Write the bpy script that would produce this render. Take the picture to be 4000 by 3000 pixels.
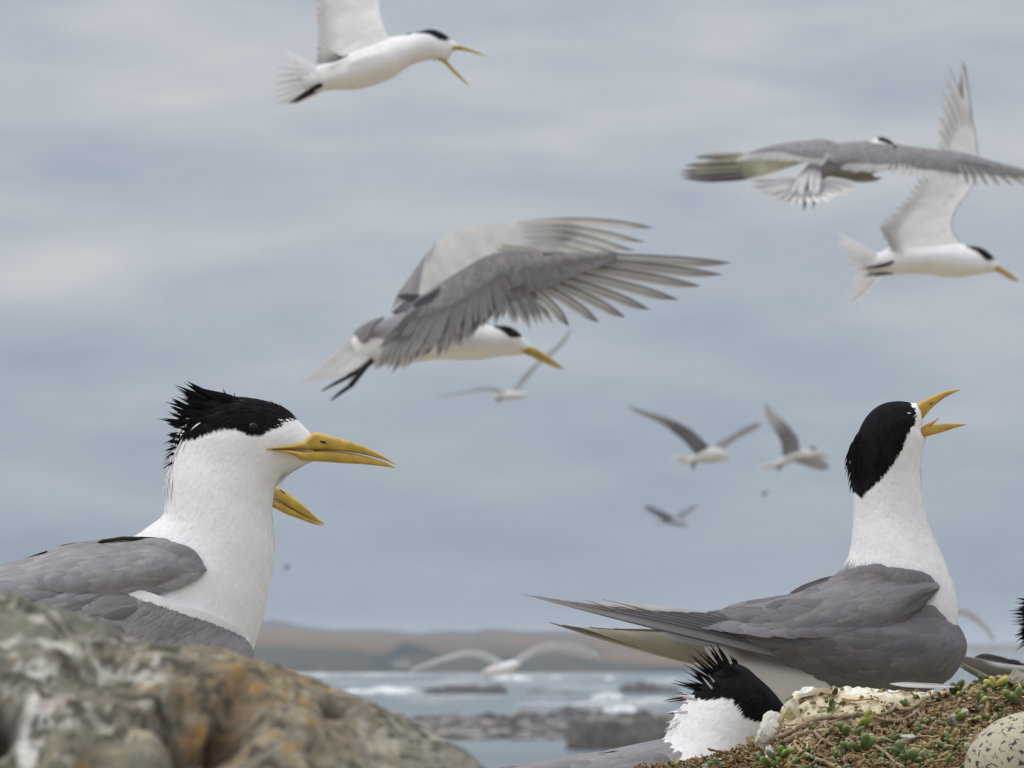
import bpy, math, random
import numpy as np
from mathutils import Vector, noise as mnoise
from mathutils.bvhtree import BVHTree

for o in list(bpy.data.objects):
    bpy.data.objects.remove(o)
scene = bpy.context.scene
R = math.radians

# ---------------------------------------------------------------- camera
F = 24000.0            # focal length in photo pixels (photo is 4000 wide)
HY = 2507.0            # photo row of the sea horizon
ZC = 4.0               # eye height above the water
cam_data = bpy.data.cameras.new("camera")
cam_data.sensor_width = 36.0
cam_data.lens = F / 4000.0 * 36.0
cam_data.shift_y = (HY - 1500.0) / 4000.0
cam_data.clip_start = 0.05
cam_data.clip_end = 60000.0
cam_data.dof.use_dof = True
cam_data.dof.focus_distance = 4.02
cam_data.dof.aperture_fstop = 42.0
cam = bpy.data.objects.new("camera", cam_data)
cam.location = (0, 0, ZC)
cam.rotation_euler = (R(90), 0, 0)
scene.collection.objects.link(cam)
scene.camera = cam

# ---------------------------------------------------------------- view
scene.view_settings.view_transform = 'Standard'
scene.view_settings.look = 'None'
scene.view_settings.gamma = 1.0
scene.view_settings.exposure = 0.0
scene.cycles.max_bounces = 8
scene.cycles.volume_bounces = 0

def lin(c):
    out = []
    for v in c[:3]:
        v = v / 255.0
        out.append(v / 12.92 if v <= 0.04045 else ((v + 0.055) / 1.055) ** 2.4)
    return tuple(out)

# ---------------------------------------------------------------- sky
SUN_ELEV, SUN_AZ = 62.0, 85.0         # high, to the left of the view
world = bpy.data.worlds.new("World")
scene.world = world
world.use_nodes = True
wn = world.node_tree
for n in list(wn.nodes):
    wn.nodes.remove(n)

def N(tree, kind, **kw):
    n = tree.nodes.new(kind)
    for k, v in kw.items():
        if k.startswith('in_'):
            n.inputs[k[3:].replace('_', ' ')].default_value = v
        else:
            setattr(n, k, v)
    return n

def ramp(tree, src, stops, interp='LINEAR'):
    r = tree.nodes.new('ShaderNodeValToRGB')
    r.color_ramp.interpolation = interp
    el = r.color_ramp.elements
    while len(el) > 1:
        el.remove(el[-1])
    el[0].position = stops[0][0]
    el[0].color = tuple(stops[0][1]) + (1,)
    for p, c in stops[1:]:
        e = el.new(p)
        e.color = tuple(c) + (1,)
    tree.links.new(src, r.inputs[0])
    return r.outputs[0]

def build_world():
    L = wn.links.new
    out = N(wn, 'ShaderNodeOutputWorld')
    bg = N(wn, 'ShaderNodeBackground')
    sky = N(wn, 'ShaderNodeTexSky')
    sky.sky_type = 'NISHITA'
    sky.sun_disc = False
    sky.sun_elevation = R(SUN_ELEV)
    sky.sun_rotation = R(180 + SUN_AZ)
    sky.air_density = 1.0
    sky.dust_density = 2.0
    bg.inputs['Strength'].default_value = 0.1
    tc = N(wn, 'ShaderNodeTexCoord')
    mp = N(wn, 'ShaderNodeMapping')
    mp.inputs['Scale'].default_value = (1.0, 1.0, 4.2)
    L(tc.outputs['Generated'], mp.inputs['Vector'])
    n1 = N(wn, 'ShaderNodeTexNoise'); n1.inputs['Scale'].default_value = 17.0
    n1.inputs['Detail'].default_value = 5.0; n1.inputs['Roughness'].default_value = 0.5
    n1.inputs['Distortion'].default_value = 0.25
    L(mp.outputs[0], n1.inputs['Vector'])
    n2 = N(wn, 'ShaderNodeTexNoise'); n2.inputs['Scale'].default_value = 46.0
    n2.inputs['Detail'].default_value = 3.0; n2.inputs['Roughness'].default_value = 0.5
    L(mp.outputs[0], n2.inputs['Vector'])
    a = N(wn, 'ShaderNodeMath', operation='MULTIPLY_ADD'); a.inputs[1].default_value = 0.34; 
    L(n2.outputs['Fac'], a.inputs[0]); L(n1.outputs['Fac'], a.inputs[2])
    # cloud banks fixed in the sky (direction, size, strength)
    prev = a.outputs[0]
    for (px, py, rx, ry, s) in ((150, 1120, 420, 130, 0.16), (330, 1000, 700, 260, 0.07), (700, 690, 520, 130, -0.13), (1500, 560, 900, 90, 0.06),
                                (60, 60, 300, 240, -0.10), (250, 1400, 900, 90, -0.11), (3560, 340, 520, 150, -0.14), (2300, 1150, 600, 300, 0.06),
                                (2300, 200, 500, 130, -0.08), (1700, 2250, 2600, 260, -0.13), (3900, 1400, 500, 120, 0.08), (600, 300, 700, 160, 0.05)):
        d = Vector(((px - 2000) / F, 1.0, (HY - py) / F)).normalized()
        sub = N(wn, 'ShaderNodeVectorMath', operation='SUBTRACT'); sub.inputs[1].default_value = d
        L(tc.outputs['Generated'], sub.inputs[0])
        sc = N(wn, 'ShaderNodeVectorMath', operation='MULTIPLY')
        sc.inputs[1].default_value = (F / rx, F / rx, F / ry)
        L(sub.outputs[0], sc.inputs[0])
        ln = N(wn, 'ShaderNodeVectorMath', operation='LENGTH'); L(sc.outputs[0], ln.inputs[0])
        mr = N(wn, 'ShaderNodeMapRange', interpolation_type='SMOOTHSTEP')
        mr.inputs['From Min'].default_value = 0.0; mr.inputs['From Max'].default_value = 1.5
        mr.inputs['To Min'].default_value = s; mr.inputs['To Max'].default_value = 0.0
        L(ln.outputs['Value'], mr.inputs['Value'])
        ad = N(wn, 'ShaderNodeMath', operation='ADD'); L(prev, ad.inputs[0]); L(mr.outputs[0], ad.inputs[1])
        prev = ad.outputs[0]
    col = ramp(wn, prev, [(0.32, lin((163, 172, 186))), (0.50, lin((174, 182, 193))), (0.66, lin((183, 190, 198))),
                          (0.82, lin((194, 199, 204))), (1.0, lin((206, 209, 211)))])
    # lower sky over the water is greyer-blue, the overcast brightens towards the zenith
    sp = N(wn, 'ShaderNodeSeparateXYZ'); L(tc.outputs['Generated'], sp.inputs[0])
    hr = ramp(wn, sp.outputs['Z'], [(0.0, lin((216, 225, 233))), (0.045, lin((238, 242, 246))), (0.085, (1, 1, 1)), (0.12, (1, 1, 1)),
                                    (0.5, (1.96, 1.86, 1.80)), (1.0, (2.98, 2.78, 2.64))])
    mu = N(wn, 'ShaderNodeMix', data_type='RGBA', blend_type='MULTIPLY'); mu.inputs[0].default_value = 1.0
    L(col, mu.inputs[6]); L(hr, mu.inputs[7])
    up = N(wn, 'ShaderNodeMix', data_type='RGBA', blend_type='MULTIPLY'); up.inputs[0].default_value = 1.0
    up.inputs[7].default_value = (10.0, 10.0, 10.0, 1)      # Background strength is 0.1
    L(mu.outputs[2], up.inputs[6])
    mx = N(wn, 'ShaderNodeMix', data_type='RGBA'); mx.inputs[0].default_value = 0.96   # a little blue sky through the cloud
    L(sky.outputs[0], mx.inputs[6]); L(up.outputs[2], mx.inputs[7])
    L(mx.outputs[2], bg.inputs['Color']); L(bg.outputs[0], out.inputs['Surface'])
build_world()

# ---------------------------------------------------------------- sun (through cloud)
sd = bpy.data.lights.new("sun", 'SUN')
sd.energy = 1.3
sd.angle = R(18)
sd.color = (1.0, 0.97, 0.93)
sun = bpy.data.objects.new("sun", sd)
scene.collection.objects.link(sun)
az = R(180 + SUN_AZ)
sdir = Vector((math.sin(az) * math.cos(R(SUN_ELEV)), math.cos(az) * math.cos(R(SUN_ELEV)), math.sin(R(SUN_ELEV))))
sun.rotation_euler = sdir.to_track_quat('Z', 'Y').to_euler()

# ---------------------------------------------------------------- helpers
def world_pt(px, py, Y):
    return np.array(((px - 2000.0) / F * Y, Y, ZC + (HY - py) / F * Y))

def to_world(P, Y0):
    """P[...,3] = photo column, photo row, depth towards the camera in photo pixels at distance Y0"""
    P = np.asarray(P, float)
    Y = Y0 - P[..., 2] * Y0 / F
    return np.stack([(P[..., 0] - 2000.0) / F * Y, Y, ZC + (HY - P[..., 1]) / F * Y], -1)

class MB:
    """collects quads with colours; build() links them as one mesh object"""
    def __init__(self):
        self.v, self.f, self.c, self.n = [], [], [], 0
    def grid(self, P, C, wrap=False, flip=False):
        P = np.asarray(P, float)
        a, b = P.shape[:2]
        C = np.broadcast_to(np.asarray(C, float), (a, b, 3))
        idx = np.arange(a * b).reshape(a, b) + self.n
        if wrap:
            idx = np.concatenate([idx, idx[:, :1]], 1)
        q = np.stack([idx[:-1, :-1], idx[1:, :-1], idx[1:, 1:], idx[:-1, 1:]], -1).reshape(-1, 4)
        if flip:
            q = q[:, ::-1]
        self.v.append(P.reshape(-1, 3)); self.c.append(C.reshape(-1, 3)); self.f.append(q)
        self.n += a * b
    def many(self, P, C):
        """P (n, a, b, 3): n separate strips"""
        P = np.asarray(P, float)
        n, a, b = P.shape[:3]
        if n == 0: return
        C = np.broadcast_to(np.asarray(C, float), (n, a, b, 3))
        idx = np.arange(n * a * b).reshape(n, a, b) + self.n
        q = np.stack([idx[:, :-1, :-1], idx[:, 1:, :-1], idx[:, 1:, 1:], idx[:, :-1, 1:]], -1).reshape(-1, 4)
        self.v.append(P.reshape(-1, 3)); self.c.append(C.reshape(-1, 3)); self.f.append(q)
        self.n += n * a * b
    def add(self, V, Q, C):
        V = np.asarray(V, float)
        self.v.append(V); self.c.append(np.broadcast_to(np.asarray(C, float), V.shape)); self.f.append(np.asarray(Q) + self.n)
        self.n += len(V)
    def build(self, name, mat, parent=None, origin=None, smooth=True):
        V = np.concatenate(self.v); Q = np.concatenate(self.f).astype(np.int32); C = np.concatenate(self.c)
        if origin is None:
            origin = parent['_org'] if parent is not None and '_org' in parent else (0, 0, 0)
        V = V - np.array(list(origin))
        me = bpy.data.meshes.new(name)
        me.vertices.add(len(V)); me.vertices.foreach_set('co', V.astype(np.float32).ravel())
        me.loops.add(Q.size); me.loops.foreach_set('vertex_index', Q.ravel())
        me.polygons.add(len(Q))
        me.polygons.foreach_set('loop_start', np.arange(0, Q.size, 4, dtype=np.int32))
        me.polygons.foreach_set('loop_total', np.full(len(Q), 4, dtype=np.int32))
        me.polygons.foreach_set('use_smooth', np.full(len(Q), smooth))
        me.update(calc_edges=True)
        ca = me.color_attributes.new('Col', 'FLOAT_COLOR', 'POINT')
        ca.data.foreach_set('color', np.concatenate([C, np.ones((len(C), 1))], 1).astype(np.float32).ravel())
        me.materials.append(mat)
        o = bpy.data.objects.new(name, me)
        scene.collection.objects.link(o)
        if parent is not None:
            o.parent = parent
            if '_org' in parent: o['_org'] = list(parent['_org'])
        else:
            o.location = tuple(origin)
            o['_org'] = list(origin)
        return o

def thing(name, label, cat, org, group=None):
    o = bpy.data.objects.new(name, None)
    scene.collection.objects.link(o)
    o.empty_display_size = 0.02
    o.location = tuple(float(x) for x in org)
    o['_org'] = [float(x) for x in org]
    o['label'] = label; o['category'] = cat
    if group: o['group'] = group
    return o

def tag(o, label=None, cat=None, group=None, kind=None):
    if label: o['label'] = label
    if cat: o['category'] = cat
    if group: o['group'] = group
    if kind: o['kind'] = kind
    return o

def catmull(C, f):
    """resample axis 0 of C with f sub-steps"""
    C = np.asarray(C, float)
    n = C.shape[0]
    E = np.concatenate([2 * C[:1] - C[1:2], C, 2 * C[-1:] - C[-2:-1]], 0)
    out = []
    for i in range(n - 1):
        p0, p1, p2, p3 = E[i], E[i + 1], E[i + 2], E[i + 3]
        for k in range(f):
            t = k / f
            out.append(0.5 * (2 * p1 + (p2 - p0) * t + (2 * p0 - 5 * p1 + 4 * p2 - p3) * t * t + (3 * p1 - p0 - 3 * p2 + p3) * t ** 3))
    out.append(C[-1])
    return np.array(out)

def inside(px, py, poly):
    poly = np.asarray(poly, float)
    x0, y0 = poly[:, 0], poly[:, 1]
    x1, y1 = np.roll(x0, -1), np.roll(y0, -1)
    r = np.zeros(np.shape(px), bool)
    for a, b, c, d in zip(x0, y0, x1, y1):
        cond = ((b > py) != (d > py))
        with np.errstate(divide='ignore', invalid='ignore'):
            xi = (c - a) * (py - b) / ((d - b) if d != b else 1e-9) + a
        r ^= cond & (px < xi)
    return r

def poly_dist(px, py, poly, closed=True):
    """unsigned distance to polygon outline"""
    poly = np.asarray(poly, float)
    best = np.full(np.shape(px), 1e9)
    m = len(poly)
    for i in range(m if closed else m - 1):
        a, b = poly[i], poly[(i + 1) % m]
        ab = b - a
        t = np.clip(((px - a[0]) * ab[0] + (py - a[1]) * ab[1]) / max(ab @ ab, 1e-9), 0, 1)
        best = np.minimum(best, np.hypot(px - a[0] - t * ab[0], py - a[1] - t * ab[1]))
    return best

def sdf(px, py, poly):
    d = poly_dist(px, py, poly)
    return np.where(inside(px, py, poly), -d, d)

def sstep(x, a, b):
    t = np.clip((x - a) / (b - a), 0, 1)
    return t * t * (3 - 2 * t)

_rs = np.random.RandomState(7)
_LAT = _rs.rand(64, 64, 64).astype(np.float32)
def vnoise(P, scale=1.0, octaves=1, seed=0, gain=0.5):
    """periodic value noise 0..1 on (...,3) points"""
    P = np.asarray(P, float) * scale + seed * 17.31
    tot, amp, nrm = 0.0, 1.0, 0.0
    for o in range(octaves):
        i = np.floor(P).astype(int); f = P - i; f = f * f * (3 - 2 * f)
        def g(a, b, c): return _LAT[(i[..., 0] + a) % 64, (i[..., 1] + b) % 64, (i[..., 2] + c) % 64]
        x = f[..., 0]; y = f[..., 1]; z = f[..., 2]
        v = ((g(0,0,0)*(1-x)+g(1,0,0)*x)*(1-y)+(g(0,1,0)*(1-x)+g(1,1,0)*x)*y)*(1-z) + \
            ((g(0,0,1)*(1-x)+g(1,0,1)*x)*(1-y)+(g(0,1,1)*(1-x)+g(1,1,1)*x)*y)*z
        tot = tot + v * amp; nrm += amp; amp *= gain; P = P * 2.03 + 5.7
    return tot / nrm

class Surf:
    """bicubic surface from a control grid in photo coordinates (col, row, depth)"""
    def __init__(self, ctrl, Y0, fu=8, fv=8, wrap=False, out=None):
        C = np.asarray(ctrl, float)
        D = catmull(C, fu)
        if wrap:
            D = D.transpose(1, 0, 2)
            n = D.shape[0]
            E = np.concatenate([D[-2:], D, D[:3]], 0)
            E = catmull(E, fv)[2 * fv:2 * fv + n * fv]
            D = E.transpose(1, 0, 2)
        else:
            D = catmull(D.transpose(1, 0, 2), fv).transpose(1, 0, 2)
        self.finish(D, Y0, wrap, out)
    def finish(self, D, Y0, wrap, out):
        self.px, self.Y0, self.wrap = D, Y0, wrap
        self.W = to_world(D, Y0)
        W = self.W
        Tu = np.gradient(W, axis=0)
        if wrap:
            Tv = (np.roll(W, -1, 1) - np.roll(W, 1, 1)) / 2
        else:
            Tv = np.gradient(W, axis=1)
        Nn = np.cross(Tu, Tv); Nn /= (np.linalg.norm(Nn, axis=-1, keepdims=True) + 1e-12)
        if wrap:
            c = W.mean(1, keepdims=True)
            s = np.sign(((W - c) * Nn).sum(-1).mean())
        else:
            s = -np.sign(Nn[..., 1].mean()) * (out if out else 1)
        self.N = Nn * s; self.Tu = Tu; self.Tv = Tv; self.flip = s < 0
        self.nu, self.nv = W.shape[:2]
        self.extent = 1.0
    def _s(self, A, u, v):
        x = np.clip(u, 0, 1) * (self.nu - 1)
        i = np.minimum(x.astype(int), self.nu - 2); fx = (x - i)[..., None]
        if self.wrap:
            y = (v % 1.0) * self.nv
            j = y.astype(int) % self.nv; j2 = (j + 1) % self.nv; fy = (y - np.floor(y))[..., None]
        else:
            y = np.clip(v, 0, 1) * (self.nv - 1)
            j = np.minimum(y.astype(int), self.nv - 2); j2 = j + 1; fy = (y - j)[..., None]
        return (A[i, j] * (1 - fx) + A[i + 1, j] * fx) * (1 - fy) + (A[i, j2] * (1 - fx) + A[i + 1, j2] * fx) * fy
    def W_at(self, u, v): return self._s(self.W, u, v)
    def N_at(self, u, v):
        n = self._s(self.N, u, v); return n / (np.linalg.norm(n, axis=-1, keepdims=True) + 1e-12)
    def px_at(self, u, v): return self._s(self.px, u, v)
    def base(self, mb, colf, relief=None):
        W = self.W
        if relief is not None:
            W = W + self.N * relief[..., None]; self.W = W
        mb.grid(W, colf(self.px[..., 0], self.px[..., 1], W), wrap=self.wrap, flip=self.flip)

def loft(sections, Y0, nring=16, fu=6, fv=3, sq=0.0, dc=0.0):
    """sections: (xa, ya, xb, yb, half depth[, depth centre]); elliptical rings, v=0 at a (top), v=.5 at b"""
    rings = []
    th = np.arange(nring) / nring * 2 * np.pi
    for s in sections:
        a = np.array(s[0:2], float); b = np.array(s[2:4], float); w = s[4]; d0 = s[5] if len(s) > 5 else dc
        c = (a + b) / 2; h = (a - b) / 2
        cs, sn = np.cos(th), np.sin(th)
        if sq:
            cs = np.sign(cs) * np.abs(cs) ** (1 - sq); sn = np.sign(sn) * np.abs(sn) ** (1 - sq)
        rings.append(np.stack([c[0] + h[0] * cs, c[1] + h[1] * cs, d0 + w * sn], -1))
    return Surf(np.array(rings), Y0, fu, fv, wrap=True)

def end_caps(S):
    pass

def feathers(mb, S, u, v, L, Wd, col, ang=0.0, lift=0.12, seg=4, shape='round', tipc=None, edge=None, curl=0.0, rng=None, h0=0.0003, camber=0.18):
    """lay feather blades on surface S. L, Wd in photo px; they run towards -u turned by ang."""
    rng = rng or np.random
    u = np.asarray(u, float); v = np.asarray(v, float); n = len(u)
    if n == 0: return
    m = S.Y0 / F
    L = np.broadcast_to(np.asarray(L, float), (n,)) * m; Wd = np.broadcast_to(np.asarray(Wd, float), (n,)) * m
    ang = np.broadcast_to(np.asarray(ang, float), (n,)); lift = np.broadcast_to(np.asarray(lift, float), (n,))
    Tu = S._s(S.Tu, u, v) * (S.nu - 1); Tv = S._s(S.Tv, u, v) * (S.nv if S.wrap else S.nv - 1)
    lu = np.linalg.norm(Tu, axis=1) + 1e-9; lv = np.linalg.norm(Tv, axis=1) + 1e-9
    t = np.linspace(0, 1, seg + 1)[None, :]
    du = -np.cos(ang) * L / np.maximum(lu, 1e-4); dv = np.sin(ang) * L / np.maximum(lv, 1e-4)
    du = np.clip(du, -0.6, 0.6); dv = np.clip(dv, -0.35, 0.35)
    uu = u[:, None] + du[:, None] * t; vv = v[:, None] + dv[:, None] * t
    P = S.W_at(uu, vv)
    # beyond the surface end: keep going straight
    Nn = S.N_at(uu, vv)
    D0 = (-Tu / lu[:, None] * np.cos(ang)[:, None] + Tv / lv[:, None] * np.sin(ang)[:, None])
    over = np.clip(-uu, 0, None) * lu[:, None]
    P = P + D0[:, None, :] * over[..., None]
    P = P + Nn * (h0 + L[:, None] * lift[:, None] * t + curl * L[:, None] * t ** 2)[..., None]
    D = np.gradient(P, axis=1); D /= (np.linalg.norm(D, axis=-1, keepdims=True) + 1e-12)
    B = np.cross(Nn, D); B /= (np.linalg.norm(B, axis=-1, keepdims=True) + 1e-12)
    if shape == 'round':
        wf = np.minimum(1, 0.45 + t * 1.6) * np.sqrt(np.clip(1 - np.clip((t - 0.45) / 0.56, 0, 1) ** 2.2, 0.02, 1))
    elif shape == 'spike':
        wf = np.clip((0.5 + 1.2 * t) * (1 - t) ** 0.9 * 1.5, 0.03, 1)
    else:
        wf = np.clip(np.minimum(1, 0.6 + t) * (1 - t ** 3), 0.05, 1)
    hw = (Wd / 2)[:, None] * wf
    s = np.array([-1.0, -0.5, 0.0, 0.5, 1.0]) if shape == 'round' else np.array([-1.0, 0.0, 1.0])
    PP = P[:, :, None, :] + B[:, :, None, :] * (hw[:, :, None] * s[None, None, :])[..., None]
    PP = PP + Nn[:, :, None, :] * (camber * hw[:, :, None] * (1 - s ** 2)[None, None, :])[..., None]
    col = np.asarray(col, float)
    if col.ndim == 1: col = np.tile(col, (n, 1))
    CC = np.tile(col[:, None, None, :], (1, seg + 1, len(s), 1))
    if tipc is not None:
        tw = np.clip((t - 0.7) / 0.3, 0, 1)[..., None, None]
        CC = CC * (1 - tw) + np.asarray(tipc)[..., None, None, :] * tw if np.ndim(tipc) == 2 else CC * (1 - tw) + np.asarray(tipc) * tw
    if edge is not None:
        ew = (np.abs(s) > 0.9).astype(float)[None, None, :, None] * 0.7
        CC = CC * (1 - ew) + np.asarray(edge) * ew
    mb.many(PP, CC)

def bez(p, n):
    p = np.asarray(p, float); t = np.linspace(0, 1, n)[:, None]
    if len(p) == 2: return p[0] * (1 - t) + p[1] * t
    if len(p) == 3: return p[0] * (1 - t) ** 2 + 2 * p[1] * t * (1 - t) + p[2] * t * t
    return p[0] * (1 - t) ** 3 + 3 * p[1] * t * (1 - t) ** 2 + 3 * p[2] * t * t * (1 - t) + p[3] * t ** 3

def blade(mb, pts, wl, wr, Y0, cl, cr, tip=None, root=None, tilt=0.0, camber=0.12, seg=14, tipw=0.25, pointy=1.0, rachis=None, edgec=None):
    """a long flight feather: centreline pts (photo px, depth), vane half widths wl (left of travel) and wr, colours of both vanes"""
    c = bez(pts, seg + 1)
    t = np.linspace(0, 1, seg + 1)
    d = np.gradient(c, axis=0); l = np.hypot(d[:, 0], d[:, 1]) + 1e-9
    nx, ny = d[:, 1] / l, -d[:, 0] / l        # left of travel (rows grow downwards)
    wf = np.minimum(1, 0.35 + 2.2 * t) * np.clip(1 - np.clip((t - (1 - tipw * 1.6)) / (tipw * 1.6), 0, 1) ** (2.0 * pointy), 0.03, 1)
    s = np.array([1.0, 0.55, 0.06, -0.06, -0.5, -1.0])
    off = np.where(s > 0, s * wl, s * wr)[None, :] * wf[:, None]
    P = np.zeros((seg + 1, 6, 3))
    P[..., 0] = c[:, None, 0] + nx[:, None] * off
    P[..., 1] = c[:, None, 1] + ny[:, None] * off
    P[..., 2] = c[:, None, 2] + off * tilt + camber * np.maximum(wl, wr) * (1 - np.abs(s))[None, :] * wf[:, None]
    cl = np.asarray(cl, float); cr = np.asarray(cr, float)
    rc = np.asarray(rachis, float) if rachis is not None else (cl * 0.8 + 0.1)
    C = np.stack([cl, cl, rc, rc, cr, cr if edgec is None else np.asarray(edgec, float)])[None] * np.ones((seg + 1, 1, 1))
    if tip is not None:
        w = np.clip((t - 0.72) / 0.25, 0, 1)[:, None, None] * 0.9
        C = C * (1 - w) + np.asarray(tip) * w
    if root is not None:
        w = np.clip(1 - t / 0.35, 0, 1)[:, None, None]
        C = C * (1 - w) + np.asarray(root) * w
    C = C * (0.94 + 0.12 * vnoise(np.stack([t * 9, t * 0 + pts[0][0] * 0.01, t * 0], -1))[:, None, None])
    mb.grid(to_world(P, Y0), C)

def tube(mb, pts, rad, col, n=8, raw=False, Y0=None):
    P = np.asarray(pts, float)
    if not raw: P = to_world(P, Y0); rad = np.asarray(rad, float) * Y0 / F
    rad = np.broadcast_to(np.asarray(rad, float), (len(P),))
    D = np.gradient(P, axis=0); D /= (np.linalg.norm(D, axis=1, keepdims=True) + 1e-12)
    up = np.array([0.13, 0.97, 0.2])
    A = np.cross(D, up); A /= (np.linalg.norm(A, axis=1, keepdims=True) + 1e-12); B = np.cross(D, A)
    th = np.arange(n) / n * 2 * np.pi
    G = P[:, None] + (A[:, None] * np.cos(th)[None, :, None] + B[:, None] * np.sin(th)[None, :, None]) * rad[:, None, None]
    e0 = np.repeat(P[:1, None], n, 1); e1 = np.repeat(P[-1:, None], n, 1)
    G = np.concatenate([e0, G, e1], 0)
    col = np.asarray(col, float)
    if col.ndim == 2: col = np.concatenate([col[:1], col, col[-1:]])[:, None, :]
    mb.grid(G, col if col.ndim == 3 else col, wrap=True)

_sph = {}
def sphere(nu=10, nv=14):
    if (nu, nv) not in _sph:
        ph = np.linspace(0, np.pi, nu + 1); th = np.arange(nv) / nv * 2 * np.pi
        _sph[(nu, nv)] = np.stack([np.sin(ph)[:, None] * np.cos(th)[None], np.sin(ph)[:, None] * np.sin(th)[None], np.cos(ph)[:, None] * np.ones(nv)[None]], -1)
    return _sph[(nu, nv)]

def ellipsoid(mb, c, axes, col, nu=8, nv=10, noise_amp=0.0, seed=0):
    """axes: 3x3 rows are the semi-axis vectors"""
    S = sphere(nu, nv)
    if noise_amp:
        S = S * (1 + noise_amp * (vnoise(S, 1.7, 2, seed) - 0.5)[..., None] * 2)
    mb.grid(np.asarray(c) + S @ np.asarray(axes), col, wrap=True, flip=np.linalg.det(np.asarray(axes)) < 0)
# ---------------------------------------------------------------- materials
def material(name, rough=0.8, spec=0.3, noise_scale=0.0, noise_amt=0.0, bump=0.0, bump_scale=200.0, trans=0.0, stretch=(1, 1, 1), sss=0.0, coat=0.0, sheen=0.0, detail=4.0, base=None):
    m = bpy.data.materials.new(name)
    m.use_nodes = True
    t = m.node_tree; L = t.links.new
    b = t.nodes['Principled BSDF']
    b.inputs['Roughness'].default_value = rough
    b.inputs['Specular IOR Level'].default_value = spec
    b.inputs['Coat Weight'].default_value = coat
    b.inputs['Sheen Weight'].default_value = sheen
    if base is not None:
        rgb = N(t, 'ShaderNodeRGB'); rgb.outputs[0].default_value = tuple(base) + (1,); src = rgb.outputs[0]
    else:
        at = N(t, 'ShaderNodeAttribute', attribute_name='Col'); src = at.outputs['Color']
    tc = N(t, 'ShaderNodeTexCoord'); mp = N(t, 'ShaderNodeMapping'); mp.inputs['Scale'].default_value = stretch
    L(tc.outputs['Object'], mp.inputs['Vector'])
    if noise_amt:
        nz = N(t, 'ShaderNodeTexNoise'); nz.inputs['Scale'].default_value = noise_scale; nz.inputs['Detail'].default_value = detail
        L(mp.outputs[0], nz.inputs['Vector'])
        mr = N(t, 'ShaderNodeMapRange'); mr.inputs['From Min'].default_value = 0.25; mr.inputs['From Max'].default_value = 0.75
        mr.inputs['To Min'].default_value = 1 - noise_amt; mr.inputs['To Max'].default_value = 1 + noise_amt
        L(nz.outputs['Fac'], mr.inputs['Value'])
        vm = N(t, 'ShaderNodeVectorMath', operation='SCALE'); L(src, vm.inputs[0]); L(mr.outputs[0], vm.inputs['Scale'])
        src = vm.outputs[0]
    L(src, b.inputs['Base Color'])
    if bump:
        nb = N(t, 'ShaderNodeTexNoise'); nb.inputs['Scale'].default_value = bump_scale; nb.inputs['Detail'].default_value = 5
        L(mp.outputs[0], nb.inputs['Vector'])
        bp = N(t, 'ShaderNodeBump'); bp.inputs['Strength'].default_value = bump; bp.inputs['Distance'].default_value = 0.3 / bump_scale
        L(nb.outputs['Fac'], bp.inputs['Height']); L(bp.outputs[0], b.inputs['Normal'])
    if sss:
        b.inputs['Subsurface Weight'].default_value = sss
        b.inputs['Subsurface Radius'].default_value = (1, 0.8, 0.5)
        b.inputs['Subsurface Scale'].default_value = 0.002
    if trans:
        tr = N(t, 'ShaderNodeBsdfTranslucent'); L(src, tr.inputs['Color'])
        mx = N(t, 'ShaderNodeMixShader'); mx.inputs[0].default_value = trans
        L(b.outputs[0], mx.inputs[1]); L(tr.outputs[0], mx.inputs[2])
        L(mx.outputs[0], t.nodes['Material Output'].inputs['Surface'])
    return m

M_PLUM = material('plumage', rough=0.9, spec=0.12, noise_scale=90, noise_amt=0.05, bump=0.35, bump_scale=260, sheen=0.15, trans=0.06)
M_WING = material('wing_feathers', rough=0.75, spec=0.2, noise_scale=120, noise_amt=0.08, bump=0.3, bump_scale=420, trans=0.12)
M_FLIGHT = material('flight_feathers', rough=0.7, spec=0.2, noise_scale=60, noise_amt=0.06, bump=0.1, bump_scale=400, trans=0.5)
M_PALE = material('pale_underwing', rough=0.8, spec=0.1, noise_scale=40, noise_amt=0.05, bump=0.1, bump_scale=300, trans=0.62)
M_BLACK = material('black_crest_feathers', rough=0.85, spec=0.08, noise_scale=150, noise_amt=0.3, bump=0.3, bump_scale=500)
M_BILL = material('yellow_bill', rough=0.42, spec=0.35, noise_scale=160, noise_amt=0.2, bump=0.25, bump_scale=160, sss=0.1)
M_EYE = material('dark_eye', rough=0.08, spec=0.22, base=(0.003, 0.003, 0.003))
M_LEG = material('black_leg_skin', rough=0.6, spec=0.3, noise_scale=200, noise_amt=0.2, bump=0.3, bump_scale=300)
M_SUCC = material('succulent_leaf', rough=0.4, spec=0.4, noise_scale=250, noise_amt=0.15, bump=0.15, bump_scale=300, sss=0.25)
M_DEBRIS = material('dry_plant_litter', rough=0.9, spec=0.15, noise_scale=400, noise_amt=0.3, bump=0.6, bump_scale=500)
M_TWIG = material('weathered_twig', rough=0.9, spec=0.15, noise_scale=200, noise_amt=0.2, bump=0.7, bump_scale=300, stretch=(1, 1, 1))
M_STONE = material('guano_stone', rough=0.92, spec=0.15, noise_scale=160, noise_amt=0.18, bump=0.8, bump_scale=140)

WHITE = np.array(lin((232, 232, 234))); GREY = np.array(lin((133, 131, 134))); GREYD = np.array(lin((111, 108, 111)))
M_TAIL = material('white_tail_feathers', rough=0.8, spec=0.1, noise_scale=40, noise_amt=0.05, trans=0.3)
GREYL = np.array(lin((165, 163, 167))); BLACK = np.array((0.006, 0.006, 0.007)); OLIVE = np.array(lin((170, 166, 145)))
YEL = np.array(lin((180, 150, 66)))
# ---------------------------------------------------------------- perched terns
rng = np.random.RandomState(11)

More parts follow.
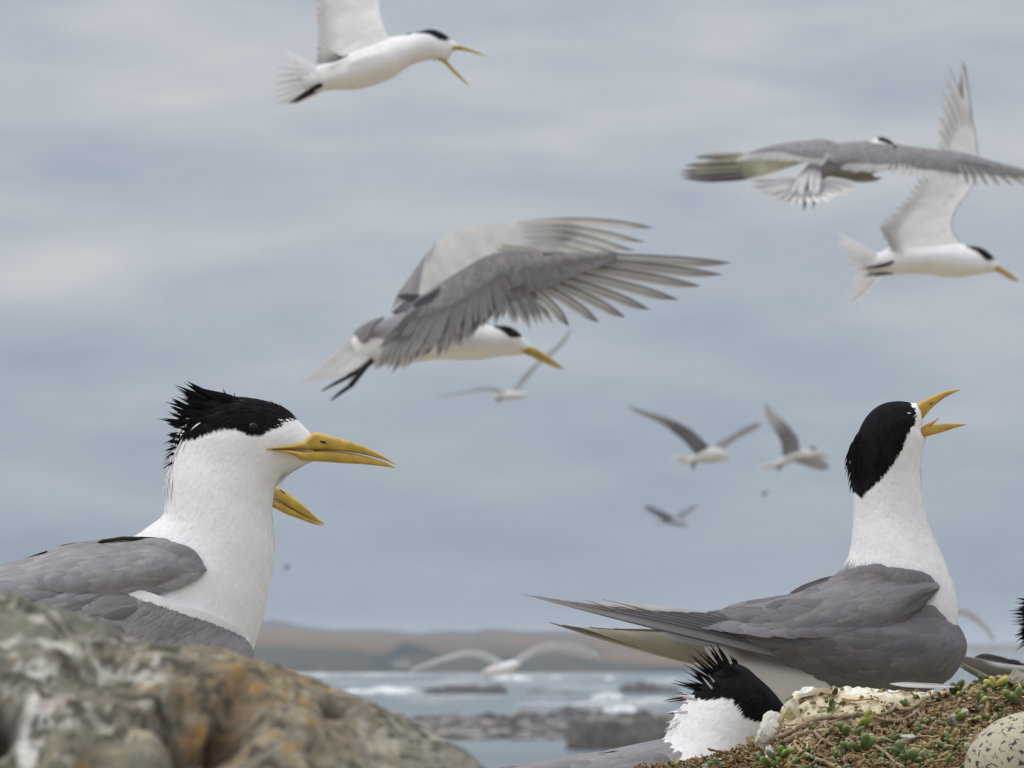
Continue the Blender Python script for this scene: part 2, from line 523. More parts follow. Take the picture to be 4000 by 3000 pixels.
def body_colour(S, cap=None, grey=None, soft=14, base=WHITE, warm=None):
    def f(px, py, W):
        c = np.tile(base, px.shape + (1,)).astype(float)
        if grey is not None:
            w = 1 - sstep(sdf(px, py, grey), -soft, soft)
            c = c * (1 - w[..., None]) + GREY * w[..., None]
        if cap is not None:
            w = 1 - sstep(sdf(px, py, cap), -4, 2)
            c = c * (1 - w[..., None]) + BLACK * w[..., None]
        return c
    return f

def plumage_tufts(mb, S, n, L, Wd, u0, u1, cap=None, grey=None, lift=0.06, vis=None, jit=0.25, rs=rng, tone=0.02, soft=14, gcol=None):
    u = rs.uniform(u0, u1, n); v = rs.uniform(0, 1, n)
    p = S.px_at(u, v)
    keep = np.ones(n, bool)
    if cap is not None: keep &= sdf(p[:, 0], p[:, 1], cap) > 4
    u, v, p = u[keep], v[keep], p[keep]
    col = np.tile(WHITE, (len(u), 1))
    if grey is not None:
        w = 1 - sstep(sdf(p[:, 0], p[:, 1], grey) + rs.uniform(-8, 8, len(u)), -soft, soft)
        col = col * (1 - w[:, None]) + (GREY if gcol is None else gcol) * w[:, None]
    col = col * (1 + tone * rs.uniform(-1, 1, (len(u), 1)))
    feathers(mb, S, u, v, L * rs.uniform(0.7, 1.3, len(u)), Wd * rs.uniform(0.8, 1.2, len(u)), np.minimum(col, 0.86), ang=rs.normal(0, jit, len(u)), lift=lift * 0.16, seg=3, rng=rs, h0=0.00006, camber=0.03)

def cap_feathers(mb, S, cap, n, L, Wd, u0, u1, lift=0.1, rs=rng, white=0.0):
    u = rs.uniform(u0, u1, n); v = rs.uniform(0, 1, n)
    p = S.px_at(u, v); d = sdf(p[:, 0], p[:, 1], cap)
    k = d < rs.uniform(-6, 3, n)
    u, v = u[k], v[k]
    c = np.tile(BLACK, (len(u), 1)) * rs.uniform(0.5, 1.8, (len(u), 1))
    L = L * np.clip(0.2 - d[k] / 45, 0.2, 1.0); Wd = Wd * np.clip(0.5 - d[k] / 60, 0.5, 1.0)
    L = np.minimum(L * rs.uniform(0.6, 1.4, len(u)), 9 - d[k] * 1.1)
    feathers(mb, S, u, v, L, Wd * rs.uniform(0.6, 1.2, len(u)), c, ang=rs.normal(0, 0.14, len(u)), lift=lift * 0.35, seg=4, shape='spike', rng=rs)

def spikes(mb, Y0, items, rs=rng, spread=60):
    """items: (base col,row) (tip col,row) width, number; crest plumes"""
    for bx, by, tx, ty, w, n, col in items:
        for k in range(n):
            d0 = rs.uniform(-1, 1) * spread
            b = np.array([bx + rs.normal(0, w * 0.25), by + rs.normal(0, w * 0.25), d0])
            tp = np.array([tx + rs.normal(0, 5) * (k > 0), ty + rs.normal(0, 5) * (k > 0), d0 * 1.3 + rs.uniform(-8, 8)])
            if k: tp = b + (tp - b) * rs.uniform(0.62, 0.95)
            ln = np.hypot(*(tp - b)[:2])
            nrm = np.array([(tp - b)[1], -(tp - b)[0], 0]) / (ln + 1e-6)
            mid = (b + tp) / 2 + nrm * rs.uniform(-0.07, 0.07) * ln
            c = np.asarray(col) * rs.uniform(0.6, 1.6)
            blade(mb, [b, mid, tp], w * rs.uniform(0.28, 0.46), w * rs.uniform(0.28, 0.46), Y0, c, c, seg=8, tipw=0.5, pointy=0.55, rachis=c * 0.8, camber=0.4)

def drape(SW, S, margin=6):
    """lift a near-side wing surface just clear of the body it lies on"""
    V = [Vector(p) for p in S.W.reshape(-1, 3)]
    idx = np.arange(S.nu * S.nv).reshape(S.nu, S.nv); idx = np.concatenate([idx, idx[:, :1]], 1)
    Q = np.stack([idx[:-1, :-1], idx[1:, :-1], idx[1:, 1:], idx[:-1, 1:]], -1).reshape(-1, 4)
    T = BVHTree.FromPolygons(V, Q.tolist())
    eye_ = Vector((0, 0, ZC)); D = SW.px.copy()
    for i in range(SW.nu):
        for j in range(SW.nv):
            p = Vector(SW.W[i, j]); d = (p - eye_).normalized()
            h = T.ray_cast(eye_, d)
            if h[0] is not None:
                hd = (S.Y0 - h[0].y) * F / S.Y0
                if D[i, j, 2] < hd + margin: D[i, j, 2] = hd + margin
    d2 = D[..., 2]
    for _ in range(2):
        d2[1:-1] = (d2[:-2] + 2 * d2[1:-1] + d2[2:]) / 4
        d2[:, 1:-1] = (d2[:, :-2] + 2 * d2[:, 1:-1] + d2[:, 2:]) / 4
    SW.finish(D, SW.Y0, False, None)

def wing_layers(mb, S, rows, rs=rng, tone=0.08, edge=None, seed=0):
    """rows: (u0, u1, v0, v1, n, length, width, colour, angle, lift)"""
    for (u0, u1, v0, v1, n, L, Wd, col, ang, lift) in rows:
        # order the blades so that those nearer the front of the wing lie on top
        u = rs.uniform(u0, u1, n); v = rs.uniform(v0, v1, n)
        p = S.px_at(u, v)
        c = np.tile(np.asarray(col, float), (n, 1))
        nz = vnoise(np.stack([p[:, 0] * 0.010, p[:, 1] * 0.02, p[:, 0] * 0], -1), 1, 2, seed)
        c = c * (1 + 0.5 * (nz[:, None] - 0.5)) * (1 + 1.4 * tone * rs.uniform(-1, 1, (n, 1)))
        warm = rs.uniform(-0.03, 0.03, (n, 1)); c = c * (1 + warm * np.array([1, 0.2, -1]))
        e = np.minimum(c * 1.3 + 0.02, 0.6) if edge is None else edge
        feathers(mb, S, u, v, L * rs.uniform(0.75, 1.25, n), Wd * rs.uniform(0.8, 1.2, n), c, ang=ang + rs.normal(0, 0.13, n), lift=lift, seg=5,
                 edge=(e if edge is not None else None), tipc=(np.minimum(c * 1.18, 0.6)), rng=rs, h0=0.0006)

def beak(root, Y0, upper, lower, nostril=None, streak=True, tongue=None):
    for nm, secs in (('upper_mandible', upper), ('lower_mandible', lower)):
        if secs is None: continue
        S = loft(secs, Y0, nring=16, fu=8, fv=2, sq=0.4)
        mb = MB()
        def cf(px, py, W):
            nz = vnoise(np.stack([px * 0.02, py * 0.09, px * 0], -1), 1, 3, 4)
            c = YEL * (0.86 + 0.28 * nz[..., None])
            x0, x1 = px.min(), px.max(); t = np.clip((px - x0) / (x1 - x0), 0, 1)
            c = c * (1 - 0.18 * np.clip((0.3 - t) / 0.3, 0, 1)[..., None] * np.array([0.6, 0.9, 1.3]))
            pale = sstep(t, 0.85, 1.0)[..., None] * 0.25
            c = c * (1 - pale) + np.array(lin((222, 205, 110))) * pale
            return c
        S.base(mb, cf)
        mb.build(nm, M_BILL, root)
    if nostril is not None:
        mb = MB(); x, y, dx, dy, d, r = nostril
        for sg in (1, -1):
            c = to_world(np.array([x, y, d * sg]), Y0); m = Y0 / F
            ex = np.array([dx, 0, -dy]) * m
            ez = np.array([dy, 0, dx]) / math.hypot(dx, dy) * r * m
            ellipsoid(mb, c, [ex, [0, 5 * m, 0], ez], (0.02, 0.015, 0.008), 8, 10)
        mb.build('nostril', M_LEG, root)
    if tongue is not None:
        mb = MB(); t = np.array(tongue, float)
        tube(mb, t[:, :3], t[:, 3], lin((226, 150, 60)), 8, Y0=Y0)
        mb.build('tongue', M_BILL, root)

def eye(root, Y0, x, y, d, r, both=True):
    m = Y0 / F
    for sg in ((1, -1) if both else (1,)):
        mb = MB()
        ellipsoid(mb, to_world(np.array([x, y, d * sg]), Y0), np.diag([r * m, r * m * 0.7, r * m]), (0.004,) * 3, 12, 16)
        mb.build('eye', M_EYE, root)

def leg(root, Y0, pts, rad, foot, toe=60, up=(0, 1)):
    """pts: hip, ankle..., foot; foot: direction of the toes in photo px"""
    mb = MB()
    tube(mb, pts, rad, BLACK * 1.5, 8, Y0=Y0)
    e = np.array(pts[-1], float); f = np.array(foot, float); fl = np.linalg.norm(f); f /= fl
    side = np.array([0.0, 0.0, 1.0]); 
    tips = []
    for a in (-0.45, 0.0, 0.45):
        d = f * math.cos(a) + side * math.sin(a)
        tp = e + d * fl * (1.0 if a == 0 else 0.9); tips.append(tp)
        tube(mb, [e, e + d * fl * 0.5 + np.array([0, -2, 0]), tp], [rad * 0.8, rad * 0.7, rad * 0.25], BLACK * 1.5, 6, Y0=Y0)
    w = np.array([[e, e, e], [tips[0] * .5 + e * .5, tips[1] * .5 + e * .5, tips[2] * .5 + e * .5], [tips[0] * .85 + e * .15, tips[1] * .8 + e * .2, tips[2] * .85 + e * .15]])
    mb.grid(to_world(w, Y0), BLACK * 1.4)
    w2 = w.copy(); w2[..., 1] += 2
    mb.grid(to_world(w2, Y0), BLACK * 1.4, flip=True)
    return mb.build('leg', M_LEG, root)

def mirror(ctrl):
    c = np.array(ctrl, float); c[..., 2] *= -1; return c

# ================================================================ tern on the left, in profile
def left_tern():
    Y0 = 4.0
    root = thing('crested_tern', 'large tern in profile with ragged black crest, its breast behind the lichen-covered boulder', 'tern', world_pt(500, 3050, Y0))
    secs = [(-560, 2560, -560, 2600, 40), (-480, 2500, -460, 2680, 130), (-250, 2390, -230, 2800, 230), (0, 2280, 30, 2900, 290), (250, 2180, 300, 2950, 325), (420, 2125, 520, 2950, 335),
            (520, 2096, 740, 2905, 325), (579, 2055, 880, 2790, 300), (620, 2028, 1003, 2500, 265), (641, 2003, 1045, 2340, 235), (646, 1965, 1069, 2195, 212), (646, 1925, 1068, 2070, 195),
            (648, 1888, 1064, 1985, 182), (654, 1850, 1073, 1912, 170), (665, 1800, 1093, 1876, 160), (682, 1740, 1120, 1852, 152), (722, 1648, 1150, 1834, 148), (790, 1578, 1178, 1820, 142),
            (890, 1552, 1198, 1811, 132), (990, 1558, 1209, 1806, 117), (1075, 1580, 1216, 1803, 100), (1130, 1610, 1221, 1801, 82), (1168, 1648, 1226, 1798, 66), (1196, 1674, 1230, 1794, 50), (1212, 1692, 1233, 1786, 34), (1222, 1712, 1234, 1770, 12)]
    S = loft(secs, Y0, nring=20, fu=9, fv=5)
    cap = [(640, 1500), (760, 1480), (900, 1520), (1060, 1545), (1160, 1600), (1166, 1645), (1152, 1646), (1136, 1650), (1118, 1652), (1108, 1662), (1090, 1672), (1060, 1680), (1040, 1694), (1024, 1700), (1000, 1705),
           (975, 1703), (958, 1694), (942, 1682), (925, 1678), (890, 1679), (853, 1684), (815, 1695), (781, 1708), (750, 1716), (722, 1722), (690, 1745), (676, 1735), (660, 1650)]
    grey = [(-700, 2300), (-300, 2250), (0, 2180), (250, 2100), (420, 2085), (560, 2108), (660, 2138), (620, 2300), (500, 2500), (300, 2700), (0, 2750), (-700, 2800)]
    mb = MB()
    rel = (vnoise(S.W, 60, 3, 1) - 0.5) * 0.0010
    S.base(mb, body_colour(S, cap, grey, 16), rel)
    plumage_tufts(mb, S, 4200, 40, 15, 0.24, 0.96, cap, grey, lift=0.05)
    # loose pale edge feathers at throat and breast, shaggy nape
    k = 420; feathers(mb, S, rng.uniform(0.46, 0.66, k), rng.normal(0, 0.03, k) % 1, 44 * rng.uniform(.6, 1.5, k), 8, WHITE * 0.98, lift=0.13, shape='spike', seg=3, ang=rng.normal(0, .25, k))
    body = mb.build('body', M_PLUM, root)
    # cap and crest
    mb = MB()
    cap_feathers(mb, S, cap, 5200, 44, 11, 0.5, 1.0, lift=0.10)
    B = BLACK * 1.2; G = np.array(lin((92, 84, 78)))
    spikes(mb, Y0, [
        (840, 1560, 715, 1491, 22, 5, B), (820, 1575, 681, 1503, 26, 6, B), (810, 1590, 690, 1520, 24, 5, B), (860, 1550, 735, 1503, 18, 4, B),
        (790, 1600, 682, 1545, 20, 3, B), (780, 1630, 646, 1571, 28, 6, B), (775, 1640, 665, 1590, 22, 4, B), (765, 1650, 648, 1612, 14, 2, G), (762, 1660, 612, 1634, 24, 4, B * 1.5),
        (765, 1668, 640, 1640, 20, 3, G), (760, 1680, 662, 1671, 16, 3, B), (758, 1690, 660, 1652, 12, 2, B), (752, 1695, 664, 1690, 16, 3, G), (750, 1700, 634, 1736, 20, 4, B),
        (745, 1712, 662, 1712, 14, 2, B), (735, 1715, 662, 1744, 14, 3, B), (712, 1728, 636, 1785, 13, 3, B * 2), (702, 1760, 634, 1808, 9, 2, G), (690, 1790, 630, 1820, 8, 2, B), (684, 1815, 640, 1853, 10, 3, B),
        (676, 1835, 655, 1826, 8, 2, G), (668, 1895, 643, 1925, 5, 1, B), (880, 1552, 871, 1512, 8, 2, B), (872, 1552, 868, 1530, 6, 1, B), (918, 1553, 913, 1527, 6, 1, B), (905, 1553, 903, 1538, 5, 1, B),
        (930, 1566, 780, 1516, 30, 8, B), (890, 1566, 750, 1508, 28, 8, B), (740, 1600, 668, 1560, 24, 6, B), (735, 1640, 655, 1605, 24, 6, B), (730, 1670, 650, 1655, 22, 6, B), (722, 1700, 648, 1700, 20, 6, B), (712, 1722, 645, 1728, 18, 5, B), (700, 1740, 640, 1762, 15, 5, B), (690, 1770, 640, 1795, 12, 4, B), (684, 1800, 636, 1832, 10, 4, B), (1085, 1592, 1070, 1570, 8, 2, B), (1105, 1600, 1090, 1574, 8, 2, B), (1060, 1580, 1048, 1564, 8, 2, B)], spread=70)
    for k in range(120):     # solid back of the crown under the plumes
        a = rng.uniform(0, 1); bx, by = 860 - 60 * a + rng.normal(0, 16), 1585 + 110 * a
        d0 = rng.uniform(-100, 100) * (1 - 0.2 * a)
        tx, ty = 722 + 10 * math.sin(a * 9) + rng.normal(0, 14), 1542 + 165 * a + rng.normal(0, 6)
        blade(mb, [(bx, by, d0 * 1.15), (tx, ty, d0 * 1.1)], 11, 11, Y0, B, B, seg=6, tipw=0.5, pointy=0.6, rachis=B, camber=0.3)
    for k in range(46):      # small white flecks on the forehead edge of the cap and shaft lines of the nape
        pass
    mb.build('crest', M_BLACK, root)
    mb = MB()                # grey-white filaments showing between the plumes
    spikes(mb, Y0, [(765, 1655, 700, 1638, 5, 2, WHITE * .12), (735, 1728, 688, 1722, 8, 3, WHITE * .8), (715, 1745, 664, 1765, 9, 4, WHITE * .9), (700, 1775, 652, 1802, 9, 4, WHITE * .9), (690, 1805, 650, 1842, 10, 5, WHITE * .9), (680, 1850, 644, 1890, 9, 4, WHITE * .9)], spread=60)
    mb.build('nape_plumes', M_PLUM, root)
    eye(root, Y0, 989, 1674, 128, 24)
    mb = MB(); tube(mb, [(960, 1690, 138), (974, 1702, 139), (990, 1706, 139), (1006, 1703, 138), (1018, 1697, 136)], [1.2, 2.6, 2.8, 2.4, 1.0], WHITE * .8, 6, Y0=Y0); mb.build('eyelid', M_PLUM, root)
    beak(root, Y0,
         [(1040, 1750, 1040, 1755, 146), (1090, 1743, 1090, 1757, 142), (1142, 1735, 1142, 1758, 131), (1185, 1722, 1187, 1759, 112), (1212, 1700, 1214, 1760, 84), (1232, 1688, 1234, 1760, 66), (1275, 1697, 1277, 1760, 55), (1323, 1711, 1323, 1762, 46),
          (1370, 1724, 1370, 1767, 38), (1414, 1739, 1414, 1774, 31), (1459, 1761, 1459, 1785, 22), (1504, 1785, 1504, 1799, 13), (1535, 1805, 1535, 1811, 7), (1550, 1814, 1550, 1817, 2)],
         [(1060, 1757, 1060, 1761, 138), (1105, 1757, 1107, 1768, 146), (1145, 1758, 1150, 1781, 142), (1178, 1759, 1180, 1800, 126), (1205, 1760, 1206, 1803, 100), (1233, 1760, 1233, 1803, 70), (1290, 1761, 1290, 1806, 50), (1341, 1765, 1341, 1810, 41), (1390, 1773, 1390, 1812, 33),
          (1436, 1784, 1436, 1815, 26), (1490, 1801, 1490, 1821, 16), (1525, 1815, 1525, 1826, 8), (1545, 1828, 1545, 1830, 2)],
         nostril=(1250, 1724, 26, 7, 56, 6))
    # lore feathering: sparse dark bristles at the base of the bill
    # ---- wings
    for sg, nm in ((1, 'wing'), (-1, 'wing')):
        W = np.array([[(990, 2556, 120), (992, 2580, 185), (990, 2610, 190), (975, 2650, 130)], [(958, 2478, 150), (962, 2545, 240), (955, 2640, 255), (925, 2720, 170)], [(850, 2412, 215), (835, 2520, 310), (815, 2650, 310), (800, 2780, 250)],
                      [(700, 2358, 270), (680, 2490, 350), (660, 2650, 360), (650, 2820, 290)], [(550, 2305, 300), (530, 2470, 370), (500, 2650, 370), (480, 2840, 300)], [(350, 2278, 310), (330, 2440, 375), (300, 2640, 365), (280, 2830, 300)],
                      [(150, 2262, 300), (120, 2420, 360), (90, 2600, 350), (70, 2780, 280)], [(-100, 2285, 270), (-120, 2410, 300), (-150, 2560, 290), (-170, 2700, 220)], [(-500, 2350, 160), (-520, 2430, 180), (-540, 2520, 170), (-560, 2600, 120)]], float)
        W = W[::-1]     # u runs towards the front
        if sg < 0: W = mirror(W)
        SW = Surf(W, Y0, 8, 8, out=sg)
        if sg > 0: drape(SW, S, 32)
        mb = MB()
        def wc(px, py, _):
            v = np.linspace(0, 1, SW.nv)[None, :] * np.ones(px.shape); u = np.linspace(0, 1, SW.nu)[:, None] * np.ones(px.shape)
            w = (1 - sstep(v + 0.015 * np.sin(px * 0.09), 0.05, 0.085)) * sstep(u, 0.42, 0.52)
            return GREY * 0.95 * (1 - w[..., None]) + WHITE * w[..., None]
        SW.base(mb, wc)
        edge_back = to_world(SW.px[:, 0] + np.array([0, 14, -60 * sg]), Y0)      # rounded leading edge turned in to the body
        mb.grid(np.stack([edge_back, SW.W[:, 0]], 1), wc(SW.px[..., 0], SW.px[..., 1], None)[:, :1].repeat(2, 1))
        if sg > 0:
            wing_layers(mb, SW, [(0.1, 0.5, 0.08, 1.0, 260, 130, 62, GREY * 0.9, 0.15, 0.08), (0.2, 0.5, 0.1, 1.0, 500, 62, 30, GREY * 0.98, 0.75, 0.055), (0.48, 0.985, 0.115, 1.0, 1500, 56, 26, GREY * 0.98, 0.75, 0.05), (0.5, 0.98, 0.085, 0.42, 1100, 32, 13, GREY * 1.0, 1.35, 0.05),
                                 (0.3, 0.5, 0.05, 0.5, 90, 110, 46, GREYD * 0.9, 0.55, 0.09)], seed=3)
            k = 1100; feathers(mb, SW, rng.uniform(0.46, 0.995, k), rng.uniform(0.0, 0.05, k), 22, 8, WHITE * 0.97, ang=rng.normal(1.0, .2, k), lift=0.02, seg=3, shape='spike')
        else:
            wing_layers(mb, SW, [(0.1, 0.95, 0.0, 1.0, 350, 110, 55, GREY * 0.9, 0.2, 0.04)], seed=4)
        mb.build(nm, M_WING, root)
    # ---- scapulars lying over the back, near side (part of the wing's shoulder)
    for sg in (1, -1):
        C = np.array([[(806, 2222, 165), (809, 2225, 205), (808, 2229, 208), (804, 2233, 195)], [(742, 2176, 150), (748, 2202, 232), (742, 2235, 248), (724, 2262, 230)], [(673, 2140, 130), (672, 2185, 250), (658, 2238, 290), (638, 2290, 270)],
                      [(560, 2118, 100), (556, 2175, 255), (545, 2245, 315), (530, 2314, 305)], [(405, 2122, 70), (400, 2185, 245), (380, 2258, 325), (360, 2332, 330)], [(253, 2142, 50), (240, 2196, 225), (220, 2260, 315), (200, 2328, 340)],
                      [(110, 2190, 40), (100, 2235, 195), (80, 2280, 300), (60, 2325, 335)], [(-100, 2245, 30), (-110, 2270, 165), (-120, 2298, 250), (-140, 2335, 300)]], float)[::-1]
        if sg < 0: C = mirror(C)
        SC = Surf(C, Y0, 8, 8, out=sg)
        if sg > 0: drape(SC, S, 12)
        mb = MB()
        SC.base(mb, lambda px, py, _: GREY * 0.97 * (0.9 + 0.2 * vnoise(np.stack([px * .01, py * .02, px * 0], -1))[..., None]))
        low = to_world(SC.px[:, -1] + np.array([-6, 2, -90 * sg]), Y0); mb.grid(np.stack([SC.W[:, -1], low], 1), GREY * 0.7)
        wing_layers(mb, SC, [(0.05, 0.97, 0.0, 1.0, 520, 120, 52, GREY * 1.0, 0.0, 0.055), (0.45, 0.985, 0.0, 1.0, 800, 46, 22, GREY * 1.03, 0.0, 0.05), (0.02, 0.5, 0.0, 0.35, 60, 190, 60, GREY * 1.15, -0.05, 0.03)], seed=8)
        mb.build('scapular_feathers', M_WING, root)
    mb = MB()     # dark tube painted as the shadow slit where the raised scapular meets the back
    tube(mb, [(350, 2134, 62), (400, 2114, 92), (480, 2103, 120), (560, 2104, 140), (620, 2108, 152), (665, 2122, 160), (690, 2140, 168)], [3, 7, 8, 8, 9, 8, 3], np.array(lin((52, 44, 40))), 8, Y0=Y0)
    mb.build('scapular_shadow_strip', M_WING, root)
    mb = MB()
    for k in range(8):
        blade(mb, [(-380, 2500 + k * 4, (k - 4) * 22), (-620, 2560 + k * 5, (k - 4) * 34), (-880 + abs(k - 4) * 12, 2630 + k * 5, (k - 4) * 46)], 22, 30, Y0, GREYL, WHITE * .9)
    mb.build('tail', M_FLIGHT, root)
    for dd in (90, -90):
        leg(root, Y0, [(480, 2880, dd), (500, 3000, dd), (470, 3140, dd)], 16, (110, 14, 0))
left_tern()

# ================================================================ tern hidden behind it: only the bill shows
def hidden_tern():
    Y0 = 4.22
    root = thing('crested_tern', 'tern hidden behind the neck of another, only its down-slanting yellow bill showing', 'tern', world_pt(560, 3000, Y0))
    secs = [(-300, 2500, -300, 2540, 30), (-100, 2420, -60, 2780, 200), (200, 2300, 260, 2850, 300), (440, 2210, 560, 2840, 300), (560, 2150, 760, 2740, 280), (640, 2080, 860, 2520, 230), (690, 2010, 900, 2350, 180), (720, 1960, 930, 2200, 150),
            (760, 1925, 960, 2080, 130), (820, 1905, 990, 2030, 115), (890, 1895, 1020, 2005, 100), (960, 1898, 1035, 2000, 85), (1010, 1902, 1044, 1988, 66), (1040, 1906, 1052, 1976, 45), (1060, 1922, 1060, 1958, 20)]
    S = loft(secs, Y0, nring=16, fu=6, fv=3)
    cap = [(700, 1850), (1040, 1850), (1050, 1925), (900, 1950), (760, 1990), (700, 1990)]
    grey = [(-400, 2300), (420, 2190), (600, 2180), (560, 2500), (300, 2700), (-400, 2700)]
    mb = MB(); S.base(mb, body_colour(S, cap, grey)); plumage_tufts(mb, S, 900, 36, 14, 0.3, 0.97, cap, grey); mb.build('body', M_PLUM, root)
    mb = MB(); cap_feathers(mb, S, cap, 1200, 46, 12, 0.5, 1.0)
    mb.build('crest', M_BLACK, root)
    eye(root, Y0, 985, 1945, 84, 18)
    beak(root, Y0, [(1050, 1912, 1050, 1958, 45), (1078, 1902, 1070, 1955, 42), (1106, 1913, 1098, 1963, 38), (1150, 1945, 1135, 1985, 30), (1195, 1982, 1180, 2010, 20), (1235, 2020, 1225, 2035, 11), (1266, 2043, 1263, 2048, 2)],
         [(1050, 1955, 1052, 1972, 42), (1072, 1957, 1066, 1982, 40), (1098, 1964, 1086, 1992, 36), (1135, 1985, 1122, 2010, 28), (1180, 2010, 1168, 2026, 19), (1225, 2036, 1218, 2045, 10), (1263, 2052, 1262, 2054, 2)], nostril=(1104, 1921, 12, 9, 33, 3))
    for sg in (1, -1):
        W = np.array([[(760, 2330, 200), (750, 2450, 230), (700, 2580, 200)], [(500, 2280, 260), (480, 2450, 320), (460, 2640, 280)], [(200, 2330, 230), (180, 2470, 290), (160, 2640, 250)], [(-300, 2440, 80), (-310, 2500, 110), (-320, 2560, 90)], [(-700, 2510, 30), (-700, 2530, 40), (-700, 2550, 30)]], float)[::-1]
        if sg < 0: W = mirror(W)
        SW = Surf(W, Y0, 6, 6, out=sg); mb = MB(); SW.base(mb, lambda px, py, _: np.tile(GREY, px.shape + (1,)))
        wing_layers(mb, SW, [(0.1, 0.98, 0, 1, 250, 110, 55, GREY, 0.1, 0.05)]); mb.build('wing', M_WING, root)
    for dd in (80, -80): leg(root, Y0, [(440, 2800, dd), (450, 2940, dd), (430, 3060, dd)], 15, (100, 12, 0))
hidden_tern()

# ================================================================ calling tern on the right
def calling_tern():
    Y0 = 4.16
    root = thing('crested_tern', 'calling tern with sleek black cap and wide open bill, standing behind the mound', 'tern', world_pt(3350, 3000, Y0))
    secs = [(2560, 2462, 2570, 2492, 16), (2620, 2456, 2650, 2545, 40), (2700, 2452, 2750, 2618, 70), (2800, 2440, 2880, 2680, 105), (2960, 2400, 3040, 2780, 160), (3110, 2345, 3190, 2810, 235), (3210, 2290, 3340, 2825, 325), (3268, 2240, 3520, 2800, 320),
            (3298, 2200, 3690, 2640, 300), (3315, 2160, 3738, 2450, 272), (3324, 2118, 3733, 2320, 245), (3329, 2070, 3708, 2235, 222), (3333, 2020, 3672, 2150, 196), (3334, 1970, 3636, 2070, 176), (3332, 1915, 3612, 1985, 162), (3328, 1865, 3602, 1910, 154), (3325, 1815, 3597, 1845, 152),
            (3334, 1755, 3600, 1790, 156), (3352, 1700, 3606, 1748, 156), (3374, 1648, 3612, 1722, 150), (3410, 1604, 3612, 1712, 142), (3455, 1578, 3606, 1702, 128), (3510, 1570, 3600, 1690, 108), (3556, 1574, 3600, 1672, 84), (3582, 1577, 3603, 1655, 62), (3596, 1582, 3606, 1635, 36), (3604, 1594, 3609, 1618, 12)]
    S = loft(secs, Y0, nring=20, fu=9, fv=5)
    cap = [(3410, 1520), (3560, 1540), (3562, 1578), (3576, 1600), (3581, 1628), (3575, 1657), (3556, 1676), (3541, 1706), (3530, 1744), (3505, 1788), (3476, 1826), (3440, 1868), (3395, 1906), (3367, 1950), (3350, 1935), (3330, 1915), (3290, 1900), (3270, 1800), (3310, 1650)]
    grey = [(3100, 2170), (3290, 2190), (3330, 2196), (3420, 2205), (3490, 2228), (3560, 2248), (3630, 2262), (3665, 2290), (3640, 2330), (3600, 2400), (3560, 2480), (3400, 2640), (3100, 2620), (2900, 2580), (2700, 2400)]
    mb = MB()
    rel = (vnoise(S.W, 55, 3, 2) - 0.5) * 0.0010
    def bc(px, py, W):
        c = body_colour(S, cap, grey, 26)(px, py, W)
        w = (sstep(py, 2520, 2640) * (1 - sstep(px, 3100, 3300)))[..., None] * 0.0
        return c
    S.base(mb, bc, rel)
    plumage_tufts(mb, S, 5600, 34, 13, 0.2, 0.97, cap, grey, lift=0.05, soft=34)
    body = mb.build('body', M_PLUM, root)
    mb = MB()
    cap_feathers(mb, S, cap, 6500, 52, 12, 0.55, 1.0, lift=0.05)
    B = BLACK * 1.2
    spikes(mb, Y0, [(3360, 1690, 3318, 1780, 26, 9, B), (3348, 1720, 3304, 1812, 26, 9, B), (3340, 1750, 3300, 1835, 22, 6, B), (3330, 1740, 3296, 1836, 16, 4, B), (3322, 1770, 3300, 1862, 14, 3, B), (3328, 1800, 3310, 1878, 16, 4, B), (3340, 1830, 3318, 1921, 16, 4, B), (3352, 1850, 3344, 1928, 18, 5, B), (3370, 1870, 3363, 1968, 14, 3, B), (3372, 1850, 3362, 1945, 18, 5, B),
                    (3395, 1850, 3376, 1935, 18, 5, B), (3410, 1830, 3392, 1916, 16, 4, B), (3430, 1810, 3410, 1885, 16, 3, B), (3350, 1790, 3330, 1900, 20, 5, B), (3450, 1800, 3435, 1872, 14, 3, B)], spread=90)
    for k in range(60):
        a = rng.uniform(0, 1); d0 = rng.uniform(-130, 130)
        blade(mb, [(3345 + 90 * a, 1740 + 30 * a, d0), (3322 + 95 * a, 1890 - 20 * a + rng.normal(0, 14), d0)], 12, 12, Y0, B, B, seg=6, tipw=0.5, pointy=0.6, rachis=B, camber=0.3)
    mb.build('crest', M_BLACK, root)
    eye(root, Y0, 3558, 1640, 96, 18)
    beak(root, Y0, [(3575, 1585, 3590, 1652, 50), (3588, 1573, 3599, 1648, 52), (3604, 1565, 3612, 1627, 44), (3636, 1549, 3640, 1594, 32), (3684, 1531, 3684, 1558, 20), (3722, 1523, 3723, 1536, 11), (3752, 1520, 3752, 1523, 2)],
         [(3578, 1678, 3582, 1716, 46), (3592, 1676, 3594, 1714, 46), (3611, 1670, 3611, 1707, 38), (3631, 1664, 3631, 1702, 31), (3679, 1656, 3679, 1689, 20), (3727, 1655, 3727, 1673, 11), (3775, 1657, 3775, 1660, 2)],
         nostril=(3630, 1580, 14, -9, 30, 4), tongue=[(3590, 1690, 14, 8), (3615, 1668, 14, 8), (3640, 1655, 10, 6), (3668, 1632, 8, 1.5)])
    mb = MB()      # chin feathers under the open bill and inside of the mouth
    tube(mb, [(3560, 1720, 0), (3590, 1712, 0), (3612, 1714, 0), (3618, 1708, 0)], [60, 34, 16, 3], WHITE, 12, Y0=Y0)
    mb.build('chin', M_PLUM, root)
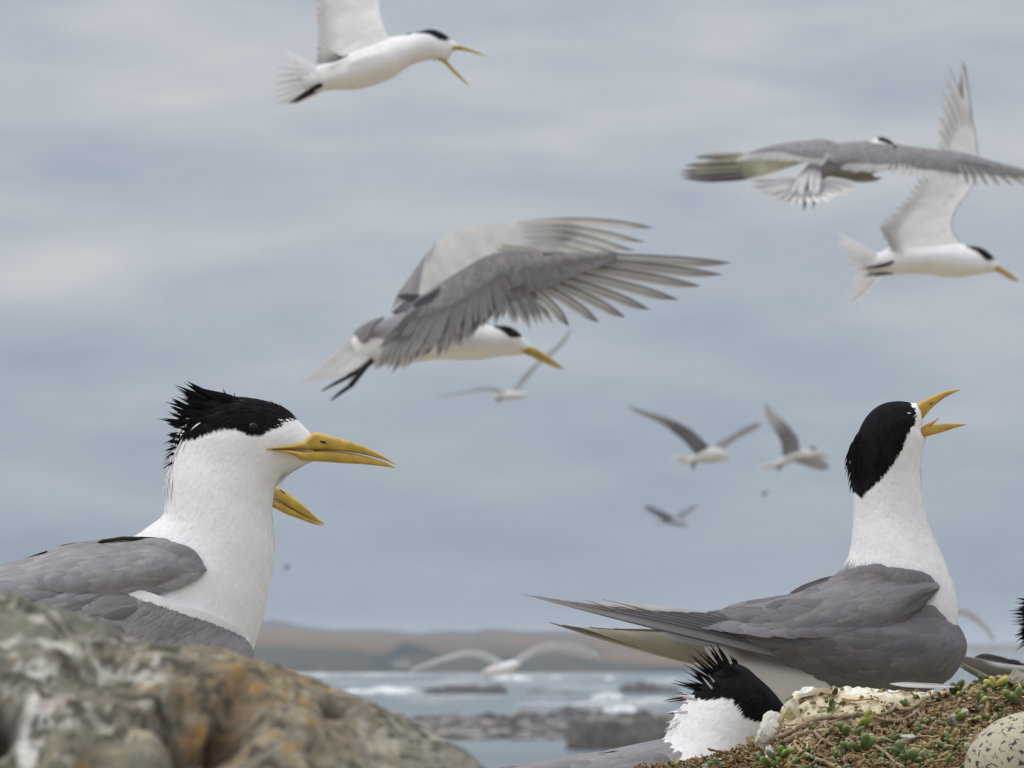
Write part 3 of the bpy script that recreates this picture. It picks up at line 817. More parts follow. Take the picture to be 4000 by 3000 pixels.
    # ---- folded wings
    for sg in (1, -1):
        W = np.array([[(3772, 2500, 95), (3776, 2525, 160), (3774, 2550, 165), (3760, 2580, 110)], [(3742, 2452, 140), (3745, 2515, 250), (3732, 2585, 258), (3700, 2650, 180)], [(3665, 2408, 200), (3655, 2500, 325), (3640, 2600, 325), (3610, 2690, 240)],
                      [(3575, 2385, 250), (3550, 2490, 370), (3520, 2610, 365), (3470, 2712, 260)], [(3420, 2372, 290), (3390, 2480, 385), (3350, 2600, 370), (3310, 2690, 260)], [(3210, 2362, 300), (3180, 2460, 370), (3140, 2545, 345), (3110, 2598, 270)],
                      [(3000, 2378, 270), (2985, 2435, 310), (2960, 2500, 290), (2930, 2542, 230)], [(2850, 2404, 220), (2835, 2435, 245), (2815, 2465, 235), (2795, 2490, 190)], [(2700, 2420, 160), (2680, 2432, 175), (2660, 2444, 165), (2640, 2452, 140)]], float)[::-1]
        if sg < 0: W = mirror(W)
        SW = Surf(W, Y0, 8, 8, out=sg)
        if sg > 0: drape(SW, S, 7)
        mb = MB()
        def wc(px, py, _):
            v = np.linspace(0, 1, SW.nv)[None, :] * np.ones(px.shape); u = np.linspace(0, 1, SW.nu)[:, None] * np.ones(px.shape)
            w = (1 - sstep(v, 0.01, 0.045)) * sstep(u, 0.62, 0.75) * 0.7
            return GREYD * 1.02 * (1 - w[..., None]) + WHITE * w[..., None]
        SW.base(mb, wc)
        back = to_world(SW.px[:, 0] + np.array([0, 14, -60 * sg]), Y0); mb.grid(np.stack([back, SW.W[:, 0]], 1), GREY * 0.9)
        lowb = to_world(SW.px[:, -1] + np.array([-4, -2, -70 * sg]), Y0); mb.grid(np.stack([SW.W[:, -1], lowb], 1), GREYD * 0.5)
        if sg > 0:
            wing_layers(mb, SW, [(0.05, 0.8, 0.0, 0.9, 320, 170, 60, GREYD * 1.0, 0.03, 0.06), (0.3, 0.985, 0.04, 0.97, 1500, 66, 30, GREYD * 0.98, 0.35, 0.05), (0.6, 0.99, 0.03, 0.95, 1500, 40, 17, GREYD * 1.0, 0.7, 0.05)], seed=13)
        else:
            wing_layers(mb, SW, [(0.05, 0.95, 0.0, 1.0, 300, 150, 60, GREY * 0.9, 0.05, 0.04)], seed=14)
        wing = mb.build('wing', M_WING, root)
        # primaries
        if sg > 0:
            # root (x,y), tip (x,y); longest first (lowest edge); each next lies above
            for i in range(8):
                m1 = MB(); sh = (0.9, 1.05, 0.95, 1.1, 0.92, 1.04, 0.96, 1.08)[i]; f = i / 7.0
                rx, ry = 3320 - 60 * i, 2634 - 17 * i
                tx, ty = 2027 + (0, 55, 120, 210, 310, 420, 540, 660)[i], 2318 + (0, 8, 20, 38, 56, 78, 96, 108)[i]
                q1 = (rx + (tx - rx) * .34, 2632 - (3320 - (rx + (tx - rx) * .34)) * .245 - 12.5 * i); q2 = (rx + (tx - rx) * .68, 2632 - (3320 - (rx + (tx - rx) * .68)) * .245 + 6 - 12 * i)
                d = 300 - i * 4
                blade(m1, [(rx, ry, d), q1 + (d + 10,), q2 + (d - 80,), (tx, ty, d - 190)], 10, 30 + i * 1.5, Y0, np.array(lin((124, 122, 128))) * sh, np.array(lin((186, 185, 190))) * sh, tip=lin((172, 166, 163)), seg=30, tipw=0.3, pointy=0.7, tilt=-0.25, camber=0.08, rachis=lin((190, 188, 192)), root=GREYD, edgec=np.array(lin((96, 92, 96))))
                m1.build('primary_feather', M_FLIGHT, wing)
            m1 = MB()
            for i in range(5):     # long secondaries with white trailing edges lying along the back
                blade(m1, [(3000 - 30 * i, 2450 + 16 * i, 275), (2860 - 30 * i, 2442 + 16 * i, 262), (2700 - 34 * i, 2418 + 13 * i, 215)], 22, 24, Y0, GREYL * 0.9, GREYL * .8, tip=WHITE * .85, seg=12)
            for (x, y) in ((0, 0), (-90, -8), (-180, -20), (-290, -34)):
                blade(m1, [(2980 + x, 2424 + y, 200), (2820 + x, 2408 + y, 170), (2610 + x, 2390 + y, 130)], 18, 15, Y0, WHITE * .95, WHITE * .85)
            blade(m1, [(2800, 2430, 232), (2900, 2480, 262), (3000, 2545, 275)], 5, 4, Y0, WHITE * .95, WHITE * .8)
            m1.build('secondary_feathers', M_FLIGHT, wing)
            m1 = MB()               # loose barbs standing off the wing edge
            for p in (((2590, 2398), (2480, 2370), (2350, 2340)), ((2520, 2392), (2440, 2372), (2390, 2362)), ((2560, 2394), (2500, 2380), (2440, 2362)), ((2400, 2382), (2340, 2358), (2280, 2342))):
                tube(m1, bez([q + (195,) for q in p], 10), np.linspace(5, 1, 10), lin((190, 182, 170)), 5, Y0=Y0)
            for i in range(40):
                x = rng.uniform(2200, 2660); y = 2346 + (x - 2200) * 0.13
                tube(m1, [(x, y + 6, 195), (x - 14, y, 196), (x - 30 * rng.uniform(.5, 1.4), y - 4, 197)], [2, 2, 1], lin((200, 196, 190)), 4, Y0=Y0)
            m1.build('loose_barbs', M_FLIGHT, wing)
        else:
            PR = [((3050, 2640), (2620, 2585), (2146, 2432)), ((3050, 2630), (2640, 2560), (2200, 2442)), ((3040, 2610), (2660, 2530), (2300, 2450)), ((3030, 2590), (2700, 2510), (2400, 2456))]
            for i, (a, b, c) in enumerate(PR):
                m1 = MB()
                blade(m1, [(a[0], a[1], -70 - i * 4), (b[0], b[1], -60 - i * 4), (c[0], c[1], -110 - i * 4)], 16, 74, Y0, np.array(lin((176, 170, 150))), np.array(lin((96, 92, 80))), tip=lin((110, 104, 94)), seg=26, tipw=0.5, pointy=0.62, tilt=-0.1, rachis=lin((150, 144, 120)))
                m1.build('primary_feather', M_FLIGHT, wing)
    # ---- tail under the wings: white, seen from below, olive shade painted into the colour
    mb = MB()
    for i in range(9):
        d = (i - 4) * 16
        blade(mb, [(2960, 2600 + abs(d) * .2, d), (2700, 2550 - abs(i - 4) * 4, d * 1.2), (2272 + abs(i - 4) * 30, 2452 + abs(i - 4) * 3, d * 1.4)], 40, 56, Y0, np.array(lin((178, 174, 156))), np.array(lin((196, 193, 182))), seg=18, tipw=0.3, pointy=0.6, rachis=lin((196, 192, 176)))
    mb.build('tail', M_FLIGHT, root)
    # ---- mantle and scapulars
    for sg in (1, -1):
        C = np.array([[(3668, 2284, 205), (3672, 2292, 232), (3668, 2300, 236), (3655, 2310, 225)], [(3610, 2262, 170), (3618, 2290, 262), (3612, 2325, 290), (3592, 2362, 280)], [(3490, 2240, 130), (3505, 2300, 290), (3512, 2370, 350), (3500, 2430, 350)], [(3380, 2225, 90), (3395, 2300, 290), (3400, 2380, 370), (3392, 2455, 375)],
                      [(3262, 2262, 60), (3270, 2325, 270), (3265, 2395, 365), (3250, 2465, 385)], [(3120, 2322, 40), (3112, 2370, 240), (3095, 2425, 335), (3070, 2475, 362)], [(2965, 2366, 30), (2955, 2395, 180), (2938, 2430, 280), (2910, 2465, 310)], [(2810, 2392, 20), (2800, 2408, 130), (2785, 2425, 215), (2765, 2445, 245)]], float)[::-1]
        if sg < 0: C = mirror(C)
        SC = Surf(C, Y0, 8, 8, out=sg)
        if sg > 0: drape(SC, S, 12)
        mb = MB()
        SC.base(mb, lambda px, py, _: GREYD * 1.12 * (0.9 + 0.2 * vnoise(np.stack([px * .01, py * .02, px * 0], -1))[..., None]))
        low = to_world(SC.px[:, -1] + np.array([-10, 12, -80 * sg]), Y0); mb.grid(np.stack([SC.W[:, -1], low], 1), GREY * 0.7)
        wing_layers(mb, SC, [(0.04, 0.97, 0.0, 1.0, 520, 130, 52, GREYD * 1.12, 0.12, 0.055), (0.45, 0.985, 0.0, 1.0, 1200, 44, 20, GREYD * 1.15, 0.12, 0.05)], seed=18)
        mb.build('scapular_feathers', M_WING, root)
    mb = MB()       # tertials of the far wing showing along the back, white edged
    for (a, b, c, w, cl) in (((3270, 2250), (3180, 2285), (3082, 2318), 14, GREYD), ((3240, 2275), (3150, 2315), (3022, 2350), 10, GREYL * 1.1), ((3150, 2330), (3000, 2352), (2790, 2392), 20, GREYL * 1.05), ((3120, 2345), (2980, 2378), (2800, 2400), 18, WHITE * .75), ((3100, 2360), (2950, 2400), (2722, 2412), 9, WHITE * .85), ((3060, 2345), (2960, 2350), (2830, 2374), 14, WHITE * .7)):
        blade(mb, [a + (-30,), b + (-20,), c + (-10,)], w, w, Y0, cl, cl * 0.9, seg=12)
    tube(mb, bez([(3230, 2300, 60), (3100, 2350, 60), (2960, 2374, 30), (2880, 2380, 20)], 16), np.array([3] + [9] * 12 + [7, 4, 2]), np.array(lin((70, 66, 66))), 8, Y0=Y0)
    mb.build('tertial_feathers', M_WING, root)
    for dd in (95, -95): leg(root, Y0, [(3330, 2760, dd), (3350, 2860, dd), (3310, 2960, dd)], 15, (110, 10, 0))
calling_tern()

# ================================================================ tern sitting low behind the mound with raised crest
def low_tern():
    Y0 = 3.99
    root = thing('crested_tern', 'tern sitting low behind the mound with its spiky black crest fanned out, bill hidden', 'tern', world_pt(2350, 3230, Y0))
    secs = [(1760, 3060, 1760, 3090, 30), (1850, 3030, 1870, 3170, 120), (2000, 2996, 2040, 3240, 220), (2180, 2970, 2240, 3270, 280), (2340, 2945, 2440, 3280, 305), (2450, 2922, 2640, 3260, 295), (2540, 2902, 2800, 3200, 270), (2588, 2888, 2890, 3110, 235), (2604, 2862, 2940, 3010, 205),
            (2616, 2830, 2966, 2950, 184), (2636, 2795, 2990, 2918, 170), (2672, 2745, 3010, 2898, 160), (2728, 2690, 3030, 2884, 152), (2790, 2632, 3046, 2872, 146), (2850, 2596, 3058, 2862, 138), (2905, 2605, 3068, 2855, 124), (2960, 2648, 3078, 2850, 108), (3010, 2695, 3088, 2846, 90), (3050, 2745, 3098, 2842, 70), (3078, 2785, 3106, 2838, 46), (3094, 2804, 3110, 2830, 18)]
    S = loft(secs, Y0, nring=20, fu=9, fv=5)
    cap = [(2700, 2600), (2800, 2480), (2860, 2540), (2960, 2600), (3100, 2720), (3095, 2800), (3060, 2806), (3015, 2819), (2990, 2817), (2961, 2815), (2945, 2808), (2930, 2797), (2906, 2772), (2888, 2750), (2870, 2739), (2852, 2724), (2834, 2722), (2800, 2730), (2760, 2734), (2722, 2728), (2700, 2700)]
    grey = [(1600, 3000), (2000, 2960), (2350, 2920), (2440, 2925), (2560, 2935), (2600, 3000), (2620, 3100), (2500, 3300), (1600, 3300)]
    mb = MB()
    rel = (vnoise(S.W, 60, 3, 5) - 0.5) * 0.0011
    S.base(mb, body_colour(S, cap, grey, 45), rel)
    plumage_tufts(mb, S, 4200, 40, 15, 0.25, 0.97, cap, grey, lift=0.06, soft=55)
    k = 120; 
    body = mb.build('body', M_PLUM, root)
    mb = MB()
    cap_feathers(mb, S, cap, 5200, 54, 12, 0.5, 1.0, lift=0.05)
    B = BLACK * 1.2
    spikes(mb, Y0, [(2850, 2600, 2796, 2509, 20, 4, B), (2845, 2620, 2770, 2511, 18, 3, B), (2835, 2625, 2754, 2518, 16, 3, B), (2830, 2640, 2735, 2540, 16, 3, B), (2825, 2640, 2711, 2530, 16, 3, B), (2822, 2655, 2700, 2560, 14, 2, B), (2815, 2660, 2689, 2548, 14, 3, B), (2818, 2670, 2685, 2575, 14, 2, B), (2812, 2675, 2660, 2590, 16, 3, B),
                    (2808, 2690, 2690, 2610, 14, 3, B), (2802, 2695, 2662, 2615, 14, 3, B), (2868, 2600, 2845, 2552, 14, 3, B), (2880, 2600, 2858, 2560, 12, 3, B), (2800, 2690, 2680, 2650, 14, 2, B), (2830, 2705, 2626, 2655, 22, 4, B), (2820, 2712, 2612, 2666, 18, 3, B), (2800, 2705, 2660, 2668, 20, 4, B),
                    (2800, 2720, 2640, 2706, 12, 2, B * 3), (2806, 2722, 2700, 2730, 18, 4, B), (2780, 2725, 2722, 2732, 14, 3, B), (2690, 2730, 2584, 2740, 13, 2, lin((70, 62, 60))), (2700, 2712, 2625, 2712, 10, 2, lin((90, 84, 80)))], spread=60)
    for k in range(90):
        a = rng.uniform(0, 1); d0 = rng.uniform(-110, 110)
        blade(mb, [(2900 - 30 * a, 2640 + 60 * a, d0), (2822 - 25 * a + rng.normal(0, 10), 2575 + 120 * a + rng.normal(0, 8), d0)], 14, 14, Y0, B, B, seg=6, tipw=0.5, pointy=0.6, rachis=B, camber=0.3)
    mb.build('crest', M_BLACK, root)
    mb = MB()
    spikes(mb, Y0, [(2805, 2690, 2760, 2625, 16, 6, WHITE * .85), (2790, 2700, 2740, 2640, 14, 5, WHITE * .8), (2740, 2740, 2660, 2700, 18, 7, WHITE * .85), (2730, 2735, 2640, 2715, 16, 6, WHITE * .7), (2700, 2745, 2600, 2737, 14, 4, WHITE * .6),
                    (2690, 2775, 2604, 2782, 26, 8, WHITE * .95), (2700, 2770, 2632, 2796, 26, 8, WHITE * .95), (2680, 2800, 2600, 2824, 24, 8, WHITE * .95), (2680, 2810, 2592, 2862, 24, 9, WHITE * .95), (2680, 2830, 2606, 2866, 26, 9, WHITE * .95), (2660, 2850, 2604, 2884, 20, 6, WHITE * .95), (2640, 2784, 2600, 2790, 8, 2, lin((120, 112, 112)))], spread=100)
    mb.build('nape_plumes', M_PLUM, root)
    eye(root, Y0, 2958, 2772, 124, 22)
    beak(root, Y0, [(3088, 2800, 3092, 2830, 34), (3120, 2806, 3118, 2842, 32), (3200, 2828, 3190, 2862, 26), (3300, 2866, 3290, 2888, 16), (3380, 2905, 3378, 2909, 3)], [(3084, 2832, 3090, 2850, 34), (3118, 2844, 3112, 2868, 30), (3190, 2864, 3180, 2888, 22), (3290, 2890, 3284, 2902, 12), (3370, 2912, 3368, 2915, 3)])
    for sg in (1, -1):
        W = np.array([[(2660, 2990, 240), (2650, 3060, 270), (2620, 3130, 240)], [(2520, 2960, 270), (2500, 3060, 325), (2470, 3170, 280)], [(2330, 2976, 250), (2310, 3070, 320), (2280, 3180, 270)], [(2120, 3000, 210), (2100, 3080, 270), (2080, 3170, 220)], [(1860, 3040, 140), (1850, 3090, 170), (1840, 3150, 140)], [(1500, 3080, 60), (1500, 3100, 80), (1500, 3120, 60)]], float)[::-1]
        if sg < 0: W = mirror(W)
        SW = Surf(W, Y0, 8, 8, out=sg); mb = MB(); (drape(SW, S, 5) if sg > 0 else None); SW.base(mb, lambda px, py, _: np.tile(GREY * 1.05, px.shape + (1,)))
        wing_layers(mb, SW, [(0.1, 0.98, 0, 1, 500, 110, 50, GREY * 1.05, 0.05, 0.05)], seed=21)
        for i in range(6): blade(mb, [(1900, 3070 + i * 12, sg * (180 - i * 4)), (1600, 3080 + i * 8, sg * 120), (1250 + i * 60, 3100 + i * 4, sg * 60)], 14, 26, Y0, GREYD, GREYL)
        mb.build('wing', M_WING, root)
    mb = MB()   # back feathers over the mantle
    wl = [(0.08, 0.36, -0.22, 0.22, 260, 110, 52, GREY * 1.08, 0.0, 0.035)]
    u = rng.uniform(0.1, 0.36, 260); v = rng.normal(0, 0.12, 260) % 1
    feathers(mb, S, u, v, 110, 50, GREY * rng.uniform(0.95, 1.15, (260, 1)) * np.ones((1, 3)), ang=rng.normal(0, .1, 260), lift=0.03, tipc=GREY * 1.25)
    mb.build('mantle_feathers', M_WING, root)
    for dd in (90, -90): leg(root, Y0, [(2420, 3200, dd), (2440, 3250, dd), (2400, 3290, dd)], 15, (110, 4, 0))
low_tern()

# ================================================================ tern cut off by the right edge
def edge_tern():
    Y0 = 4.75
    root = thing('crested_tern', 'tern cut off by the right edge, its spiky nape and dark folded wing tips showing', 'tern', world_pt(4250, 2900, Y0))
    # seen obliquely from behind; body beyond the frame
    secs = [(3990, 2650, 3995, 2670, 20), (4060, 2600, 4080, 2760, 90), (4140, 2570, 4190, 2820, 150), (4200, 2550, 4330, 2830, 190), (4230, 2530, 4420, 2760, 195), (4160, 2515, 4430, 2640, 175), (4080, 2500, 4400, 2580, 150), (4030, 2478, 4375, 2540, 132),
            (4008, 2440, 4365, 2510, 124), (4000, 2400, 4370, 2490, 120), (4005, 2350, 4378, 2475, 116), (4030, 2310, 4384, 2462, 110), (4090, 2285, 4388, 2452, 100), (4180, 2290, 4392, 2446, 84), (4280, 2330, 4396, 2440, 62), (4360, 2375, 4400, 2435, 34), (4395, 2400, 4402, 2425, 10)]
    S = loft(secs, Y0, nring=16, fu=7, fv=4)
    cap = [(3900, 2300), (4100, 2250), (4350, 2340), (4330, 2400), (4200, 2420), (4080, 2450), (4030, 2490), (3980, 2500)]
    grey = [(3900, 2560), (4160, 2540), (4260, 2560), (4280, 2640), (4200, 2720), (3900, 2800)]
    mb = MB(); S.base(mb, body_colour(S, cap, grey)); plumage_tufts(mb, S, 1800, 38, 14, 0.2, 0.95, cap, grey)
    body = mb.build('body', M_PLUM, root)
    mb = MB(); cap_feathers(mb, S, cap, 2500, 60, 13, 0.45, 1.0)
    B = BLACK * 1.2
    spikes(mb, Y0, [(4070, 2360, 3970, 2338, 15, 4, B), (4065, 2365, 3958, 2352, 12, 3, B), (4060, 2385, 3962, 2376, 15, 4, B), (4060, 2390, 3934, 2385, 13, 3, B), (4060, 2400, 3945, 2400, 16, 4, B), (4060, 2410, 3950, 2411, 16, 4, B), (4060, 2420, 3944, 2430, 10, 3, B), (4060, 2425, 3950, 2440, 10, 3, B),
                    (4060, 2430, 3975, 2460, 16, 4, B), (4060, 2440, 3962, 2489, 18, 5, B), (4060, 2450, 3965, 2510, 18, 5, B), (4060, 2460, 3980, 2520, 16, 4, B), (4055, 2470, 3960, 2545, 14, 4, B), (4050, 2400, 3990, 2390, 24, 8, B)], spread=60)
    for k in range(60):
        a = rng.uniform(0, 1); d0 = rng.uniform(-70, 70)
        blade(mb, [(4080, 2350 + 110 * a, d0), (3992 + rng.normal(0, 10), 2352 + 150 * a, d0)], 12, 12, Y0, B, B, seg=6, tipw=0.5, pointy=0.6, rachis=B, camber=0.3)
    mb.build('crest', M_BLACK, root)
    mb = MB(); spikes(mb, Y0, [(4060, 2520, 3985, 2590, 24, 12, WHITE * .95), (4080, 2500, 4000, 2560, 26, 12, WHITE * .95)], spread=70); mb.build('nape_plumes', M_PLUM, root)
    eye(root, Y0, 4290, 2400, 66, 16)
    beak(root, Y0, [(4385, 2400, 4388, 2420, 30), (4460, 2410, 4460, 2430, 22), (4600, 2440, 4600, 2444, 3)], [(4385, 2422, 4388, 2438, 28), (4460, 2432, 4458, 2448, 20), (4595, 2447, 4595, 2450, 3)])
    mb = MB()
    dk = np.array(lin((112, 110, 98))); W1 = WHITE * .85
    # underside of the far wing tip, upper rim white along the inner vane
    C = [[(3713, 2566, 0), (3716, 2567, 0), (3722, 2570, 2), (3728, 2574, 0)], [(3748, 2561, -8), (3752, 2572, 0), (3772, 2592, 4), (3790, 2606, 0)], [(3810, 2569, -14), (3822, 2590, 0), (3848, 2620, 4), (3872, 2644, 0)], [(3862, 2582, -18), (3880, 2605, 0), (3910, 2640, 6), (3940, 2672, 0)],
         [(3920, 2592, -20), (3945, 2618, 0), (3980, 2655, 6), (4010, 2700, 0)], [(4000, 2600, -20), (4030, 2630, 0), (4070, 2680, 10), (4100, 2730, 0)], [(4120, 2600, 30), (4150, 2650, 60), (4190, 2710, 70), (4220, 2770, 40)]]
    SW = Surf(np.array(C, float)[::-1], Y0, 8, 8)
    def uc(px, py, _):
        v = np.linspace(0, 1, SW.nv)[None, :] * np.ones(px.shape)
        w = (1 - sstep(v, 0.03, 0.4)) * sstep(px, 3830, 3900) + (1 - sstep(v, 0.01, 0.05)); w = np.clip(w, 0, 1)[..., None]
        return dk * (1 - w) + W1 * w
    SW.base(mb, uc)
    W2 = SW.px.copy(); W2[..., 2] -= 8; mb.grid(to_world(W2, Y0), GREYL)
    for (x0, y0, x1, y1, w, c) in ((3722, 2574, 4010, 2720, 6, lin((168, 162, 138))), (3730, 2582, 4000, 2724, 5, lin((120, 116, 104))), (3736, 2594, 3990, 2730, 6, lin((96, 92, 90))), (3745, 2602, 3980, 2732, 4, lin((70, 68, 68)))):
        blade(mb, [(x1 + 60, y1 + 30, 6), (x0, y0, 8)], w, w, Y0, c, c, seg=14, tipw=0.12)
    mb.build('wing', M_FLIGHT, root)
    mb = MB()
    C2 = np.array(C, float); C2[..., 2] = -C2[..., 2] - 120; C2[..., 0] += 90; C2[..., 1] += 10
    S2 = Surf(C2[::-1], Y0, 6, 6, out=-1); S2.base(mb, lambda px, py, _: np.tile(GREY, px.shape + (1,))); wing_layers(mb, S2, [(0.3, 0.98, 0, 1, 120, 90, 40, GREY, 0.05, 0.04)])
    mb.build('wing', M_WING, root)
    for dd in (60, -60): leg(root, Y0, [(4260, 2800, dd), (4270, 2850, dd), (4250, 2910, dd)], 14, (90, 4, 0))
edge_tern()
# ---------------------------------------------------------------- flying terns
def fan(mb, bases, tips, n, wl, wr, Y0, cl, cr, tip=None, bow=0.06, dcurve=0.0, parts=None, seg=12, rs=rng, jit=0.0, tipw=0.25, pointy=0.8, tilt=0.0, root=None, rachis=None, wtaper=None, edgec=None, camber=0.12):
    """n long feathers interpolated between lists of base and tip points (photo px, depth)"""
    B = catmull(np.array(bases, float), 12); T = catmull(np.array(tips, float), 12)
    for i in range(n):
        a = i / max(n - 1, 1)
        def at(A):
            x = a * (len(A) - 1); k = min(int(x), len(A) - 2); return A[k] * (1 - (x - k)) + A[k + 1] * (x - k)
        b, t = at(B), at(T) + np.array([rs.normal(0, 1), rs.normal(0, 1), 0]) * jit
        l = np.hypot(*(t - b)[:2]); nrm = np.array([(t - b)[1], -(t - b)[0], 0]) / (l + 1e-6)
        m = (b + t) / 2 + nrm * bow * l
        s = 1.0 if wtaper is None else (wtaper[0] * (1 - a) + wtaper[1] * a)
        k = rs.uniform(0.93, 1.07)
        args = dict(edgec=edgec, camber=camber, tip=tip, seg=seg, tipw=tipw, pointy=pointy, tilt=tilt, root=root, rachis=rachis)
        bb = b + np.array([0, 0, dcurve * a]); 
        if parts is None:
            blade(mb, [bb, m, t], wl * s, wr * s, Y0, np.asarray(cl) * k, np.asarray(cr) * k, **args)
        else:
            m1 = MB(); blade(m1, [bb, m, t], wl * s, wr * s, Y0, np.asarray(cl) * k, np.asarray(cr) * k, **args)
            m1.build(parts[0], M_FLIGHT, parts[1])

def skin(mb, ctrl, Y0, col, thick=8, f=6, shade=0.2, seed=0, out=None):
    """a closed thin covert surface of the wing, returns the near side Surf"""
    S = Surf(np.array(ctrl, float), Y0, f, f, out=out)
    def cf(px, py, W):
        nz = vnoise(np.stack([px * .02, py * .03, px * 0], -1), 1, 3, seed)
        c = col(S) if callable(col) else np.tile(np.asarray(col, float), px.shape + (1,))
        uu, vv = uv(S); st = vnoise(np.stack([uu * 26 + vv * 3, vv * 2.5, vv * 0 + seed], -1), 1, 3, 7)[..., None]
        return c * (1 + shade * (nz[..., None] - 0.5)) * (1 + 0.30 * (st - 0.5)) * (1 - 0.10 * vv[..., None])
    S.base(mb, cf)
    if thick == 0: return S
    P2 = S.px.copy()
    P2[..., 2] -= thick
    mb.grid(to_world(P2, Y0), cf(S.px[..., 0], S.px[..., 1], None), flip=True)
    for a in (0, -1):       # close the long edges
        mb.grid(np.stack([S.W[:, a], to_world(P2[:, a], Y0)], 1), cf(S.px[..., 0], S.px[..., 1], None)[:, a:a + 1 if a == 0 else None][:, :1].repeat(2, 1))
    return S

def uv(S):
    return np.linspace(0, 1, S.nu)[:, None] * np.ones((S.nu, S.nv)), np.linspace(0, 1, S.nv)[None, :] * np.ones((S.nu, S.nv))

PALE = np.array(lin((214, 214, 214))); UNDER = np.array(lin((200, 198, 192)))
def fbody(root, Y0, secs, cap, grey=None, n=900, L=22, Wd=9, nape=None):
    S = loft(secs, Y0, nring=16, fu=8, fv=4)
    mb = MB(); S.base(mb, body_colour(S, cap, grey, 10)); plumage_tufts(mb, S, n, L, Wd, 0.1, 0.95, cap, grey, soft=12)
    mb.build('body', M_PLUM, root)
    mb = MB(); cap_feathers(mb, S, cap, int(n * 1.4), L, 6, 0.45, 1.0, lift=0.05)
    if nape: spikes(mb, Y0, nape, spread=14)
    mb.build('crest', M_BLACK, root)
    return S

# ================================================================ flyer calling at the top, wings raised
def top_flyer():
    Y0 = 8.0
    root = thing('crested_tern', 'calling tern in flight at the top, bill wide open, one pale wing raised', 'tern', world_pt(1430, 330, Y0), 'terns in flight')
    secs = [(1175, 285, 1190, 350, 14), (1215, 268, 1225, 358, 36), (1265, 248, 1262, 356, 62), (1320, 225, 1320, 351, 92), (1384, 196, 1390, 350, 122), (1440, 172, 1455, 335, 138), (1500, 152, 1520, 312, 132), (1545, 142, 1560, 285, 108), (1590, 136, 1600, 258, 84), (1628, 126, 1642, 242, 70),
            (1668, 116, 1680, 233, 62), (1700, 118, 1714, 236, 56), (1732, 132, 1742, 238, 49), (1758, 150, 1756, 222, 38), (1778, 166, 1766, 204, 26), (1792, 177, 1782, 196, 12)]
    cap = [(1560, 100), (1700, 90), (1790, 150), (1762, 158), (1745, 162), (1723, 162), (1705, 150), (1680, 136), (1650, 131), (1610, 131), (1575, 140)]
    S = fbody(root, Y0, secs, cap, nape=[(1620, 132, 1572, 140, 8, 6, BLACK)])
    eye(root, Y0, 1735, 150, 45, 8)
    beak(root, Y0, [(1724, 182, 1724, 190, 34), (1750, 180, 1750, 193, 34), (1778, 176, 1778, 195, 29), (1796, 178, 1794, 196, 24), (1830, 188, 1826, 201, 17), (1865, 201, 1862, 210, 10), (1900, 219, 1899, 221, 2)],
         [(1712, 222, 1708, 232, 34), (1742, 234, 1732, 246, 30), (1768, 262, 1757, 270, 20), (1800, 296, 1790, 302, 12), (1832, 333, 1830, 335, 2)], nostril=(1792, 186, 7, 2, 23, 2))
    mb = MB(); tube(mb, [(1700, 200, 0), (1730, 204, 0), (1741, 213, 0)], [38, 26, 10], np.array(lin((120, 60, 40))), 10, Y0=Y0); mb.build('mouth_lining', M_PLUM, root)
    # raised near wing, seen from below
    mb = MB()
    base = [[(1520, 150, 120), (1460, 175, 130), (1400, 195, 120), (1340, 222, 100)], [(1500, 108, 150), (1440, 120, 165), (1370, 150, 160), (1290, 190, 150)], [(1487, 66, 190), (1425, 70, 205), (1350, 80, 210), (1275, 100, 200)], [(1477, 0, 240), (1415, 0, 260), (1340, -6, 262), (1265, 0, 250)],
            [(1470, -70, 290), (1410, -70, 300), (1340, -80, 300), (1262, -90, 290)], [(1465, -150, 330), (1420, -160, 340), (1360, -170, 335), (1300, -180, 330)], [(1430, -240, 350), (1400, -250, 350), (1370, -255, 350), (1340, -260, 350)]]
    SW = skin(mb, base, Y0, WHITE * 1.02, 0, shade=0.12, seed=4)
    k = 3; u = rng.uniform(0.02, 1, k); v = rng.uniform(0.02, 0.98, k)
    feathers(mb, SW, u, v, 30, 12, WHITE * rng.uniform(.92, 1.04, (k, 1)) * np.ones(3), ang=rng.normal(1.5, .12, k), lift=0.02, seg=3)
    wing = mb.build('wing', M_PALE, root)
    m1 = MB(); fan(m1, [(1340, 200, 96), (1300, 150, 146), (1290, 60, 190), (1285, -30, 240), (1290, -120, 280)], [(1232, 252, 80), (1242, 200, 120), (1238, 120, 170), (1232, 30, 220), (1226, -60, 260)], 15, 11, 15, Y0, WHITE * .9, WHITE * 1.02, tip=UNDER * .9, jit=2)
    m1.build('secondary_feathers', M_FLIGHT, wing)
    m1 = MB(); fan(m1, [(1360, 215, 90), (1320, 205, 100)], [(1236, 248, 50), (1240, 218, 70)], 5, 8, 10, Y0, GREY * .9, GREYD, tip=GREYD * .7); m1.build('tertial_feathers', M_FLIGHT, wing)
    m1 = MB(); fan(m1, [(1300, -140, 300), (1340, -220, 340), (1430, -220, 345)], [(1180, -330, 300), (1200, -560, 330), (1330, -760, 340)], 10, 10, 20, Y0, UNDER * .8, UNDER, tip=GREYD, seg=10); m1.build('primary_feathers', M_FLIGHT, wing)
    mb = MB(); b2 = mirror(base); b2[..., 0] -= 20; SF = skin(mb, b2, Y0, GREYL, 0, out=-1)
    fan(mb, [(1330, 200, -96), (1290, 60, -190), (1290, -120, -280)], [(1235, 235, -80), (1245, 120, -170), (1240, -60, -260)], 12, 11, 15, Y0, GREY, GREYL)
    fan(mb, [(1290, -140, -300), (1420, -220, -345)], [(1180, -330, -300), (1330, -760, -340)], 9, 10, 20, Y0, GREY, GREYL); mb.build('wing', M_FLIGHT, root)
    # fanned tail
    mb = MB()
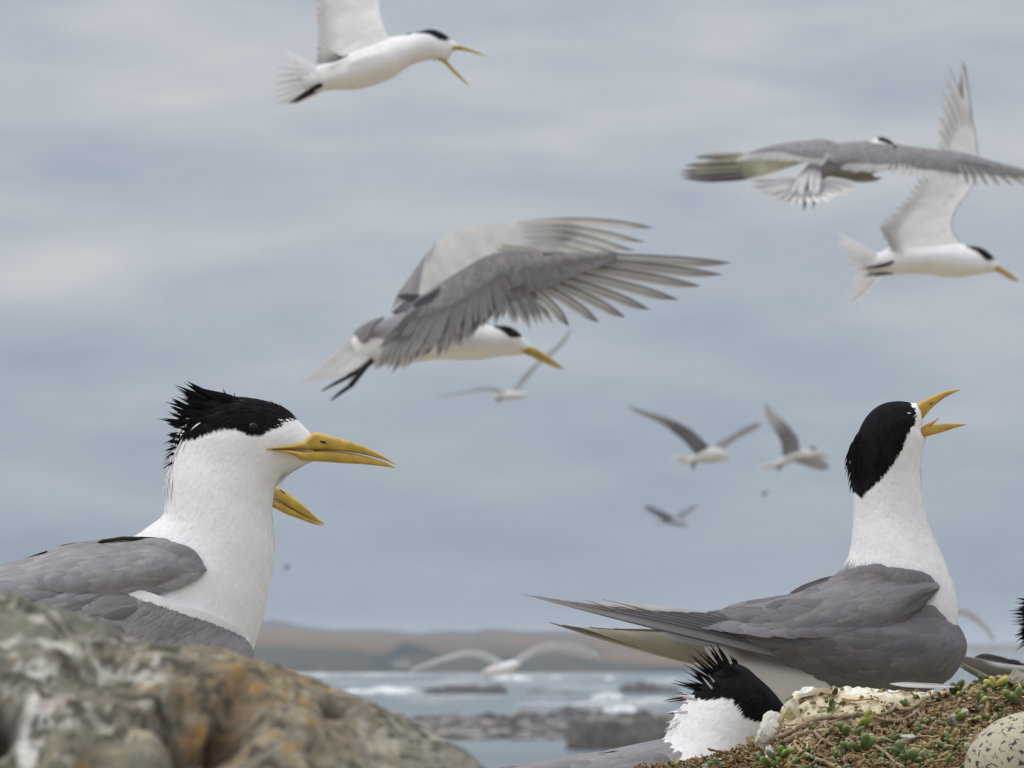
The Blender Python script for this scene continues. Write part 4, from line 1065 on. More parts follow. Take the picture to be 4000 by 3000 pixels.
    fan(mb, [(1236, 268, 42), (1240, 285, 25), (1245, 315, 0), (1252, 345, -30), (1262, 352, -42)], [(x, y, (325 - y) * 1.5) for x, y in ((1097, 194), (1084, 253), (1068, 300), (1060, 355), (1063, 392), (1070, 415), (1102, 412), (1165, 402))], 12, 8, 9, Y0, WHITE * .9, WHITE, tip=WHITE * .85, jit=2, bow=-0.02)
    mb.build('tail', M_PALE, root)
    leg(root, Y0, [(1305, 300, 40), (1262, 326, 44), (1215, 352, 46)], 10, (-82, 52, 0)); leg(root, Y0, [(1300, 312, -30), (1262, 336, -30), (1222, 360, -30)], 9, (-72, 44, 0))
top_flyer()

# ================================================================ large flyer in the centre
def centre_flyer():
    Y0 = 8.6
    root = thing('crested_tern', 'large tern in flight at the centre, both long grey wings swept forward, feet trailing', 'tern', world_pt(1700, 1400, Y0), 'terns in flight')
    secs = [(1372, 1330, 1398, 1418, 12), (1398, 1308, 1430, 1424, 38), (1436, 1280, 1475, 1426, 70), (1490, 1255, 1545, 1428, 102), (1560, 1225, 1630, 1414, 128), (1640, 1210, 1720, 1405, 140), (1720, 1215, 1800, 1407, 138), (1790, 1235, 1870, 1405, 118), (1850, 1255, 1925, 1397, 94), (1900, 1268, 1965, 1391, 76),
            (1940, 1272, 1995, 1389, 66), (1975, 1274, 2015, 1388, 60), (2005, 1284, 2030, 1386, 54), (2032, 1304, 2042, 1383, 46), (2052, 1326, 2054, 1380, 36), (2068, 1344, 2066, 1376, 24), (2078, 1354, 2076, 1370, 10)]
    cap = [(1890, 1250), (1960, 1240), (2050, 1270), (2060, 1305), (2040, 1318), (2015, 1322), (1996, 1322), (1975, 1306), (1950, 1288), (1935, 1282)]
    grey = [(1400, 1260), (1500, 1180), (1700, 1180), (1800, 1260), (1640, 1300), (1520, 1330), (1450, 1320), (1400, 1330)]
    S = fbody(root, Y0, secs, cap, grey, nape=[(1925, 1278, 1898, 1262, 6, 3, BLACK), (1915, 1286, 1905, 1270, 6, 2, BLACK)])
    eye(root, Y0, 2022, 1308, 48, 8)
    beak(root, Y0, [(2010, 1350, 2010, 1354, 46), (2036, 1351, 2036, 1364, 42), (2058, 1354, 2056, 1376, 33), (2080, 1355, 2076, 1385, 27), (2110, 1371, 2104, 1396, 21), (2145, 1394, 2138, 1412, 14), (2178, 1418, 2174, 1429, 8), (2204, 1442, 2203, 1444, 2)],
         [(2020, 1356, 2020, 1360, 44), (2038, 1365, 2038, 1374, 40), (2056, 1377, 2056, 1386, 31), (2076, 1386, 2078, 1395, 25), (2104, 1397, 2102, 1406, 19), (2138, 1413, 2134, 1421, 13), (2172, 1430, 2168, 1436, 7), (2198, 1444, 2197, 1446, 2)])
    # tail and rump
    mb = MB()
    fan(mb, [(1395, 1300, -30), (1412, 1325, 0), (1428, 1358, 30), (1440, 1395, 70)], [(1166, 1512, -170), (1192, 1506, -100), (1225, 1500, -20), (1262, 1495, 60), (1300, 1480, 130), (1345, 1462, 200)], 9, 8, 10, Y0, WHITE * .9, WHITE, tip=WHITE * .9, bow=0.05, jit=3, root=WHITE * .95)
    mb.build('tail', M_TAIL, root)
    mb = MB(); fan(mb, [(1500, 1240, 95), (1470, 1260, 100), (1450, 1290, 110)], [(1378, 1300, 40), (1392, 1322, 50), (1412, 1345, 62)], 8, 13, 14, Y0, GREY * 1.1, GREYL * 1.1, bow=0.05); mb.build('rump_feathers', M_WING, root)
    leg(root, Y0, [(1455, 1405, 60), (1425, 1436, 64), (1392, 1478, 66), (1368, 1508, 66)], 11, (-76, 56, 0)); leg(root, Y0, [(1445, 1405, 10), (1408, 1440, 10), (1360, 1472, 10)], 10, (-104, 56, 0))
    # ---- far wing, raised, seen from below
    mb = MB()
    base = [[(1634, 1150, -70), (1662, 1165, -60), (1705, 1175, -60), (1760, 1190, -60)], [(1651, 1057, -110), (1692, 1085, -100), (1745, 1105, -100), (1810, 1120, -100)], [(1687, 967, -170), (1740, 1000, -160), (1800, 1030, -160), (1870, 1055, -160)], [(1750, 918, -230), (1808, 955, -220), (1870, 1000, -220), (1940, 1035, -220)],
            [(1832, 887, -290), (1880, 930, -280), (1935, 975, -280), (2000, 1010, -280)], [(1990, 869, -380), (2010, 905, -370), (2040, 950, -370), (2070, 995, -370)], [(2110, 857, -440), (2130, 885, -430), (2160, 920, -430), (2190, 965, -430)], [(2200, 852, -480), (2225, 862, -480), (2250, 880, -480), (2270, 905, -480)]]
    def fw(S):
        u, v = uv(S); w = (1 - sstep(v, 0.04, 0.10)) * (1 - sstep(u, 0.55, 0.7))
        return (WHITE * .95)[None, None] * (1 - w[..., None]) + WHITE * w[..., None]
    SF = skin(mb, base, Y0, fw, 0, shade=0.15, seed=9)
    wing = mb.build('wing', M_PALE, root)
    tips = [(2553, 891), (2521, 945), (2484, 978), (2430, 992), (2370, 1002), (2300, 1008)]
    bs = [(2020, 866), (2030, 882), (2040, 900), (2040, 925), (2030, 950), (2000, 970)]
    for i, (b, t) in enumerate(zip(bs, tips)):
        m1 = MB(); d0 = -395 + i * 5
        blade(m1, [b + (d0,), (b[0] + 200, b[1] - 22 + i * 4, d0 - 60), (t[0] - 130, t[1] - 34 + i * 2, d0 - 130), t + (d0 - 170,)], 7, 26, Y0, UNDER * .62, UNDER * 1.1, tip=GREYD * .9, seg=22, tipw=0.25, pointy=0.9, root=WHITE * .9)
        m1.build('primary_feather', M_PALE, wing)
    m1 = MB(); fan(m1, [(1960, 960, -300), (1800, 1080, -150)], [(2260, 1040, -420), (1960, 1180, -200)], 9, 14, 20, Y0, UNDER * .8, UNDER, tip=UNDER * .9); m1.build('secondary_feathers', M_FLIGHT, wing)
    m1 = MB()      # upper side of its inner part, left of the bright leading edge
    sk = [[(1700, 950, -178), (1678, 1000, -140), (1660, 1060, -115), (1640, 1150, -80)], [(1680, 975, -190), (1650, 1030, -160), (1620, 1090, -130), (1596, 1170, -90)], [(1650, 1010, -200), (1615, 1065, -175), (1580, 1130, -140), (1548, 1190, -100)], [(1632, 1035, -205), (1595, 1090, -180), (1552, 1150, -150), (1526, 1226, -100)]]
    SK = skin(m1, sk, Y0, GREY * 1.05, 8, shade=0.3); fan(m1, [(1660, 1150, -70), (1620, 1160, -80)], [(1560, 1240, -40), (1530, 1225, -60)], 5, 12, 14, Y0, GREYD, GREY, tip=GREYD * .6); fan(m1, [(1640, 1150, -60), (1600, 1150, -70)], [(1585, 1175, -60), (1548, 1160, -80)], 3, 8, 8, Y0, GREYD * .5, GREYD * .5); m1.build('scapular_feathers', M_WING, wing)
    # ---- near wing, swept down and forward, upper side
    mb = MB()
    base = [[(1636, 1160, 110), (1580, 1230, 150), (1530, 1310, 160), (1490, 1370, 150)], [(1730, 1098, 150), (1690, 1180, 190), (1640, 1270, 200), (1600, 1340, 190)], [(1812, 1048, 200), (1790, 1140, 240), (1755, 1230, 250), (1725, 1310, 240)], [(1890, 1004, 260), (1885, 1085, 300), (1865, 1170, 310), (1845, 1250, 300)],
            [(1960, 986, 320), (1970, 1050, 350), (1965, 1115, 355), (1955, 1190, 350)], [(2060, 984, 370), (2075, 1030, 395), (2080, 1075, 400), (2075, 1140, 395)], [(2170, 985, 410), (2180, 1015, 430), (2185, 1050, 430), (2180, 1100, 430)], [(2300, 990, 440), (2305, 1003, 450), (2308, 1018, 450), (2300, 1050, 450)], [(2400, 996, 470), (2402, 1001, 470), (2403, 1006, 470), (2400, 1014, 470)]]
    def nw(S):
        u, v = uv(S); nz = vnoise(np.stack([S.px[..., 0] * .008, S.px[..., 1] * .012, S.px[..., 0] * 0], -1), 1, 2, 5)
        return GREYD * (0.9 + 0.9 * nz[..., None])
    SN = skin(mb, base, Y0, nw, 12, shade=0.25, seed=2)
    k = 700; u = rng.uniform(0.02, 0.98, k); v = rng.uniform(0.0, 0.95, k)
    p = SN.px_at(u, v); nz = vnoise(np.stack([p[:, 0] * .008, p[:, 1] * .012, p[:, 0] * 0], -1), 1, 2, 5)
    # blades point from the leading edge back: ang=+90deg towards v
    feathers(mb, SN, u, v, 58, 17, GREYD * (0.85 + 0.95 * nz[:, None]) * rng.uniform(.85, 1.2, (k, 1)), ang=np.pi / 2 + 0.35 * (u < .5) - (u > .5) * 2.1 * (u - .5) * -1 + rng.normal(0, .12, k), lift=0.03, seg=4, tipc=GREY * 1.1)
    wing = mb.build('wing', M_WING, root)
    tips = [(2856, 1026), (2824, 1072), (2738, 1117), (2652, 1171), (2539, 1210), (2443, 1240), (2340, 1260), (2224, 1275)]
    bs = [(2120, 992), (2120, 1006), (2118, 1024), (2110, 1044), (2100, 1062), (2090, 1080), (2070, 1096), (2050, 1110)]
    for i, (b, t) in enumerate(zip(bs, tips)):
        m1 = MB(); d0 = 408 - i * 6
        L_ = np.array(t) - np.array(b); q1 = np.array(b) + L_ * .35 + np.array([14, -8.0 - i * 1.5]); q2 = np.array(b) + L_ * .72 + np.array([12, -6.0 - i * 2.5])
        blade(m1, [b + (d0,), (q1[0], q1[1], d0 + 40), (q2[0], q2[1], d0 + 70), t + (d0 + 60,)], 11, 35 - i * 0.5, Y0, GREYD * .85, np.array(lin((152, 150, 150))), tip=GREYD * .9, seg=24, tipw=0.22, pointy=1.0, root=GREYD * 1.25, edgec=WHITE * .9, rachis=UNDER * .8, tilt=0.2)
        m1.build('primary_feather', M_FLIGHT, wing)
    m1 = MB()
    fan(m1, [(2040, 1110, 395), (1990, 1130, 370), (1930, 1150, 345), (1860, 1200, 320), (1780, 1250, 290), (1690, 1290, 260), (1600, 1310, 230), (1540, 1320, 200)],
        [(2160, 1274, 380), (2085, 1272, 370), (2010, 1268, 350), (1925, 1262, 330), (1880, 1292, 320), (1830, 1330, 310), (1770, 1366, 290), (1700, 1398, 270), (1620, 1424, 250), (1560, 1445, 230), (1500, 1446, 200), (1455, 1440, 160)], 32, 14, 20, Y0, GREYD * 1.2, np.array(lin((158, 156, 156))), tip=WHITE * .8, root=GREYD * 1.35, edgec=WHITE * .9, jit=7, tipw=0.3, seg=14, tilt=0.2)
    m1.build('secondary_feathers', M_FLIGHT, wing)
    m1 = MB()
    fan(m1, [(1960, 1060, 372), (1860, 1130, 330), (1740, 1200, 275), (1620, 1240, 220)], [(2040, 1200, 372), (1880, 1255, 340), (1760, 1330, 300), (1620, 1400, 250), (1520, 1400, 200)], 30, 10, 13, Y0, GREYD * .85, GREY * 1.15, tip=GREYL * 1.1, root=GREYD * 1.2, jit=9, tilt=0.2)
    m1.build('covert_feathers', M_WING, wing)
    m1 = MB()      # dark shoulder feathers
    fan(m1, [(1720, 1120, 190), (1650, 1165, 160)], [(1660, 1190, 190), (1610, 1200, 170)], 5, 9, 9, Y0, GREYD * .5, GREYD * .6); fan(m1, [(1640, 1200, 190), (1600, 1240, 190)], [(1500, 1330, 190), (1480, 1360, 190)], 6, 14, 14, Y0, GREY, GREYD * .9, bow=.08); m1.build('shoulder_feathers', M_WING, wing)
centre_flyer()

# ================================================================ flyer seen from behind, top right
def rear_flyer():
    Y0 = 9.5
    root = thing('crested_tern', 'tern flying away at the upper right, grey wings level and white tail fanned', 'tern', world_pt(3250, 720, Y0), 'terns in flight')
    # body foreshortened: tail towards the camera, head beyond
    secs = [(3090, 745, 3150, 770, 8, 90), (3110, 700, 3180, 735, 30, 80), (3148, 652, 3212, 702, 42, 60), (3188, 610, 3268, 686, 70, 30), (3240, 572, 3345, 684, 92, 0), (3310, 555, 3415, 680, 95, -40), (3370, 552, 3455, 655, 80, -80), (3410, 545, 3475, 620, 62, -120), (3425, 538, 3495, 600, 52, -150), (3445, 536, 3510, 590, 44, -180), (3470, 545, 3515, 585, 30, -200), (3490, 560, 3510, 575, 12, -215)]
    cap = [(3418, 520), (3480, 520), (3530, 570), (3515, 590), (3490, 590), (3462, 560), (3430, 552)]
    grey = [(3100, 640), (3220, 540), (3400, 540), (3440, 580), (3400, 680), (3240, 700), (3170, 800), (3090, 780)]
    S = fbody(root, Y0, secs, cap, grey)
    eye(root, Y0, 3496, 572, 30, 6, False)
    beak(root, Y0, [(3505, 560, 3505, 576, 16, -215), (3540, 572, 3538, 584, 8, -230), (3590, 590, 3590, 592, 2, -250)], [(3504, 577, 3503, 584, 14, -215), (3536, 585, 3534, 590, 8, -230), (3584, 594, 3584, 595, 2, -250)])
    TOPC = GREY * 1.12
    # left wing: grey upper side near the body, underside of the hand beyond
    mb = MB()
    base = [[(3276, 560, 20), (3268, 585, 60), (3262, 610, 90), (3270, 640, 110)], [(3215, 543, 30), (3205, 568, 66), (3195, 590, 90), (3190, 612, 100)], [(3128, 550, 20), (3124, 568, 50), (3118, 585, 66), (3112, 604, 70)], [(3040, 562, 0), (3042, 574, 16), (3044, 586, 24), (3046, 600, 26)], [(2975, 578, -30), (2976, 586, -20), (2976, 596, -16), (2976, 604, -18)], [(2920, 598, -60), (2920, 602, -58), (2921, 606, -56), (2922, 610, -56)]]
    SL = skin(mb, base, Y0, TOPC * 1.05, 8, shade=0.3)
    k = 260; feathers(mb, SL, rng.uniform(0, .9, k), rng.uniform(0, .9, k), 26, 11, TOPC * rng.uniform(.95, 1.2, (k, 1)) * np.ones(3), ang=np.pi / 2 + rng.normal(0, .2, k), lift=0.03, seg=3)
    wing = mb.build('wing', M_WING, root)
    m1 = MB(); fan(m1, [(3240, 600, 100), (3130, 596, 66), (3020, 590, 16), (2930, 604, -50)], [(3200, 652, 120), (3100, 634, 84), (3005, 628, 30), (2870, 628, -40)], 20, 8, 9, Y0, WHITE * .95, WHITE, jit=2, tip=WHITE * .9); m1.build('secondary_feathers', M_FLIGHT, wing)
    m1 = MB()
    OL = np.array(lin((182, 178, 160)))
    sk = [[(3150, 608, 52), (3152, 618, 56), (3150, 630, 60), (3120, 642, 60)], [(3060, 604, 10), (3062, 625, 14), (3058, 648, 16), (3040, 668, 16)], [(2965, 604, -40), (2966, 632, -36), (2966, 662, -36), (2960, 690, -40)], [(2860, 614, -90), (2862, 645, -90), (2864, 675, -90), (2866, 698, -92)], [(2760, 628, -130), (2762, 655, -130), (2764, 682, -130), (2768, 702, -130)]]
    skin(m1, sk, Y0, OL * 1.05, 0, shade=0.2)
    m1.build('wing_underside', M_FLIGHT, wing)
    for i, (b, t, m) in enumerate((((2960, 612), (2712, 616), -8), ((2960, 636), (2672, 648), -4), ((2960, 655), (2656, 668), 2), ((2960, 668), (2654, 684), 4), ((2960, 680), (2662, 698), 8), ((2970, 688), (2700, 704), 6))):
        m1 = MB(); blade(m1, [(b[0], b[1], -50), ((b[0] + t[0]) / 2, (b[1] + t[1]) / 2 + m, -110), (t[0], t[1], -160)], 11, 14, Y0, GREYD * 1.0, OL * 1.05, tip=GREYD, seg=14); m1.build('primary_feather', M_FLIGHT, wing)
    # right wing
    mb = MB()
    base = [[(3330, 558, 0), (3300, 600, 50), (3290, 640, 80), (3300, 680, 90)], [(3440, 560, 0), (3430, 600, 40), (3420, 635, 60), (3405, 668, 70)], [(3560, 572, 20), (3555, 602, 50), (3545, 632, 62), (3535, 660, 66)], [(3700, 588, 60), (3695, 610, 80), (3685, 635, 90), (3670, 662, 92)], [(3790, 604, 90), (3785, 625, 106), (3775, 650, 112), (3760, 680, 112)], [(3890, 632, 120), (3885, 648, 130), (3880, 664, 132), (3872, 682, 132)], [(4010, 664, 150), (4008, 672, 156), (4006, 680, 158), (4004, 690, 158)], [(4110, 694, 180), (4110, 697, 182), (4110, 700, 182), (4110, 704, 182)]]
    SR = skin(mb, base, Y0, TOPC * .98, 8, shade=0.3, seed=6)
    k = 500; feathers(mb, SR, rng.uniform(0, .95, k), rng.uniform(0, .9, k), 28, 11, TOPC * rng.uniform(.9, 1.15, (k, 1)) * np.ones(3), ang=np.pi / 2 + rng.normal(0, .2, k), lift=0.03, seg=3)
    wing = mb.build('wing', M_WING, root)
    m1 = MB(); fan(m1, [(3330, 640, 90), (3450, 640, 66), (3600, 640, 70), (3730, 650, 95)], [(3280, 665, 110), (3365, 674, 96), (3460, 676, 86), (3585, 700, 86), (3690, 722, 100), (3750, 734, 110)], 24, 7, 10, Y0, WHITE * .9, WHITE, tip=WHITE * .92, jit=4); m1.build('secondary_feathers', M_FLIGHT, wing)
    for i in range(9):
        a = i / 8; b = (3735 + 170 * a, 622 + 34 * a); t = (3782 + 400 * a ** 1.2, 722 - 4 * a + 12 * a * (1 - a) * 4 * .5); m1 = MB()
        blade(m1, [(b[0], b[1], 112 + 20 * a), ((b[0] + t[0]) / 2 + 14, (b[1] + t[1]) / 2 - 8 - 6 * a, 120 + 30 * a), (t[0], t[1], 120 + 60 * a)], 8, 13, Y0, GREYL * .9, WHITE * .8, tip=GREYL, seg=12, tipw=0.2, edgec=WHITE, root=GREY * 1.1); m1.build('primary_feather', M_FLIGHT, wing)
    # pale flank under the right wing
    m1 = MB(); sk = [[(3240, 690, 30), (3270, 665, 20), (3330, 650, 10)], [(3300, 700, 30), (3340, 690, 20), (3390, 672, 10)], [(3345, 712, 26), (3390, 704, 20), (3420, 690, 10)], [(3400, 712, 18), (3430, 704, 14), (3448, 692, 8)]]
    skin(m1, sk, Y0, OL * .8, 20, shade=0.2); m1.build('flank', M_PLUM, root)
    mb = MB()
    fan(mb, [(3110, 700, 100), (3125, 730, 106), (3150, 745, 108), (3180, 735, 106), (3205, 705, 100)], [(2918, 700, 180), (2944, 735, 230), (2992, 764, 270), (3045, 785, 300), (3095, 798, 310), (3150, 796, 310), (3215, 788, 300), (3272, 776, 280), (3332, 752, 240), (3362, 728, 190)], 15, 11, 14, Y0, GREYL * 1.3, WHITE * 1.04, tip=WHITE * .95, root=WHITE * .8, jit=3, pointy=1.0, tipw=0.18)
    mb.build('tail', M_TAIL, root)
    mb = MB(); fan(mb, [(3136, 675, 105), (3165, 660, 112), (3200, 665, 108)], [(3085, 752, 225), (3140, 762, 240), (3205, 750, 230)], 7, 9, 10, Y0, GREYL * 1.1, WHITE * .8, tip=WHITE, root=GREY * 1.15, jit=8); mb.build('tail_covert_feathers', M_WING, root)
    leg(root, Y0, [(3160, 730, 60), (3152, 765, 62), (3146, 782, 62)], 7, (-6, 40, 0)); leg(root, Y0, [(3200, 720, 60), (3190, 750, 62), (3186, 762, 62)], 7, (-10, 52, 0))
rear_flyer()

# ================================================================ flyer lower right, wing raised
def right_flyer():
    Y0 = 9.9
    root = thing('crested_tern', 'white tern in flight at the right with closed bill and tall wing raised', 'tern', world_pt(3650, 1070, Y0), 'terns in flight')
    secs = [(3380, 1000, 3390, 1070, 14), (3430, 988, 3440, 1074, 34), (3480, 966, 3500, 1072, 56), (3540, 954, 3570, 1070, 78), (3600, 948, 3640, 1074, 98), (3660, 946, 3700, 1082, 108), (3715, 946, 3750, 1083, 102), (3750, 950, 3795, 1076, 86), (3782, 960, 3830, 1071, 70), (3808, 963, 3850, 1067, 58),
            (3835, 970, 3866, 1064, 50), (3858, 984, 3878, 1063, 42), (3876, 1000, 3886, 1062, 33), (3888, 1018, 3892, 1060, 23), (3896, 1028, 3898, 1054, 12)]
    cap = [(3760, 940), (3840, 940), (3900, 1000), (3892, 1018), (3872, 1022), (3854, 1020), (3838, 1004), (3815, 985), (3790, 972), (3775, 966)]
    S = fbody(root, Y0, secs, cap, nape=[(3790, 966, 3772, 958, 6, 3, BLACK)])
    eye(root, Y0, 3866, 1008, 38, 7)
    beak(root, Y0, [(3868, 1038, 3868, 1041, 34), (3884, 1036, 3884, 1048, 29), (3898, 1036, 3896, 1054, 22), (3930, 1054, 3926, 1070, 16), (3960, 1077, 3956, 1088, 9), (3986, 1098, 3985, 1100, 2)],
         [(3872, 1042, 3872, 1045, 32), (3884, 1049, 3884, 1056, 27), (3896, 1055, 3898, 1064, 20), (3924, 1071, 3922, 1078, 14), (3954, 1089, 3950, 1094, 8), (3980, 1101, 3979, 1103, 2)])
    mb = MB()
    base = [[(3750, 950, 90), (3660, 962, 100), (3570, 970, 90), (3500, 985, 70)], [(3716, 896, 110), (3640, 900, 120), (3560, 900, 112), (3480, 905, 95)], [(3722, 838, 130), (3655, 835, 140), (3580, 830, 135), (3515, 825, 120)], [(3754, 784, 150), (3700, 780, 158), (3640, 765, 155), (3580, 750, 145)], [(3800, 717, 175), (3750, 712, 180), (3695, 690, 175), (3640, 670, 168)],
            [(3818, 640, 200), (3775, 630, 200), (3725, 610, 196), (3672, 590, 190)], [(3810, 550, 220), (3775, 540, 220), (3725, 525, 216), (3670, 500, 210)], [(3795, 470, 240), (3770, 460, 240), (3735, 440, 236), (3692, 420, 230)], [(3770, 390, 255), (3755, 380, 255), (3735, 365, 252), (3712, 350, 250)]]
    SW = skin(mb, base, Y0, WHITE * 1.02, 0, shade=0.12, seed=14)
    k = 3; feathers(mb, SW, rng.uniform(0, .95, k), rng.uniform(0, .95, k), 26, 11, WHITE * rng.uniform(.95, 1.05, (k, 1)) * np.ones(3), ang=np.pi / 2 + rng.normal(0, .15, k), lift=0.02, seg=3)
    wing = mb.build('wing', M_PALE, root)
    m1 = MB(); fan(m1, [(3520, 960, 70), (3520, 890, 100), (3580, 800, 130), (3650, 700, 160)], [(3470, 975, 60), (3446, 920, 70), (3440, 880, 80), (3490, 828, 100), (3560, 742, 130), (3610, 655, 150)], 20, 9, 12, Y0, PALE * .85, WHITE * .9, tip=UNDER * .72, jit=3); m1.build('secondary_feathers', M_FLIGHT, wing)
    m1 = MB(); fan(m1, [(3530, 975, 60), (3500, 940, 70)], [(3478, 968, 40), (3440, 894, 50)], 5, 7, 8, Y0, GREY, GREYD * .9, tip=GREYD * .6); m1.build('tertial_feathers', M_FLIGHT, wing)
    tips = [(3752, 222), (3704, 248), (3692, 300), (3682, 352), (3675, 400), (3668, 452), (3664, 505), (3662, 560)]
    bs = [(3790, 500), (3775, 490), (3760, 500), (3740, 520), (3725, 540), (3712, 565), (3705, 590), (3700, 620)]
    for i, (b, t) in enumerate(zip(bs, tips)):
        m1 = MB(); blade(m1, [b + (235 - i * 3,), ((b[0] + t[0]) / 2 + 12, (b[1] + t[1]) / 2, 250 - i * 3), t + (255 - i * 3,)], 14, 9, Y0, WHITE * .95, UNDER * .8, tip=UNDER * .75, seg=16, tipw=0.35, pointy=0.7); m1.build('primary_feather', M_FLIGHT, wing)
    mb = MB(); b2 = mirror(base); b2[..., 0] += 6; skin(mb, b2, Y0, GREYL, 0, out=-1)
    fan(mb, [(3800, 500, -230), (3720, 560, -230)], [(3766, 236, -250), (3700, 500, -250)], 7, 9, 13, Y0, GREY, GREYL); mb.build('wing', M_FLIGHT, root)
    mb = MB()
    fan(mb, [(3425, 990, 40), (3428, 1005, 25), (3432, 1030, 0), (3436, 1050, -20), (3450, 1064, -35)], [(x, y, (1040 - y) * 1.4) for x, y in ((3268, 898), (3271, 945), (3282, 985), (3293, 1020), (3303, 1062), (3309, 1098), (3298, 1150), (3286, 1198), (3310, 1190))], 16, 7, 9, Y0, WHITE * .9, WHITE, tip=WHITE * .85, jit=3)
    mb.build('tail', M_PALE, root)
    leg(root, Y0, [(3500, 1018, 50), (3465, 1032, 52), (3420, 1042, 54)], 7, (-50, 10, 0)); leg(root, Y0, [(3490, 1066, 20), (3455, 1070, 24), (3420, 1074, 24)], 5.5, (-46, 5, 0))
right_flyer()

# ================================================================ small far flyers
def far_bird(Y0, org, label, body, wings, tail, cap=None, capc=None, scale_note=None, group='terns in flight', col=PALE, legs=None, bill=None):
    root = thing('crested_tern', label, 'tern', world_pt(org[0], org[1], Y0), group)
    S = loft(body, Y0, nring=10, fu=4, fv=2); mb = MB()
    S.base(mb, lambda px, py, W: np.tile(col, px.shape + (1,))); mb.build('body', M_PLUM, root)
    for (rows, c, d0) in wings:
        R_ = np.array([[(a, b, d0 + dd), (e, f_, d0 + dd), (g, h, d0 + dd)] for (a, b, e, f_, g, h, dd) in rows], float); mb = MB()
        cc = np.asarray(c, float)
        if cc.ndim == 1:
            skin(mb, R_, Y0, cc, max(2, 0.02 * 6000 / Y0 / 4), f=5, shade=0.2)
        else:
            def cf(S_, cc=cc):
                u, v = uv(S_); w = sstep(u, 0.35, 0.65)[..., None]; return cc[0] * (1 - w) + cc[1] * w
            skin(mb, R_, Y0, cf, max(2, 0.02 * 6000 / Y0 / 4), f=5, shade=0.2)
        mb.build('wing', M_FLIGHT, root)
    if tail:
        mb = MB(); b, tips, w = tail
        for t in tips: blade(mb, [b, t], w, w, Y0, WHITE * .95, WHITE * .95, seg=6)
        mb.build('tail', M_FLIGHT, root)
    if cap:
        mb = MB(); m = Y0 / F; ellipsoid(mb, to_world(np.array(cap[:3], float), Y0), np.array([[cap[3] * m, 0, -cap[5] * m], [0, cap[4] * m, 0], [cap[5] * m * .5, 0, cap[4] * m]]), BLACK * 2); mb.build('crest', M_BLACK, root)
    if legs:
        mb = MB(); tube(mb, legs, 5, BLACK * 3, 6, Y0=Y0); mb.build('leg', M_LEG, root)
    if bill:
        mb = MB(); tube(mb, bill, [5, 4, 1], YEL, 6, Y0=Y0); mb.build('bill', M_BILL, root)

# rows: leading edge point, mid point, trailing point, depth offset, from root to tip
far_bird(30, (2755, 1780), 'distant tern gliding with dark-grey left wing raised high and right wing spread', [(2670, 1800, 2675, 1815, 4), (2710, 1775, 2716, 1812, 14), (2750, 1755, 2765, 1808, 22), (2790, 1748, 2810, 1804, 20), (2822, 1756, 2838, 1796, 13), (2842, 1772, 2848, 1792, 6)],
         [([(2772, 1745, 2748, 1762, 2722, 1782, 0), (2712, 1688, 2694, 1706, 2676, 1728, 10), (2668, 1660, 2652, 1676, 2636, 1694, 20), (2620, 1638, 2608, 1652, 2596, 1664, 30), (2558, 1616, 2550, 1626, 2542, 1636, 40), (2500, 1600, 2496, 1606, 2490, 1612, 50), (2452, 1584, 2452, 1586, 2452, 1588, 60)], [GREY * 1.15, GREYL * 1.25], 10),
          ([(2776, 1750, 2796, 1762, 2818, 1768, 0), (2812, 1724, 2822, 1740, 2836, 1748, -10), (2856, 1700, 2862, 1712, 2870, 1722, -20), (2906, 1672, 2912, 1684, 2920, 1694, -30), (2946, 1654, 2952, 1664, 2958, 1672, -40), (2972, 1654, 2973, 1657, 2974, 1660, -46)], [GREYL * 1.4, GREYL * 1.3], -10)],
         ((2700, 1795, 0), [(2618, 1782, 0), (2632, 1796, 6), (2652, 1810, 4)], 14), legs=[(2712, 1805, 10), (2708, 1822, 10), (2706, 1834, 10)], col=PALE * .9)
far_bird(28, (3120, 1790), 'distant tern with one wing up, one dipped, and small dark cap', [(3010, 1812, 3012, 1826, 4), (3045, 1794, 3050, 1824, 12), (3085, 1768, 3095, 1806, 20), (3125, 1760, 3138, 1796, 22), (3155, 1758, 3168, 1792, 18), (3182, 1752, 3192, 1786, 12), (3200, 1758, 3206, 1780, 7)],
         [([(3124, 1762, 3090, 1778, 3058, 1785, 0), (3118, 1715, 3086, 1726, 3052, 1736, 8), (3100, 1688, 3074, 1702, 3044, 1712, 16), (3070, 1650, 3048, 1668, 3024, 1680, 26), (3036, 1618, 3018, 1634, 3002, 1644, 36), (3004, 1586, 2998, 1598, 2990, 1606, 44), (2990, 1566, 2989, 1570, 2988, 1574, 50)], [GREY * 1.5, WHITE * .8], 10),
          ([(3130, 1765, 3110, 1785, 3095, 1800, 0), (3185, 1782, 3165, 1800, 3140, 1818, -14), (3222, 1798, 3200, 1818, 3180, 1832, -26), (3242, 1826, 3232, 1832, 3222, 1838, -40)], GREYL * 1.45, 14)],
         ((3020, 1815, 0), [(2962, 1824, 0), (2985, 1838, 4), (2975, 1830, -4)], 9), cap=(3180, 1758, 0, 17, 9, 10), bill=[(3204, 1776, 0), (3222, 1782, 0), (3240, 1786, 0)], legs=[(3052, 1818, 6), (3042, 1832, 6), (3038, 1838, 6)], col=PALE * .85)
